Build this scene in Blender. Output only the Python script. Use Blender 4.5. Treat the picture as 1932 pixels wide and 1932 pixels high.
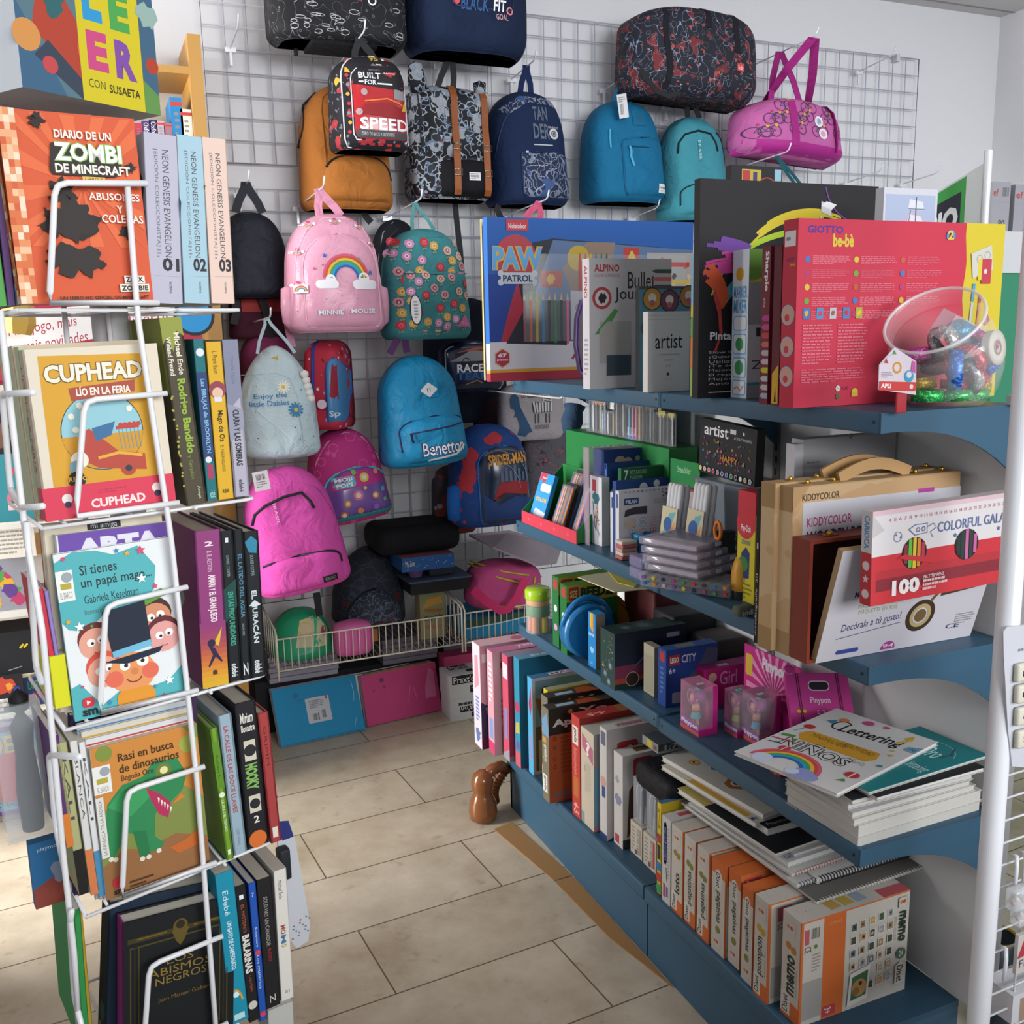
import bpy,bmesh,math,random
from mathutils import Vector,Matrix,noise
from math import sin,cos,pi,radians,sqrt,atan2,hypot
for o in list(bpy.data.objects): bpy.data.objects.remove(o)
SC = bpy.context.scene
COL = SC.collection
rnd = random.Random(7)

# ---------------------------------------------------------------- camera
YAW,TILT,ROLL,FPX,EYE = 0.40219,0.183814,-0.021913,1837.8,1.45
_f = Vector((sin(YAW)*cos(TILT),cos(YAW)*cos(TILT),-sin(TILT)))
_r = Vector((cos(YAW),-sin(YAW),0)); _u = _r.cross(_f)
CR = cos(ROLL)*_r + sin(ROLL)*_u; CU = -sin(ROLL)*_r + cos(ROLL)*_u
CP = Vector((0,0,EYE))
cam = bpy.data.cameras.new('camera'); cam.sensor_width = 36; cam.lens = FPX/1932*36; cam.clip_start = .02
co = bpy.data.objects.new('camera',cam); COL.objects.link(co)
co.matrix_world = Matrix(((CR.x,CU.x,-_f.x,CP.x),(CR.y,CU.y,-_f.y,CP.y),(CR.z,CU.z,-_f.z,CP.z),(0,0,0,1)))
SC.camera = co
# ---------------------------------------------------------------- world, daylight, exposure
w = bpy.data.worlds.new('daylight'); SC.world = w; w.use_nodes = True
bg = w.node_tree.nodes['Background']; bg.inputs[0].default_value = (.90,.94,1,1); bg.inputs[1].default_value = .5
def area(name,loc,tgt,sx,sy,power,col=(1,1,1)):
    l = bpy.data.lights.new(name,'AREA'); l.shape = 'RECTANGLE'; l.size = sx; l.size_y = sy; l.energy = power; l.color = col
    o = bpy.data.objects.new(name,l); COL.objects.link(o); o.location = loc
    o.rotation_euler = (Vector(tgt)-Vector(loc)).to_track_quat('-Z','Y').to_euler(); return o
area('shop_window_daylight',(-1.9,2.85,1.25),(1.0,2.95,.6),1.0,2.2,190,(1,.985,.95))
area('shop_front_daylight',(1.9,-3.0,2.3),(1.35,2.6,1.3),3.6,1.5,235,(.96,.985,1))
area('upper_wall_fill',(2.0,2.45,2.84),(2.0,3.7,1.9),3.4,.5,8,(.96,.98,1))  # unseen fill under the ceiling, added to brighten the upper wall
SC.view_settings.view_transform = 'Standard'; SC.view_settings.look = 'None'
SC.view_settings.gamma = 1; SC.view_settings.use_curve_mapping = False
SC.view_settings.exposure = 0.0

# ---------------------------------------------------------------- pixel -> world (measuring the photograph)
def ray(px,py): return (px-966)*CR + (966-py)*CU + FPX*_f
def onx(px,py,x): d = ray(px,py); return CP + d*((x-CP.x)/d.x)
def ony(px,py,y): d = ray(px,py); return CP + d*((y-CP.y)/d.y)
def onz(px,py,z): d = ray(px,py); return CP + d*((z-CP.z)/d.z)

# ---------------------------------------------------------------- materials
MC = {}
def lin(h):
    h = h.lstrip('#'); c = [int(h[i:i+2],16)/255 for i in (0,2,4)]
    return tuple(x/12.92 if x <= .04045 else ((x+.055)/1.055)**2.4 for x in c) + (1,)
def mat(h,rough=.6,metal=0,spec=.3,coat=0):
    k = (h,rough,metal,spec,coat)
    if k in MC: return MC[k]
    m = bpy.data.materials.new('m_'+h.lstrip('#')); m.use_nodes = True
    b = m.node_tree.nodes['Principled BSDF']; b.inputs['Base Color'].default_value = lin(h)
    b.inputs['Roughness'].default_value = rough; b.inputs['Metallic'].default_value = metal
    b.inputs['Specular IOR Level'].default_value = spec; b.inputs['Coat Weight'].default_value = coat
    b.inputs['Coat Roughness'].default_value = .12
    MC[k] = m; return m
def clear(name,h='#ffffff',alpha=.16,rough=.06):
    k = ('clear',h,alpha,rough)
    if k in MC: return MC[k]
    m = bpy.data.materials.new(name); m.use_nodes = True
    n = m.node_tree.nodes; b = n['Principled BSDF']; b.inputs['Base Color'].default_value = lin(h)
    b.inputs['Roughness'].default_value = rough; b.inputs['Alpha'].default_value = alpha; b.inputs['Specular IOR Level'].default_value = .9
    MC[k] = m; return m
def fabric(h,rough=.85,bump=.55,scale=900):
    k = ('fab',h,rough,bump,scale)
    if k in MC: return MC[k]
    m = bpy.data.materials.new('fabric_'+h[1:]); m.use_nodes = True; t = m.node_tree; b = t.nodes['Principled BSDF']
    b.inputs['Roughness'].default_value = rough; b.inputs['Specular IOR Level'].default_value = .25
    tc = t.nodes.new('ShaderNodeTexCoord')
    nz = t.nodes.new('ShaderNodeTexNoise'); nz.inputs['Scale'].default_value = 14; nz.inputs['Detail'].default_value = 4
    t.links.new(tc.outputs['Object'],nz.inputs['Vector'])
    hs = t.nodes.new('ShaderNodeHueSaturation'); hs.inputs['Color'].default_value = lin(h)
    mr = t.nodes.new('ShaderNodeMapRange'); mr.inputs['To Min'].default_value = .86; mr.inputs['To Max'].default_value = 1.14
    t.links.new(nz.outputs['Fac'],mr.inputs['Value']); t.links.new(mr.outputs['Result'],hs.inputs['Value'])
    t.links.new(hs.outputs['Color'],b.inputs['Base Color'])
    n2 = t.nodes.new('ShaderNodeTexNoise'); n2.inputs['Scale'].default_value = 13; n2.inputs['Detail'].default_value = 6; n2.inputs['Distortion'].default_value = 1.2
    t.links.new(tc.outputs['Object'],n2.inputs['Vector'])
    bp = t.nodes.new('ShaderNodeBump'); bp.inputs['Strength'].default_value = bump; bp.inputs['Distance'].default_value = .02
    t.links.new(n2.outputs['Fac'],bp.inputs['Height']); t.links.new(bp.outputs['Normal'],b.inputs['Normal'])
    MC[k] = m; return m
def pattern(name,base,layers,rough=.7,bump=.15,coat=0):
    """busy printed surface: layers of (kind, scale, lo, hi, colour) over a base colour, in object space"""
    if name in MC: return MC[name]
    m = bpy.data.materials.new(name); m.use_nodes = True; t = m.node_tree; b = t.nodes['Principled BSDF']; L = t.links.new
    b.inputs['Roughness'].default_value = rough; b.inputs['Specular IOR Level'].default_value = .3; b.inputs['Coat Weight'].default_value = coat
    b.inputs['Coat Roughness'].default_value = .1
    tc = t.nodes.new('ShaderNodeTexCoord'); cur = None
    for i,(kind,sc,lo,hi,c) in enumerate(layers):
        mp = t.nodes.new('ShaderNodeMapping'); mp.inputs['Location'].default_value = (i*3.7,i*1.9,i*2.3); L(tc.outputs['Object'],mp.inputs['Vector'])
        if kind in ('dot','cell'):
            x = t.nodes.new('ShaderNodeTexVoronoi'); x.inputs['Scale'].default_value = sc; L(mp.outputs[0],x.inputs['Vector']); val = x.outputs['Distance']
            if kind == 'cell':
                sp = t.nodes.new('ShaderNodeSeparateColor'); L(x.outputs['Color'],sp.inputs[0]); val = sp.outputs[0]
        elif kind == 'edge':
            x = t.nodes.new('ShaderNodeTexVoronoi'); x.feature = 'DISTANCE_TO_EDGE'; x.inputs['Scale'].default_value = sc; L(mp.outputs[0],x.inputs['Vector']); val = x.outputs['Distance']
        else:
            x = t.nodes.new('ShaderNodeTexNoise'); x.inputs['Scale'].default_value = sc; x.inputs['Detail'].default_value = 1.5 if kind == 'noise' else .5
            L(mp.outputs[0],x.inputs['Vector']); val = x.outputs['Fac']
        g = t.nodes.new('ShaderNodeMath'); g.operation = 'GREATER_THAN'; g.inputs[1].default_value = lo; L(val,g.inputs[0])
        l = t.nodes.new('ShaderNodeMath'); l.operation = 'LESS_THAN'; l.inputs[1].default_value = hi; L(val,l.inputs[0])
        mu = t.nodes.new('ShaderNodeMath'); mu.operation = 'MULTIPLY'; L(g.outputs[0],mu.inputs[0]); L(l.outputs[0],mu.inputs[1])
        mx = t.nodes.new('ShaderNodeMix'); mx.data_type = 'RGBA'; L(mu.outputs[0],mx.inputs[0])
        if cur is None: mx.inputs[6].default_value = lin(base)
        else: L(cur,mx.inputs[6])
        mx.inputs[7].default_value = lin(c); cur = mx.outputs[2]
    L(cur,b.inputs['Base Color'])
    n2 = t.nodes.new('ShaderNodeTexNoise'); n2.inputs['Scale'].default_value = 28; L(tc.outputs['Object'],n2.inputs['Vector'])
    bp = t.nodes.new('ShaderNodeBump'); bp.inputs['Strength'].default_value = bump; bp.inputs['Distance'].default_value = .012
    L(n2.outputs['Fac'],bp.inputs['Height']); L(bp.outputs['Normal'],b.inputs['Normal'])
    MC[name] = m; return m
def pages(h='#d9d3c6'):
    k = ('pages',h)
    if k in MC: return MC[k]
    m = bpy.data.materials.new('paper_edges'); m.use_nodes = True; t = m.node_tree; b = t.nodes['Principled BSDF']; b.inputs['Roughness'].default_value = .9
    tc = t.nodes.new('ShaderNodeTexCoord'); nz = t.nodes.new('ShaderNodeTexNoise'); nz.inputs['Scale'].default_value = 260
    t.links.new(tc.outputs['Object'],nz.inputs['Vector'])
    hs = t.nodes.new('ShaderNodeHueSaturation'); hs.inputs['Color'].default_value = lin(h)
    mr = t.nodes.new('ShaderNodeMapRange'); mr.inputs['To Min'].default_value = .94; mr.inputs['To Max'].default_value = 1.04
    t.links.new(nz.outputs['Fac'],mr.inputs['Value']); t.links.new(mr.outputs['Result'],hs.inputs['Value']); t.links.new(hs.outputs['Color'],b.inputs['Base Color'])
    MC[k] = m; return m
def tomat(m): return mat(m) if isinstance(m,str) else m

# ---------------------------------------------------------------- mesh collector
class M:
    def __init__(s,mx=None): s.v = []; s.f = []; s.i = []; s.s = []; s.m = []; s.mx = mx or Matrix()
    def slot(s,m):
        m = tomat(m)
        if m not in s.m: s.m.append(m)
        return s.m.index(m)
    def add(s,vs,fs,m,smooth=False):
        b = len(s.v); k = s.slot(m); mx = s.mx
        s.v += [mx @ Vector(p) for p in vs]
        for f in fs: s.f.append([b+j for j in f]); s.i.append(k); s.s.append(smooth)
        return s
    def box(s,x0,x1,y0,y1,z0,z1,m,mf=None):
        """mf: per-face material override, keys -x +x -y +y -z +z"""
        V = [(x,y,z) for z in (z0,z1) for y in (y0,y1) for x in (x0,x1)]
        F = {'-z': (0,2,3,1),'+z': (4,5,7,6),'-y': (0,1,5,4),'+y': (2,6,7,3),'-x': (0,4,6,2),'+x': (1,3,7,5)}
        for k,f in F.items(): s.add(V,[f],(mf or {}).get(k,m))
        return s
    def rbox(s,x0,x1,y0,y1,z0,z1,m,r=.004,seg=2,smooth=True):
        bm = bmesh.new(); bmesh.ops.create_cube(bm,size=1)
        for v in bm.verts: v.co = Vector((x0+(v.co.x+.5)*(x1-x0),y0+(v.co.y+.5)*(y1-y0),z0+(v.co.z+.5)*(z1-z0)))
        r = min(r,.49*min(x1-x0,y1-y0,z1-z0))
        bmesh.ops.bevel(bm,geom=bm.edges[:],offset=r,segments=seg,profile=.6,affect='EDGES')
        s.bm(bm,m,smooth); return s
    def bm(s,bm,m,smooth=False):
        bm.verts.index_update(); s.add([v.co.copy() for v in bm.verts],[[v.index for v in f.verts] for f in bm.faces],m,smooth); bm.free(); return s
    def tube(s,pts,r,m,seg=8,closed=False,flat=None):
        """sweep a circle (or a flat strap of half-width r, half-thickness flat) along pts"""
        P = [Vector(p) for p in pts]; n = len(P); V = []; F = []; up = None
        for k in range(n):
            a = P[(k-1) % n] if closed or k else P[0]; b = P[(k+1) % n] if closed or k < n-1 else P[-1]
            t = (b-a).normalized()
            if up is None:
                up = Vector((0,0,1)) if abs(t.z) < .9 else Vector((1,0,0))
                if flat is not None: up = Vector((0,1,0)) if abs(t.y) < .8 else Vector((0,0,1))
            up = (up - t*up.dot(t)).normalized(); sd = t.cross(up)
            for j in range(seg):
                q = 2*pi*(j+.5)/seg
                if flat is not None:
                    cx,cy = (1 if cos(q) > 0 else -1),(1 if sin(q) > 0 else -1)
                    V.append(P[k] + sd*r*cx + up*flat*cy)
                else: V.append(P[k] + sd*r*cos(q) + up*r*sin(q))
        for k in range(n if closed else n-1):
            for j in range(seg):
                a,b = k*seg,((k+1) % n)*seg; F.append((a+j,a+(j+1) % seg,b+(j+1) % seg,b+j))
        if not closed: F.append(tuple(range(seg))[::-1]); F.append(tuple((n-1)*seg+j for j in range(seg)))
        s.add(V,F,m,flat is None); return s
    def strap(s,pts,hw,m,th=.0015): return s.tube(pts,hw,m,seg=4,flat=th)
    def lathe(s,prof,m,c=(0,0,0),seg=24,ax=None,smooth=True,cap=True):
        """prof: (r, h) along the axis; ax: axis direction"""
        q = Vector((0,0,1)).rotation_difference(Vector(ax)) if ax else None; V = []; F = []; n = len(prof)
        for r,h in prof:
            for j in range(seg):
                a = 2*pi*j/seg; p = Vector((r*cos(a),r*sin(a),h))
                if q: p = q @ p
                V.append(p + Vector(c))
        for k in range(n-1):
            for j in range(seg): F.append((k*seg+j,k*seg+(j+1) % seg,(k+1)*seg+(j+1) % seg,(k+1)*seg+j))
        s.add(V,F,m,smooth)
        if cap:
            for k in (0,n-1):
                if prof[k][0] > 1e-6: s.add(V[k*seg:(k+1)*seg],[list(range(seg))],m)
        return s
    def build(s,name,parent=None,label=None,cat=None,group=None,kind=None):
        me = bpy.data.meshes.new(name)
        if parent is not None:
            q = parent
            o = Vector((0,0,0))
            while q is not None: o += q.location; q = q.parent
        else:
            xs = [p.x for p in s.v]; ys = [p.y for p in s.v]; zs = [p.z for p in s.v]
            o = Vector(((min(xs)+max(xs))/2,(min(ys)+max(ys))/2,min(zs)))
        me.from_pydata([p-o for p in s.v],[],s.f)
        for m in s.m: me.materials.append(m)
        me.polygons.foreach_set('material_index',s.i); me.polygons.foreach_set('use_smooth',s.s); me.update()
        ob = bpy.data.objects.new(name,me); COL.objects.link(ob)
        if parent is not None: ob.parent = parent
        else: ob.location = o
        return tag(ob,label,cat,group,kind)
def tag(o,label=None,cat=None,group=None,kind=None):
    for k,v in (('label',label),('category',cat),('group',group),('kind',kind)):
        if v: o[k] = v
    return o
def thing(name,label,cat,loc,group=None):
    o = bpy.data.objects.new(name,None); o.empty_display_size = .02; COL.objects.link(o); o.location = Vector(loc); return tag(o,label,cat,group)
def dup(o,off,label=None):
    """a copy of a thing with copies of its parts and sub-parts, moved by off"""
    c = o.copy(); COL.objects.link(c); c.location = o.location + Vector(off)
    if label: c['label'] = label
    for ch in list(o.children):
        d = ch.copy(); COL.objects.link(d); d.parent = c
        for g in ch.children:
            e = g.copy(); COL.objects.link(e); e.parent = d
    return c

# ---------------------------------------------------------------- lettering
TX = {}
def text2d(st,bold):
    k = (st,bold)
    if k in TX: return TX[k]
    c = bpy.data.curves.new('t','FONT'); c.body = st; c.resolution_u = 2; c.offset = .022*bold
    o = bpy.data.objects.new('t',c); COL.objects.link(o)
    me = o.evaluated_get(bpy.context.evaluated_depsgraph_get()).to_mesh()
    V = [(v.co.x,v.co.y) for v in me.vertices]; F = [tuple(p.vertices) for p in me.polygons]
    bpy.data.objects.remove(o); bpy.data.curves.remove(c)
    if not V: V = [(0,0),(1,0),(1,1)]; F = [(0,1,2)]
    x0 = min(a for a,b in V); x1 = max(a for a,b in V); y0 = min(b for a,b in V); y1 = max(b for a,b in V)
    V = [((a-x0)/max(x1-x0,1e-6),(b-y0)/max(y1-y0,1e-6)) for a,b in V]
    TX[k] = (V,F); return TX[k]

# ---------------------------------------------------------------- printed faces
class Face:
    """a printed face: u, v run 0..1 over origin O + U*w + V*h; surf(u, v, off) drapes it over a curved part instead"""
    def __init__(s,m,O=None,U=None,V=None,w=1,h=1,surf=None,step=3e-5):
        s.m = m; s.w = w; s.h = h; s.k = 1; s.surf = surf; s.step = step
        if O is not None: s.O = Vector(O); s.U = Vector(U)*w; s.V = Vector(V)*h; s.N = Vector(U).cross(Vector(V)).normalized()
    def P(s,u,v):
        off = 1.5e-4 + s.step*s.k
        if s.surf: return s.surf(u,v,.0006+off*4)
        return s.O + s.U*u + s.V*v + s.N*off
    def put(s,vs,fs,col):
        if s.surf:
            bm = bmesh.new(); bv = [bm.verts.new((a*s.w,b*s.h,0)) for a,b in vs]
            for f in fs:
                try: bm.faces.new([bv[j] for j in f])
                except ValueError: pass
            for _ in range(4):
                ed = [e for e in bm.edges if e.calc_length() > .022]
                if not ed: break
                bmesh.ops.triangulate(bm,faces=bm.faces[:]); ed = [e for e in bm.edges if e.calc_length() > .022]
                bmesh.ops.subdivide_edges(bm,edges=ed,cuts=1)
            bmesh.ops.triangulate(bm,faces=bm.faces[:]); bm.verts.index_update()
            s.m.add([s.P(v.co.x/s.w,v.co.y/s.h) for v in bm.verts],[[v.index for v in f.verts] for f in bm.faces],col,True); bm.free()
        else: s.m.add([s.P(a,b) for a,b in vs],fs,col)
        s.k += 1; return s
    def poly(s,pts,col): return s.put(pts,[tuple(range(len(pts)))],col)
    def rect(s,u0,v0,u1,v1,col): return s.poly([(u0,v0),(u1,v0),(u1,v1),(u0,v1)],col)
    def rrect(s,u0,v0,u1,v1,col,r=.1):
        ry = r; rx = r*s.h/s.w; P = []
        for cx,cy,a in ((u1-rx,v0+ry,-90),(u1-rx,v1-ry,0),(u0+rx,v1-ry,90),(u0+rx,v0+ry,180)):
            for k in range(5): q = radians(a+k*22.5); P.append((cx+rx*cos(q),cy+ry*sin(q)))
        return s.poly(P,col)
    def circ(s,u,v,r,col,ry=None,n=18,a0=0,a1=360):
        k = s.h/s.w; ry = ry or r; full = a1-a0 >= 360
        return s.poly([(u+r*k*cos(radians(a0+(a1-a0)*j/(n if full else n-1))),v+ry*sin(radians(a0+(a1-a0)*j/(n if full else n-1)))) for j in range(n)],col)
    def ring(s,u,v,r0,r1,col,a0=0,a1=360,n=24):
        k = s.h/s.w; V = []; F = []
        for j in range(n+1):
            a = radians(a0+(a1-a0)*j/n); V += [(u+r0*k*cos(a),v+r0*sin(a)),(u+r1*k*cos(a),v+r1*sin(a))]
        for j in range(n): F.append((2*j,2*j+1,2*j+3,2*j+2))
        return s.put(V,F,col)
    def star(s,u,v,r,col,n=5,q=.45,rot=90):
        k = s.h/s.w; P = []
        for j in range(2*n):
            a = radians(rot+180*j/n); e = r if j % 2 == 0 else r*q; P.append((u+e*k*cos(a),v+e*sin(a)))
        return s.put([(u,v)]+P,[(0,1+j,1+(j+1) % (2*n)) for j in range(2*n)],col)
    def splat(s,u,v,r,col,seed=0,n=14,amp=.5):
        g = random.Random(seed); k = s.h/s.w
        P = [(u+r*k*(1-amp*g.random())*cos(2*pi*j/n),v+r*(1-amp*g.random())*sin(2*pi*j/n)) for j in range(n)]
        return s.put([(u,v)]+P,[(0,1+j,1+(j+1) % n) for j in range(n)],col)
    def line(s,pts,wd,col):
        """polyline, width as a fraction of the face height"""
        k = s.h/s.w; V = []; F = []; n = len(pts)
        for j,(a,b) in enumerate(pts):
            p = pts[max(j-1,0)]; q = pts[min(j+1,n-1)]; dx,dy = (q[0]-p[0])/k,q[1]-p[1]; L = hypot(dx,dy) or 1
            nx,ny = -dy/L*wd/2,dx/L*wd/2; V += [(a+nx*k,b+ny),(a-nx*k,b-ny)]
        for j in range(n-1): F.append((2*j,2*j+1,2*j+3,2*j+2))
        return s.put(V,F,col)
    def txt(s,u0,v0,u1,v1,st,col,rot=0,bold=0,sl=0):
        """lettering stretched to the box; rot 90 reads upwards, -90 downwards; sl slants the baseline"""
        V,F = text2d(st,bold); R = []
        for a,b in V:
            if rot == 90: a,b = 1-b,a
            elif rot == -90: a,b = b,1-a
            elif rot == 180: a,b = 1-a,1-b
            R.append((u0+a*(u1-u0),v0+b*(v1-v0)+sl*a))
        return s.put(R,F,col)
    def lines(s,u0,v0,u1,v1,n,col,seed=1,fill=.45):
        """rows of print too small to read"""
        g = random.Random(seed); V = []; F = []
        for j in range(n):
            y = v1-(v1-v0)*(j+.5)/n; h = (v1-v0)/n*fill/2; x = u0; e = u0+(u1-u0)*(1 if j < n-1 else .6)*(.85+.15*g.random())
            while x < e:
                q = min(e,x+(u1-u0)*(.06+.12*g.random())); b = len(V); V += [(x,y-h),(q,y-h),(q,y+h),(x,y+h)]; F.append((b,b+1,b+2,b+3)); x = q+(u1-u0)*.018
        return s.put(V,F,col)
    def bars(s,u0,v0,u1,v1,col='#222222',n=22,seed=3):
        g = random.Random(seed); V = []; F = []; x = u0; st = (u1-u0)/n
        while x < u1-st*.3:
            q = st*(.25+.6*g.random()); b = len(V); V += [(x,v0),(x+q,v0),(x+q,v1),(x,v1)]; F.append((b,b+1,b+2,b+3)); x += st
        return s.put(V,F,col)
    def quad(s,pts,col): return s.poly(pts,col)
def arc(u,v,ru,rv,a0,a1,n=16): return [(u+ru*cos(radians(a0+(a1-a0)*j/n)),v+rv*sin(radians(a0+(a1-a0)*j/n))) for j in range(n+1)]

# faces of an axis-aligned box as the shopper sees them
def fr(m,x0,x1,y0,z0,z1): return Face(m,(x0,y0,z0),(1,0,0),(0,0,1),x1-x0,z1-z0)          # towards the camera (-Y)
def sp(m,x0,y0,y1,z0,z1): return Face(m,(x0,y1,z0),(0,-1,0),(0,0,1),y1-y0,z1-z0)         # towards the aisle (-X)
def tp(m,x0,x1,y0,y1,z1): return Face(m,(x0,y0,z1),(1,0,0),(0,1,0),x1-x0,y1-y0)


# ================================================================ the setting
YW,XR,ZC = 3.70,4.19,2.885
def plaster(name,h):
    m = bpy.data.materials.new(name); m.use_nodes = True; t = m.node_tree; b = t.nodes['Principled BSDF']; b.inputs['Roughness'].default_value = .8
    b.inputs['Base Color'].default_value = lin(h)
    tc = t.nodes.new('ShaderNodeTexCoord'); nz = t.nodes.new('ShaderNodeTexNoise'); nz.inputs['Scale'].default_value = 60; t.links.new(tc.outputs['Object'],nz.inputs['Vector'])
    bp = t.nodes.new('ShaderNodeBump'); bp.inputs['Strength'].default_value = .06; bp.inputs['Distance'].default_value = .01
    t.links.new(nz.outputs['Fac'],bp.inputs['Height']); t.links.new(bp.outputs['Normal'],b.inputs['Normal']); return m
def tiles():
    m = bpy.data.materials.new('travertine_tiles'); m.use_nodes = True; t = m.node_tree; b = t.nodes['Principled BSDF']; L = t.links.new
    tc = t.nodes.new('ShaderNodeTexCoord'); mp = t.nodes.new('ShaderNodeMapping'); L(tc.outputs['Object'],mp.inputs['Vector'])
    mp.inputs['Rotation'].default_value = (0,0,radians(-4)); mp.inputs['Location'].default_value = (1.7705,1.509,0)
    br = t.nodes.new('ShaderNodeTexBrick'); br.offset = .5; br.inputs['Scale'].default_value = 1; br.inputs['Brick Width'].default_value = .80; br.inputs['Row Height'].default_value = .268
    br.inputs['Mortar Size'].default_value = .0022; br.inputs['Mortar Smooth'].default_value = .3; br.inputs['Bias'].default_value = 0
    br.inputs['Color1'].default_value = lin('#b5a893'); br.inputs['Color2'].default_value = lin('#a0927e'); br.inputs['Mortar'].default_value = lin('#6b5c4a')
    L(mp.outputs[0],br.inputs['Vector'])
    n1 = t.nodes.new('ShaderNodeTexNoise'); n1.inputs['Scale'].default_value = 5; n1.inputs['Detail'].default_value = 8; n1.inputs['Roughness'].default_value = .65; L(tc.outputs['Object'],n1.inputs['Vector'])
    r1 = t.nodes.new('ShaderNodeValToRGB'); r1.color_ramp.elements[0].position = .3; r1.color_ramp.elements[0].color = lin('#8a7a62'); r1.color_ramp.elements[1].position = .72; r1.color_ramp.elements[1].color = lin('#cfc6b6'); L(n1.outputs['Fac'],r1.inputs['Fac'])
    mx = t.nodes.new('ShaderNodeMix'); mx.data_type = 'RGBA'; mx.inputs[0].default_value = .55; L(br.outputs['Color'],mx.inputs[6]); L(r1.outputs['Color'],mx.inputs[7])
    n2 = t.nodes.new('ShaderNodeTexNoise'); n2.inputs['Scale'].default_value = 26; n2.inputs['Detail'].default_value = 6; L(tc.outputs['Object'],n2.inputs['Vector'])
    g2 = t.nodes.new('ShaderNodeMapRange'); g2.inputs['From Min'].default_value = .62; g2.inputs['From Max'].default_value = 1.0; L(n2.outputs['Fac'],g2.inputs['Value'])
    m2 = t.nodes.new('ShaderNodeMix'); m2.data_type = 'RGBA'; L(g2.outputs[0],m2.inputs[0]); L(mx.outputs[2],m2.inputs[6]); m2.inputs[7].default_value = lin('#6d573b')
    m3 = t.nodes.new('ShaderNodeMix'); m3.data_type = 'RGBA'; L(br.outputs['Fac'],m3.inputs[0]); L(m2.outputs[2],m3.inputs[6]); m3.inputs[7].default_value = lin('#5d4f3e')
    L(m3.outputs[2],b.inputs['Base Color']); b.inputs['Roughness'].default_value = .38
    bp = t.nodes.new('ShaderNodeBump'); bp.invert = True; bp.inputs['Strength'].default_value = .3; bp.inputs['Distance'].default_value = .003; L(br.outputs['Fac'],bp.inputs['Height']); L(bp.outputs['Normal'],b.inputs['Normal'])
    return m
WALL = plaster('white_plaster','#dcdce0'); CEIL = plaster('ceiling_panels','#c6c3c2')
M().box(-1.3,XR+.1,YW,YW+.1,0,ZC,WALL).build('wall_back',kind='structure')
M().box(XR,XR+.1,-.6,YW,0,ZC,WALL).build('wall_right',kind='structure')
M().box(-1.3,XR+.1,-.6,YW+.1,-.1,0,tiles()).build('floor',kind='structure')
M().box(-.74,-.64,-.6,2.5,0,ZC,WALL).box(-1.3,-.64,2.45,2.5,0,ZC,WALL).box(-1.3,-1.2,2.5,3.4,2.4,ZC,WALL).box(-1.3,-1.2,3.4,YW,0,ZC,WALL).build('shade_wall_left',kind='structure')   # unseen partition added to shade the near floor; glass door opening towards the street
M().box(-.64,.7,-.6,-.5,0,1.24,WALL).box(.7,XR,-.6,-.5,0,1.0,WALL).box(-1.2,XR,-.6,-.5,2.75,ZC,WALL).build('shade_wall_front',kind='structure')   # unseen stepped parapet added to shade the near floor, lintel above the window
c = M().box(-1.3,XR+.1,-.6,YW+.1,ZC,ZC+.08,CEIL)
for k in range(9):                                           # joints of the slatted ceiling
    y = 3.62-.2*k; c.box(-1.2,XR,y-.006,y+.006,ZC-.002,ZC+.001,'#8a8888')
c.build('ceiling',kind='structure')

# wire grid panels screwed to the wall
WIRE = mat('#b4b7c6',.4)
def grid_panel(x0,x1,z0,z1,label):
    r = thing('wire_grid_panel',label,'wire grid',((x0+x1)/2,3.675,z0),'wire grid panels on the wall')
    m = M(); y = 3.672; n = round((x1-x0)/.0765); k = max(2,round((z1-z0)/.0765))
    for i in range(1,n): x = x0+(x1-x0)*i/n; m.tube([(x,y,z0),(x,y,z1)],.0024,WIRE,5)
    for i in range(1,k): z = z0+(z1-z0)*i/k; m.tube([(x0,y-.004,z),(x1,y-.004,z)],.0024,WIRE,5)
    m.build('wire_mesh',r)
    M().tube([(x0,y,z0),(x1,y,z0),(x1,y,z1),(x0,y,z1)],.0032,WIRE,6,True).build('frame',r)
    for x in (x0+.13,x1-.13): M().box(x-.010,x+.010,y-.006,YW,z1-.02,z1+.012,'#c9c9d2').build('wall_clip',r)
for i,(x0,x1) in enumerate(((.455,1.50),(1.515,2.56),(2.575,3.66))):
    grid_panel(x0,x1,2.05,2.645,'white wire grid panel high on the wall, '+('above the tan backpack','above the dark blue backpacks','at the far right with bare hooks')[i])
    grid_panel(x0,x1,.45,1.965,'white wire grid panel low on the wall, '+('behind the pink and floral backpacks','behind the web-patterned backpack by the shelving','hidden mostly by the boxes on the shelving')[i])

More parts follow.
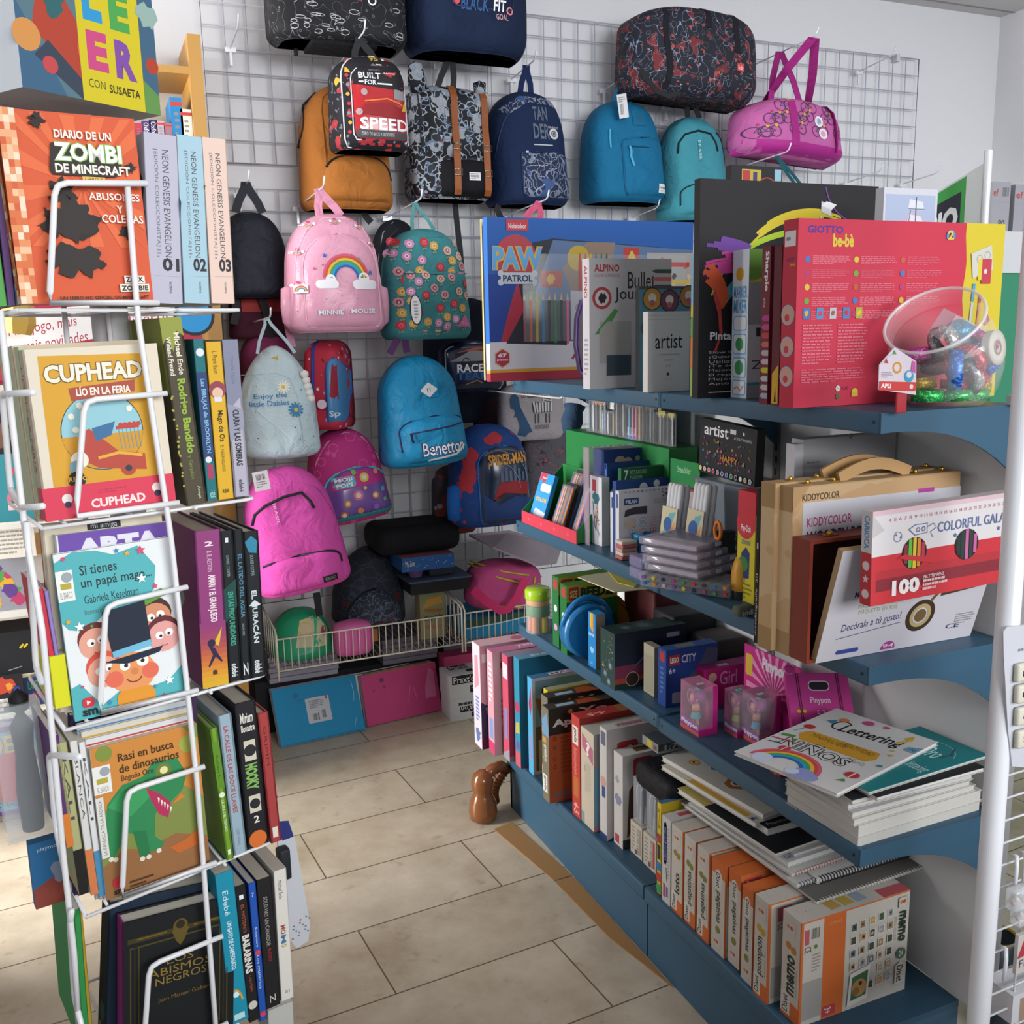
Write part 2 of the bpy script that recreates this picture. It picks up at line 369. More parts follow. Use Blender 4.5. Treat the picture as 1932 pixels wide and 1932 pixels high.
# ================================================================ the blue shelving unit
BL = mat('#36576e',.42); BLD = mat('#2f4d62',.45)
YF,YS,YN = 2.555,1.775,1.145            # far end, seam, near end
XF,XB = 1.10,1.405
def bracket(m,y,z,d):                                         # curved end plate under a shelf
    V = [(XF+.0005,z+.0005),(XB,z+.0005),(XB,z-.13)] + [(XF+.02+(XB-XF-.02)*t,z-.03-.10*t**2.6) for t in [1-.1*k for k in range(11)]] + [(XF+.0005,z-.031)]
    n = len(V); m.add([(x,y,q) for x,q in V]+[(x,y+d,q) for x,q in V],[tuple(range(n)),tuple(range(2*n-1,n-1,-1))]+[(k,(k+1) % n,n+(k+1) % n,n+k) for k in range(n)],BL)
def shelf(y0,y1,z,label):
    r = thing('metal_shelf',label,'shelf',((XF+XB)/2,(y0+y1)/2,z-.13),'blue metal shelves of the shelving unit')
    m = M(); m.box(XF+.0125,XB,y0+.001,y1-.001,z-.010,z,BL); m.build('shelf_board',r)
    m = M(); m.rbox(XF,XF+.012,y0+.001,y1-.001,z-.032,z+.001,BL,.003); m.build('front_lip',r)
    for y in (y0-.0025,y1-.0005): m = M(); bracket(m,y,z,.003); m.build('bracket',r)
    for y in (y0+.012,y1-.012): m = M(); m.lathe([(.0028,0),(.0028,.0015)],'#1c2a36',(XF-.001,y,z-.014),8,(1,0,0)); m.build('screw_hole',r)
Z1,Z2,Z3,Z3N,ZB = 1.314,.908,.594,.592,.183
for z,nm in ((Z1,'top'),(Z2,'second'),(Z3,'third')):
    ex = {'top': ('under the blue art set box','under the big red box'),'second': ('under the felt pen packs','under the wooden cases'),'third': ('under the blue building set box','under the lettering books')}[nm]
    shelf(YS+.004,YF,z,'blue metal shelf, far half of the %s level, %s' % (nm,ex[0]))
    shelf(YN,YS-.004,z-(.004 if nm == 'third' else 0),'blue metal shelf, near half of the %s level, %s' % (nm,ex[1]))
r = thing('shelving_base','long dark blue metal base plinth and deck of the shelving on the floor','shelving base',(1.25,1.7,0))
for y0,y1 in ((YS+.002,YF+.03),(1.19,YS-.002)):
    M().box(1.066,XB+.001,y0,y1,ZB-.012,ZB,BLD).build('deck',r)
    M().box(1.075,1.09,y0,y1,0,ZB-.012,BL).build('plinth',r)
    m = M(); m.rbox(1.064,1.078,y0,y1,ZB-.035,ZB+.001,BL,.003); m.build('front_lip',r)
M().box(1.075,XB,YF+.02,YF+.032,0,ZB-.012,BL).build('end_plate',r)
PEG = mat('#e0e0e0',.6); UP = mat('#8d8b8c',.5)
M().box(1.076,XB,1.19,1.202,0,ZB-.012,BL).build('end_plate',r)
r = thing('back_panel','off-white back panels and grey uprights of the blue shelving','back panel',(XB+.02,1.8,ZB))
for y0,y1 in ((YS+.012,YF),(YN+.012,YS-.012)):
    M().box(XB+.003,XB+.016,y0,y1,ZB,1.311,PEG).build('panel',r)
for y in (YF+.012,YS,YN):
    m = M(); m.box(XB+.001,XB+.03,y-.012,y+.012,ZB,1.312,UP)
    for k in range(40): m.box(XB-.0006,XB+.001,y-.003,y+.003,.22+k*.028,.235+k*.028,'#3a3a3c')
    m.build('upright',r)


# ================================================================ bags on the grid
def sgp(c,e): return (1 if c >= 0 else -1)*abs(c)**e
class Bag:
    def __init__(b,name,label,bbox,yf,D,body,cat='backpack',n=3.4,rt=.4,pt=2.3,rb=.1,taper=.92,topd=.6,roll=0,yaw=0,amp=.006,group=None,W=None,part='body',fixx=True,z0=None):
        l,t,r,bo = bbox; cx,cy = (l+r)/2,(t+bo)/2
        xl = ony(l,cy,yf+.75*D*fixx).x; xr = ony(r,cy,yf+.4*D*fixx).x
        b.W = W or xr-xl; zb = ony(cx,bo,yf).z; b.H = ony(cx,t,yf).z-zb; b.D = D; b.n = n; b.rt = rt; b.rb = rb; b.pt = pt; b.tp = taper; b.td = topd; b.amp = amp
        if z0 is not None: zb = z0
        b.x,b.y,b.z = (xl+xr)/2,yf+D,zb; b.sd = (l*7 % 13)*1.7
        b.mx = Matrix.Translation((b.x,b.y,b.z)) @ Matrix.Rotation(yaw,4,'Z') @ Matrix.Translation((0,0,b.H)) @ Matrix.Rotation(roll,4,'Y') @ Matrix.Translation((0,0,-b.H))
        b.root = thing(name,label,cat,(b.x,yf+D/2,zb),group)
        m = b.M(); NV,NP = 30,38; V = []; F = []
        for i in range(NV+1):
            v = .5-.5*cos(pi*i/NV); v = min(max(v,.004),.996)
            for j in range(NP+1):
                a = -1+2*j/NP; q = sgp(a,1)*(1-(1-abs(a))**1.7)/abs(a) if abs(a) > 1e-6 else 0
                y = max(0,1-abs(q)**b.n)**(1/b.n); x = b.w(v)*q
                V.append(Vector((x,-b.d(v)*y-b.nz(x,v*b.H)*min(1,2*y),v*b.H)))
        for i in range(NV):
            for j in range(NP): q = i*(NP+1)+j; F.append((q,q+1,q+NP+2,q+NP+1))
            q = i*(NP+1); F.append((q+NP,q,q+NP+1,q+2*NP+1))
        F.append(tuple(range(NP,-1,-1))); F.append(tuple(NV*(NP+1)+j for j in range(NP+1)))
        m.add(V,F,body,True); b.bm = m; b.part = part
    def M(b): return M(b.mx)
    def w(b,v):
        q = 1
        if v > 1-b.rt: q = (1-((v-1+b.rt)/b.rt)**b.pt)**(1/b.pt)
        if v < b.rb: q = .80+.20*(1-(1-v/b.rb)**2)**.5
        return b.W/2*q*(1+(b.tp-1)*v)
    def d(b,v):
        q = 1+(b.td-1)*v**1.6
        if v > .86: q *= .35+.65*(1-((v-.86)/.14)**2)**.5
        if v < b.rb: q *= .75+.25*(1-(1-v/b.rb)**2)**.5
        return b.D*q
    def nz(b,x,z): return b.amp*(noise.noise(Vector((x*9+b.sd,z*9,b.sd)))+.5*noise.noise(Vector((x*15,z*15+b.sd,3))))
    def front(b,x,z,off=0):
        v = min(max(z/b.H,.004),.996); w = b.w(v); q = min(abs(x)/max(w,1e-6),.9999)
        y = (1-q**b.n)**(1/b.n)
        return Vector((x,-b.d(v)*y - b.nz(x,z)*min(1,2*y) - off,z))
    def face(b,m,x0=-1,x1=1,z0=0,z1=1,lift=None):
        """print area on the front: x in half widths, z in heights"""
        X0,X1,Y0,Y1 = x0*b.W/2,x1*b.W/2,z0*b.H,z1*b.H
        L = lift or (lambda x,z: .0008)
        return Face(m,w=X1-X0,h=Y1-Y0,surf=lambda u,v,o: b.front(X0+u*(X1-X0),Y0+v*(Y1-Y0),L(X0+u*(X1-X0),Y0+v*(Y1-Y0))+o))
    def done(b): return b.bm.build(b.part,b.root)
    def pocket(b,x0,x1,z0,z1,bulge,m,name='front_pocket',arch=.35,zipc=None,pipe=None,zr=.0028,zfrac=(0.0,1.0),pr=2.4,parent=None):
        xc,hw = (x0+x1)/4*b.W,(x1-x0)/4*b.W; Z0,Z1 = z0*b.H,z1*b.H
        def hp(t):
            q = 1
            if t > 1-arch: q = max(0,1-((t-1+arch)/arch)**pr)**(1/pr)
            if t < .1: q *= .9+.1*(1-(1-t/.1)**2)**.5
            return q
        def pt(s,t): return (xc+s*hw*hp(t),Z0+t*(Z1-Z0))
        def g(s,t): return .0012+bulge*max(0,1-abs(s)**5)*max(0,1-abs(2*t-1)**6)
        def lift(x,z):
            t = min(max((z-Z0)/(Z1-Z0),0),1); s = (x-xc)/max(hw*hp(t),1e-5); return g(min(max(s,-1),1),t)
        mm = b.M(); N1,N2 = 18,16; V = []; F = []
        for i in range(N2+1):
            t = min(.5-.5*cos(pi*i/N2),.9995)
            for j in range(N1+1): s = -cos(pi*j/N1); x,z = pt(s,t); V.append(b.front(x,z,g(s,t)))
        for i in range(N2):
            for j in range(N1): q = i*(N1+1)+j; F.append((q,q+1,q+N1+2,q+N1+1))
        mm.add(V,F,m,True)
        B = [pt(-1,k/14) for k in range(15)]+[pt(s/6,.9995) for s in range(-5,6)]+[pt(1,1-k/14) for k in range(15)]
        po = mm; b.plift = lift
        def finish(f=None):
            ob = po.build(name,parent or b.root)
            if zipc:
                k0,k1 = int(zfrac[0]*len(B)),int(zfrac[1]*len(B)); z = b.M(); z.tube([b.front(x,q,.0035) for x,q in B[k0:k1]],zr,zipc,6); z.build('zip',ob)
            if pipe:
                p = b.M(); p.tube([b.front(x,q,.003) for x,q in B+[pt(-1,0)]],.0024,pipe,6); p.build('piping',ob)
            return ob
        fc = Face(po,w=x1*b.W/2-x0*b.W/2,h=Z1-Z0,surf=lambda u,v,o: b.front(x0*b.W/2+u*(x1-x0)*b.W/2,Z0+v*(Z1-Z0),lift(x0*b.W/2+u*(x1-x0)*b.W/2,Z0+v*(Z1-Z0))+o))
        return fc,finish
    def curve(b,pts,r,m,name='zip',off=.002,flat=None):
        """a zip or seam laid on the front, pts in (half widths, heights)"""
        mm = b.M(); P = [b.front(x*b.W/2,z*b.H,off) for x,z in pts]
        mm.tube(P,r,m,6) if flat is None else mm.strap(P,r,m,flat)
        return mm.build(name,b.root)
    def handle(b,hp,m,hw=.011,half=.035,mm=None,zat=.985):
        """grab loop from the top of the bag up to a hook at world point hp"""
        q = mm or M(); a = b.mx @ Vector((-half,-b.D*.3,b.H*zat)); c = b.mx @ Vector((half,-b.D*.3,b.H*zat)); h = Vector(hp)
        P = [a,a.lerp(h,.35)+Vector((-.004,0,0)),a.lerp(h,.85),h+Vector((-.006,0,-.002)),h+Vector((.006,0,-.002)),c.lerp(h,.85),c.lerp(h,.35)+Vector((.004,0,0)),c]
        q.strap(P,hw,m); return q.build('grab_handle',b.root)
    def patch(b,x0,x1,z0,z1,m,name='label_patch',lift=None,th=.002):
        mm = b.M(); f = b.face(mm,x0,x1,z0,z1,(lambda x,z: (lift(x,z) if lift else 0)+th)); f.rect(0,0,1,1,m); return f,lambda: mm.build(name,b.root)
HK = mat('#e3e3ea',.3,.2)
HN = ['bare at the upper left','']
def hook(x,z,ytip,label,up=.045):
    """wire display hook clipped on the grid"""
    r = thing('display_hook',label,'hook',(x,3.66,z-.05),'white wire display hooks on the grid')
    m = M(); m.tube([(x,3.668,z),(x,ytip+.03,z+up*.35),(x,ytip+.012,z+up*.5),(x,ytip,z+up)],.0028,HK,6); m.build('prong',r)
    m = M(); m.box(x-.018,x+.018,3.655,3.667,z-.012,z+.004,HK); m.box(x-.004,x+.004,3.658,3.667,z-.055,z,HK); m.build('clip',r)
    return Vector((x,0,z))
def hung(b,px,py,m,label,dy=.02,**k):
    """hook for bag b whose loop shows at pixel px, py"""
    y = b.y-b.D*.35; p = ony(px,py,y); hook(p.x,p.z-.008,y-.07-dy,label); b.handle((p.x,y,p.z+.004),m,**k); return p

BK,WH = '#15161b','#e8e8ee'
F_BLK = fabric('#1b1d24'); F_NAVY = fabric('#17284f')
# --- doodle print bag, top of the picture
b = Bag('holdall','black holdall with white doodle print, cut off by the top of the photo',(500,-130,765,74),3.34,.17,pattern('doodle_print','#17181d',[('squig',30,.496,.503,'#8c8c92'),('dot',34,.12,.16,'#77777c')]),'bag',rt=.15,rb=.12,taper=1.0,topd=.9,n=5)
f = b.face(b.bm,z0=0,z1=1); f.star(.62,.42,.05,'#c23a3c',4,.3); f.ring(.70,.40,.03,.045,WH)
for k in range(26): f.k = 5; f.line(arc(.08+.84*rnd.random(),.06+.4*rnd.random(),.02+.02*rnd.random(),.012+.015*rnd.random(),rnd.random()*360,500,8),.006,'#b9babf')
b.done(); m = b.M(); m.rbox(-.11,.11,-.15,-.01,-.012,.006,fabric('#0d0e12'),.006); m.build('base_panel',b.root)
for sx in (-.3,.25): m = b.M(); m.rbox(sx*b.W-.006,sx*b.W+.006,-.03,-.015,-.022,0,BK,.002); m.build('foot',b.root)
# --- navy bag with lettering pocket
b = Bag('holdall','navy holdall with a red and blue lettered front pocket, beside the doodle print bag',(758,-150,1000,92),3.34,.19,fabric('#15233f'),'bag',rt=.15,rb=.22,taper=1.0,topd=.9,n=3.2)
fc,fin = b.pocket(-.42,.58,.34,1.0,.012,fabric('#14203a'),arch=.1,pipe='#1d2f55')
fc.txt(.30,.22,.52,.34,'FIT',WH,bold=1); fc.txt(.56,.14,.92,.32,'BLACK','#d8535a',bold=1); fc.txt(.66,-.02,.86,.11,'FIT',WH,bold=1)
fc.txt(.14,-.04,.58,.13,'BLACK','#28568f',bold=.5); fc.circ(.06,.06,.05,'#c8474e'); fc.ring(.93,.0,.03,.05,'#d8838a'); fc.txt(.7,-.12,.9,-.05,'GOAL','#dba9b0')
fin(); b.done()
# --- dark duffel
b = Bag('duffel_bag','dark navy duffel bag with red and blue flecks and a black shoulder strap',(1176,-6,1436,176),3.30,.24,pattern('flecks','#1f212d',[('noise',20,.60,1,'#6d2b2f'),('squig',26,.495,.507,'#7f93b0'),('noise',48,.67,1,'#9c4a48'),('squig',40,.60,.607,'#a9a3b4')]),'bag',n=3.6,rt=.28,rb=.25,taper=.96,topd=.85,roll=radians(2))
b.done(); b.curve([(-.62+.02*sin(k*.6),.04+.92*k/12) for k in range(13)],.011,F_BLK,'webbing',flat=.002); b.curve([(.42,.5+.5*k/8) for k in range(9)],.012,F_BLK,'webbing',flat=.002); b.curve([(-.02,.72+.28*k/6) for k in range(7)],.012,F_BLK,'webbing',flat=.002)
f,fin = b.patch(.42,.54,.30,.39,'#c23b3f','logo_tag'); f.txt(.15,.2,.85,.8,'Bodo',WH); fin()
m = M(); m.strap([ony(x,y,3.34) for x,y in ((1207,130),(1222,150),(1240,172),(1262,181),(1285,172),(1310,167),(1335,170),(1362,160),(1385,140),(1395,128))],.010,BK); m.build('shoulder_strap',b.root)
# --- pink bicycle duffel
b = Bag('duffel_bag','pink duffel bag printed with bicycles, magenta handles on a hook',(1380,172,1604,292),3.28,.20,fabric('#bb62a0'),'bag',n=3.0,rt=.45,rb=.2,pt=2,taper=.94,topd=.75,yaw=radians(5),roll=radians(3))
f = b.face(b.bm,z0=0,z1=1); f.rect(.02,.0,.98,.2,'#a52684')
for k in range(15):
    f.k = 1+k % 3; u,v = .06+.86*((k*.37) % 1),.3+.6*((k*.43+.1*(k//3)) % 1); f.ring(u,v,.085,.097,'#4b3257',n=16); f.ring(u+.075,v+.02,.085,.097,'#4b3257',n=16); f.line([(u,v),(u+.03,v+.09),(u+.075,v+.02),(u+.04,v+.01),(u,v)],.012,'#3c5568'); f.circ(u+.08,v+.12,.03,'#cda33c'); f.circ(u+.02,v+.13,.02,'#b23b57')
f.ring(.60,.60,.0,.09,'#e8e4ee'); f.circ(.60,.6,.05,'#8fa0bd'); f.ring(.63,.40,0,.09,'#e8e4ee'); f.circ(.63,.4,.05,'#d99ab0')
b.done()
hp = ony(1512,82,3.30); hook(hp.x,hp.z-.01,3.20,'white wire hook holding the pink bicycle duffel')
MG = fabric('#a02a7e')
for sx,hy,nm in ((-.30,3.23,0),(-.30,3.43,1)):
    m = M(); q = lambda x,z: b.mx @ b.front(x*b.W/2,z*b.H,.003)
    L = [q(-.30,k/8) for k in range(1,9)] if not nm else [b.mx @ Vector((-.34*b.W/2,-.05,b.H*.9))]
    R = [q(.55,k/8) for k in range(8,0,-1)] if not nm else [b.mx @ Vector((.3*b.W/2,-.05,b.H*.9))]
    ap = Vector((hp.x-(.0 if not nm else .0),hy,hp.z+.002))
    P = L+[L[-1].lerp(ap,.5)+Vector((-.012,0,0)),ap+Vector((-.008,0,-.006)),ap+Vector((.008,0,-.006)),R[0].lerp(ap,.5)+Vector((.012,0,0))]+R
    m.strap(P,.017 if not nm else .014,MG); m.build('carry_handle',b.root)
# --- tan backpack
b = Bag('backpack','tan brown backpack with black zips, partly behind the black and red one',(562,145,742,393),3.43,.15,fabric('#a8692f'),rt=.45,taper=.9,topd=.6)
fc,fin = b.pocket(-.62,.88,.06,.42,.022,fabric('#a8692f'),arch=.55,zipc='#17171a',zfrac=(.25,.84),zr=.0042); fin()
b.done(); b.curve([(-.97+.02*k,.5+.042*k) for k in range(9)]+[(-.72,.87),(-.55,.93)],.004,'#17171a'); b.curve([(-.55,.2+.07*k) for k in range(9)]+[(-.5,.86),(-.3,.93)],.0012,'#8b5424','seam')
f,fin = b.patch(.35,.66,.075,.125,'#1b1a1c'); f.txt(.15,.25,.85,.75,'FORECAST','#8d8580'); fin()
m = M(); m.strap([ony(x,y,3.56) for x,y in ((682,390),(690,408),(700,420))],.012,BK); m.build('strap',b.root)
# --- black and red lettered children's backpack
b = Bag('backpack',"children's black backpack with a red lettered front and white piping, over the tan one",(620,95,768,281),3.26,.13,pattern('red_icons','#1c1c24',[('cell',42,.78,.88,'#a3313a'),('cell',42,.93,.96,'#c8a03c'),('noise',60,.66,1,'#6e7280')]),n=4.5,rt=.28,taper=.92,topd=.9,amp=.003)
b.done(); fc,fin = b.pocket(-.80,.97,.02,.985,.004,pattern('red_icons','#1c1c24',[]),'front_panel',arch=.28,pipe='#d7d7dc')
fc.txt(.42,.92,.55,.985,'95','#d9b53a',bold=1); fc.rect(.6,.93,.78,.965,'#b53039'); fc.rect(.60,.93,.64,.965,WH)
for k in range(7): fc.circ(.07+.01*(k % 2),.15+.1*k,.02,('#b1333b','#c9a33e','#7c8494')[k % 3])
for k in range(5): fc.rect(.22+.13*k,.02,.30+.13*k,.045,'#a8323a')
fin()
fc,fin = b.pocket(-.58,.92,.09,.87,.014,mat('#b3282f',.2,coat=.6),'front_pocket',arch=.22,pipe='#d7d7dc')
fc.poly([(.03,.72),(.97,.66),(.97,.86),(.86,.98),(.14,.98),(.03,.88)],'#1d1d22'); fc.rect(.72,.55,.97,.68,'#8d8d92')
fc.txt(.12,.80,.5,.88,'BUILT',WH,bold=1); fc.txt(.22,.72,.42,.785,'FOR',WH,bold=1); fc.rect(.12,.745,.2,.765,WH); fc.rect(.44,.73,.70,.75,WH)
fc.poly([(.52,.88),(.80,.91),(.68,.83)],'#b02c34'); fc.txt(.3,.905,.5,.925,'SPORT','#8d8d92'); fc.txt(.56,.872,.76,.892,'RACING',WH)
fc.poly([(.10,.34),(.90,.28),(.95,.42),(.6,.5),(.2,.46)],'#8e1f28'); fc.line([(.2,.5),(.6,.55),(.92,.47)],.02,'#d9803c'); fc.circ(.2,.62,.045,'#a9979a'); fc.circ(.1,.36,.045,'#a9979a'); fc.poly([(.86,.4),(.95,.42),(.95,.55),(.9,.5)],'#d2b13c')
fc.txt(.10,.13,.98,.29,'SPEED',WH,bold=1.3); fc.poly([(.05,.03),(.97,.03),(.97,.115),(.05,.13)],'#4a4a4e'); fc.txt(.12,.055,.7,.10,'ZERO TO 60 IN 4 SECONDS','#c9c9cc')
fin()
hung(b,677,76,BK,'white wire hook holding the black and red backpack')
# --- black backpack with printed discs and tan leather straps
COIN = pattern('disc_print','#171a22',[('dot',17,0,.40,'#8f959e'),('dot',17,0,.35,'#2a2f3a'),('squig',44,.47,.53,'#9ba2ab'),('squig',30,.60,.64,'#6b7f99'),('noise',26,.72,1,'#7d2f3a')])
b = Bag('backpack','black backpack with grey disc print and tan leather buckle straps',(765,150,926,374),3.42,.15,COIN,n=4,rt=.12,rb=.1,taper=.93,topd=.75)
b.done(); fc,fin = b.pocket(-.40,.92,.02,.34,.018,fabric('#121318'),arch=.1); fin()
lf = b.plift
fc,fin = b.pocket(-.80,.98,.36,.99,.018,COIN,'flap',arch=.1,pipe='#20232b'); fin()
for x in (-.05,.72):
    m = b.M(); m.strap([b.front((x+.02*k/20)*b.W/2,(.03+.94*k/20)*b.H,.024) for k in range(21)],.0125,fabric('#8a4f2a',.5),.002); ob = m.build('leather_strap',b.root)
    for z in (.22,.44):
        p = b.front((x+.02)*b.W/2,z*b.H,.028); m = b.M(); m.tube([(p.x-.014,p.y,p.z-.010),(p.x+.014,p.y,p.z-.010),(p.x+.014,p.y,p.z+.010),(p.x-.014,p.y,p.z+.010)],.0022,mat('#c8c4bb',.25,.9),6,True); m.build('buckle',ob)
f,fin = b.patch(.24,.52,.155,.225,'#d8d6d6',lift=lf); f.lines(.1,.15,.9,.9,4,'#6a6a70',5,.5); fin()
m = b.M(); m.lathe([(.0,-.035),(.028,-.03),(.035,0),(.025,.06),(.0,.07)],COIN,(-b.W*.40,-.10,b.H*.98),12,(-.15,-.1,1)); m.build('flap_corner',b.root)
m = b.M(); m.lathe([(.0,-.03),(.02,-.02),(.024,.02),(.0,.03)],COIN,(b.W*.36,-.10,b.H*.97),12); m.build('flap_corner',b.root)
hung(b,853,100,BK,'white wire hook holding the disc print backpack',half=.03)
m = M(); m.strap([ony(x,y,3.58) for x,y in ((858,374),(861,410),(868,470),(872,520))],.011,BK); m.build('hanging_strap',b.root)
# --- dark blue backpack with lettering
b = Bag('backpack','dark blue backpack with faded grey lettering and a patterned lower pocket',(918,156,1076,384),3.41,.17,fabric('#152648'),n=3.2,rt=.42,taper=.92,topd=.6)
STR = pattern('blue_streaks','#1d2a49',[('squig',30,.46,.53,'#707c95'),('squig',55,.48,.52,'#9aa0ac'),('noise',20,.62,1,'#3a5384')])
f = b.face(b.bm); f.poly([(.08,.80),(.35,.93),(.75,.92),(.86,.82),(.72,.86),(.42,.87),(.2,.76)],STR)
f.txt(.48,.72,.66,.84,'TAN','#5a6478',bold=1); f.txt(.47,.56,.67,.69,'DER','#5a6478',bold=1); f.ring(.73,.61,.028,.048,'#c3c4c8'); f.circ(.73,.61,.022,'#8e95a4'); f.poly([(.715,.6),(.745,.6),(.74,.64)],'#1d2a49'); f.txt(.66,.655,.8,.675,'NO RULES','#c3c4c8'); f.rect(.46,.503,.70,.513,'#b0b4be')
b.done(); fc,fin = b.pocket(-.42,.95,.06,.45,.01,STR,arch=.06,pipe='#1b2b50'); fin()
f,fin = b.patch(-.30,-.23,.38,.45,'#c9d0dc','zip_pull'); fin(); f,fin = b.patch(.62,.82,.085,.11,'#152648','brand_print'); f.txt(0,0,1,1,'Bestial','#d0d0d4',bold=1); fin()
b.curve([(-.92,.40),(-.86,.55),(-.74,.70),(-.56,.80),(-.4,.85)],.0035,'#20304f')
m = M(); m.strap([ony(x,y,3.5) for x,y in ((943,380),(938,395),(945,412))],.012,BK); m.strap([ony(x,y,3.5) for x,y in ((1035,382),(1045,386),(1055,372))],.012,BK); m.build('shoulder_strap',b.root)
hung(b,993,128,F_NAVY,'white wire hook holding the dark blue lettered backpack',half=.022)
# --- petrol blue backpack
TB = fabric('#12668f',.8)
b = Bag('backpack','petrol blue backpack with a white square label, hanging in the middle of the top row',(1100,174,1257,379),3.41,.17,TB,n=3.2,rt=.45,taper=.9,topd=.6)
b.done(); fc,fin = b.pocket(-.32,.95,.06,.62,.014,TB,arch=.16,pipe='#0f597f',pr=3); fin(); lf = b.plift
b.curve([(-.22,.52),(.3,.515),(.82,.51)],.002,'#0c3f5c',off=.016)
m = b.M(); m.strap([b.front(x*b.W/2,z*b.H,.02) for x,z in ((-.18,.52),(-.15,.47),(-.17,.42),(-.13,.36),(-.11,.33))],.004,'#4aa3cf'); m.build('zip_pull',b.root)
m = b.M(); m.strap([b.front(x*b.W/2,z*b.H,.006) for x,z in ((-.58,.68),(-.6,.6),(-.6,.5))],.003,'#4aa3cf'); m.build('zip_pull',b.root)
f,fin = b.patch(.55,.85,.09,.175,'#dfe1e4',lift=lf); f.txt(.12,.42,.88,.68,'StreetBag','#2c2c30',bold=.6); f.lines(.2,.15,.8,.32,1,'#9a9aa0'); fin()
f,fin = b.patch(.02,.36,.73,.87,TB,'diamond_patch'); f.poly([(0,.5),(.5,0),(1,.5),(.5,1)],'#125f86'); f.line([(.4,.45),(.4,.6)],.04,'#0d4a68'); f.line([(.55,.45),(.55,.6)],.04,'#0d4a68'); fin()
m = b.M(); f = Face(m,(-.075,-b.D*.95,b.H*.76),(.97,.1,.22),(-.15,0,1),.045,.085); f.m.mx = b.mx; f.rect(0,0,1,1,'#d9d9dd'); f.bars(.2,.15,.55,.6,n=8); f.lines(.15,.65,.9,.9,3,'#777'+'77c'); m.build('price_tag',b.root)
hung(b,1173,150,TB,'white wire hook holding the petrol blue backpack',hw=.006,half=.04)
# --- light teal backpack
TC = fabric('#3f8c9c')
b = Bag('backpack','light teal slim backpack with black zips, its lower part behind the box display',(1246,207,1378,414),3.40,.15,TC,n=3.2,rt=.45,taper=.9,topd=.55)
b.done(); b.curve([(-.72,.62),(-.68,.72),(-.5,.80),(-.1,.84),(.3,.82),(.45,.74),(.5,.66)],.004,'#12161d'); b.curve([(.52,.84),(.7,.78),(.85,.62),(.93,.45)],.0035,'#12161d')
fc,fin = b.pocket(-.75,.95,.05,.34,.014,TC,arch=.4,zipc='#12161d',zfrac=(.1,.62)); fin()
f,fin = b.patch(-.14,-.06,.56,.75,TC,'brand_print'); f.txt(0,0,1,1,'BRASIL','#bcd0d6',rot=-90); fin()
hung(b,1299,180,BK,'white wire hook holding the light teal backpack',half=.028)
# --- plain black backpack
b = Bag('backpack','plain black backpack at the left, half hidden by the peach coloured book',(404,393,548,562),3.42,.12,fabric('#191d28',.6),n=2.8,rt=.5,taper=.9,topd=.6)
b.done()
for P in (((443,555),(446,590),(441,612)),((492,555),(505,600),(512,640))): m = M(); m.strap([ony(x,y,3.50) for x,y in P],.013,BK); m.build('hanging_strap',b.root)
hung(b,464,350,'#1b1f29','white wire hook holding the plain black backpack',half=.045,hw=.014)
# --- pink rainbow backpack
PK = fabric('#dc9fb7',.25,.3)
b = Bag('backpack',"children's glossy pink backpack with a rainbow and silver lettering",(532,396,728,628),3.20,.15,PK,n=3.6,rt=.42,taper=.84,topd=.7,amp=.004)
def rainbow(f,u,v,r,cols,a0=0,a1=180):
    n = len(cols)
    for k,c in enumerate(cols): f.ring(u,v,r*(1-.55*(k+1)/n),r*(1-.55*k/n),c,a0,a1)
RB = ['#cf5a78','#c8503a','#e0b73c','#4d9a58','#2c9ac0','#2b62a8']
f = b.face(b.bm,z0=0,z1=1)
for u,v in ((.25,.9),(.5,.925),(.74,.89),(.12,.67),(.10,.4),(.87,.75)): rainbow(f,u,v,.03,RB[::2],180,360); f.circ(u-.045,v,.012,WH); f.circ(u+.045,v,.012,WH); f.circ(u,v+.02,.012,'#c64f7a')
for k in range(26): f.k = 9; f.circ(.08+.84*rnd.random(),.05+.9*rnd.random(),.004,rnd.choice(['#6f87c4','#c64f7a','#8a6ab0','#d9b24a']))
b.done(); fc,fin = b.pocket(-.70,.80,.05,.82,.02,PK,arch=.42,pipe='#eab9cb',pr=2.2)
rainbow(fc,.53,.52,.26,RB); fc.rrect(.13,.41,.42,.50,'#eceaf1',.045); fc.circ(.32,.505,.055,'#eceaf1'); fc.rrect(.60,.40,.95,.5,'#eceaf1',.05); fc.circ(.76,.515,.065,'#eceaf1')
for u,v,r,c in ((.27,.76,.03,'#3d5db5'),(.72,.72,.026,'#4fae6f'),(.86,.58,.035,'#3675b5'),(.24,.66,.015,'#c64f7a'),(.13,.62,.02,'#c64f7a'),(.62,.77,.012,'#d15b83'),(.40,.70,.012,'#4a6ac0'),(.82,.26,.01,'#7b6ab8'),(.25,.30,.01,'#4a9ac0'),(.45,.33,.01,'#d15b83'),(.65,.3,.01,'#4a9ac0')): fc.star(u,v,r,c)
fc.txt(.13,.125,.47,.175,'MINNIE','#9b93a8',bold=1.5); fc.txt(.14,.13,.46,.18,'MINNIE','#e6e2ec',bold=1); fc.txt(.55,.135,.9,.185,'MOUSE','#9b93a8',bold=1.5); fc.txt(.56,.14,.89,.19,'MOUSE','#e6e2ec',bold=1)
fin(); b.curve([(-.92,.1),(-.86,.4),(-.76,.68),(-.55,.85),(-.2,.95),(.2,.955),(.55,.88),(.78,.7),(.88,.45),(.95,.1)],.003,'#e5b3c6','piping')
f,fin = b.patch(-.88,-.64,.33,.40,'#ece9f0','zip_pull',th=.012); rainbow(f,.5,.2,.7,RB[::2]); fin()
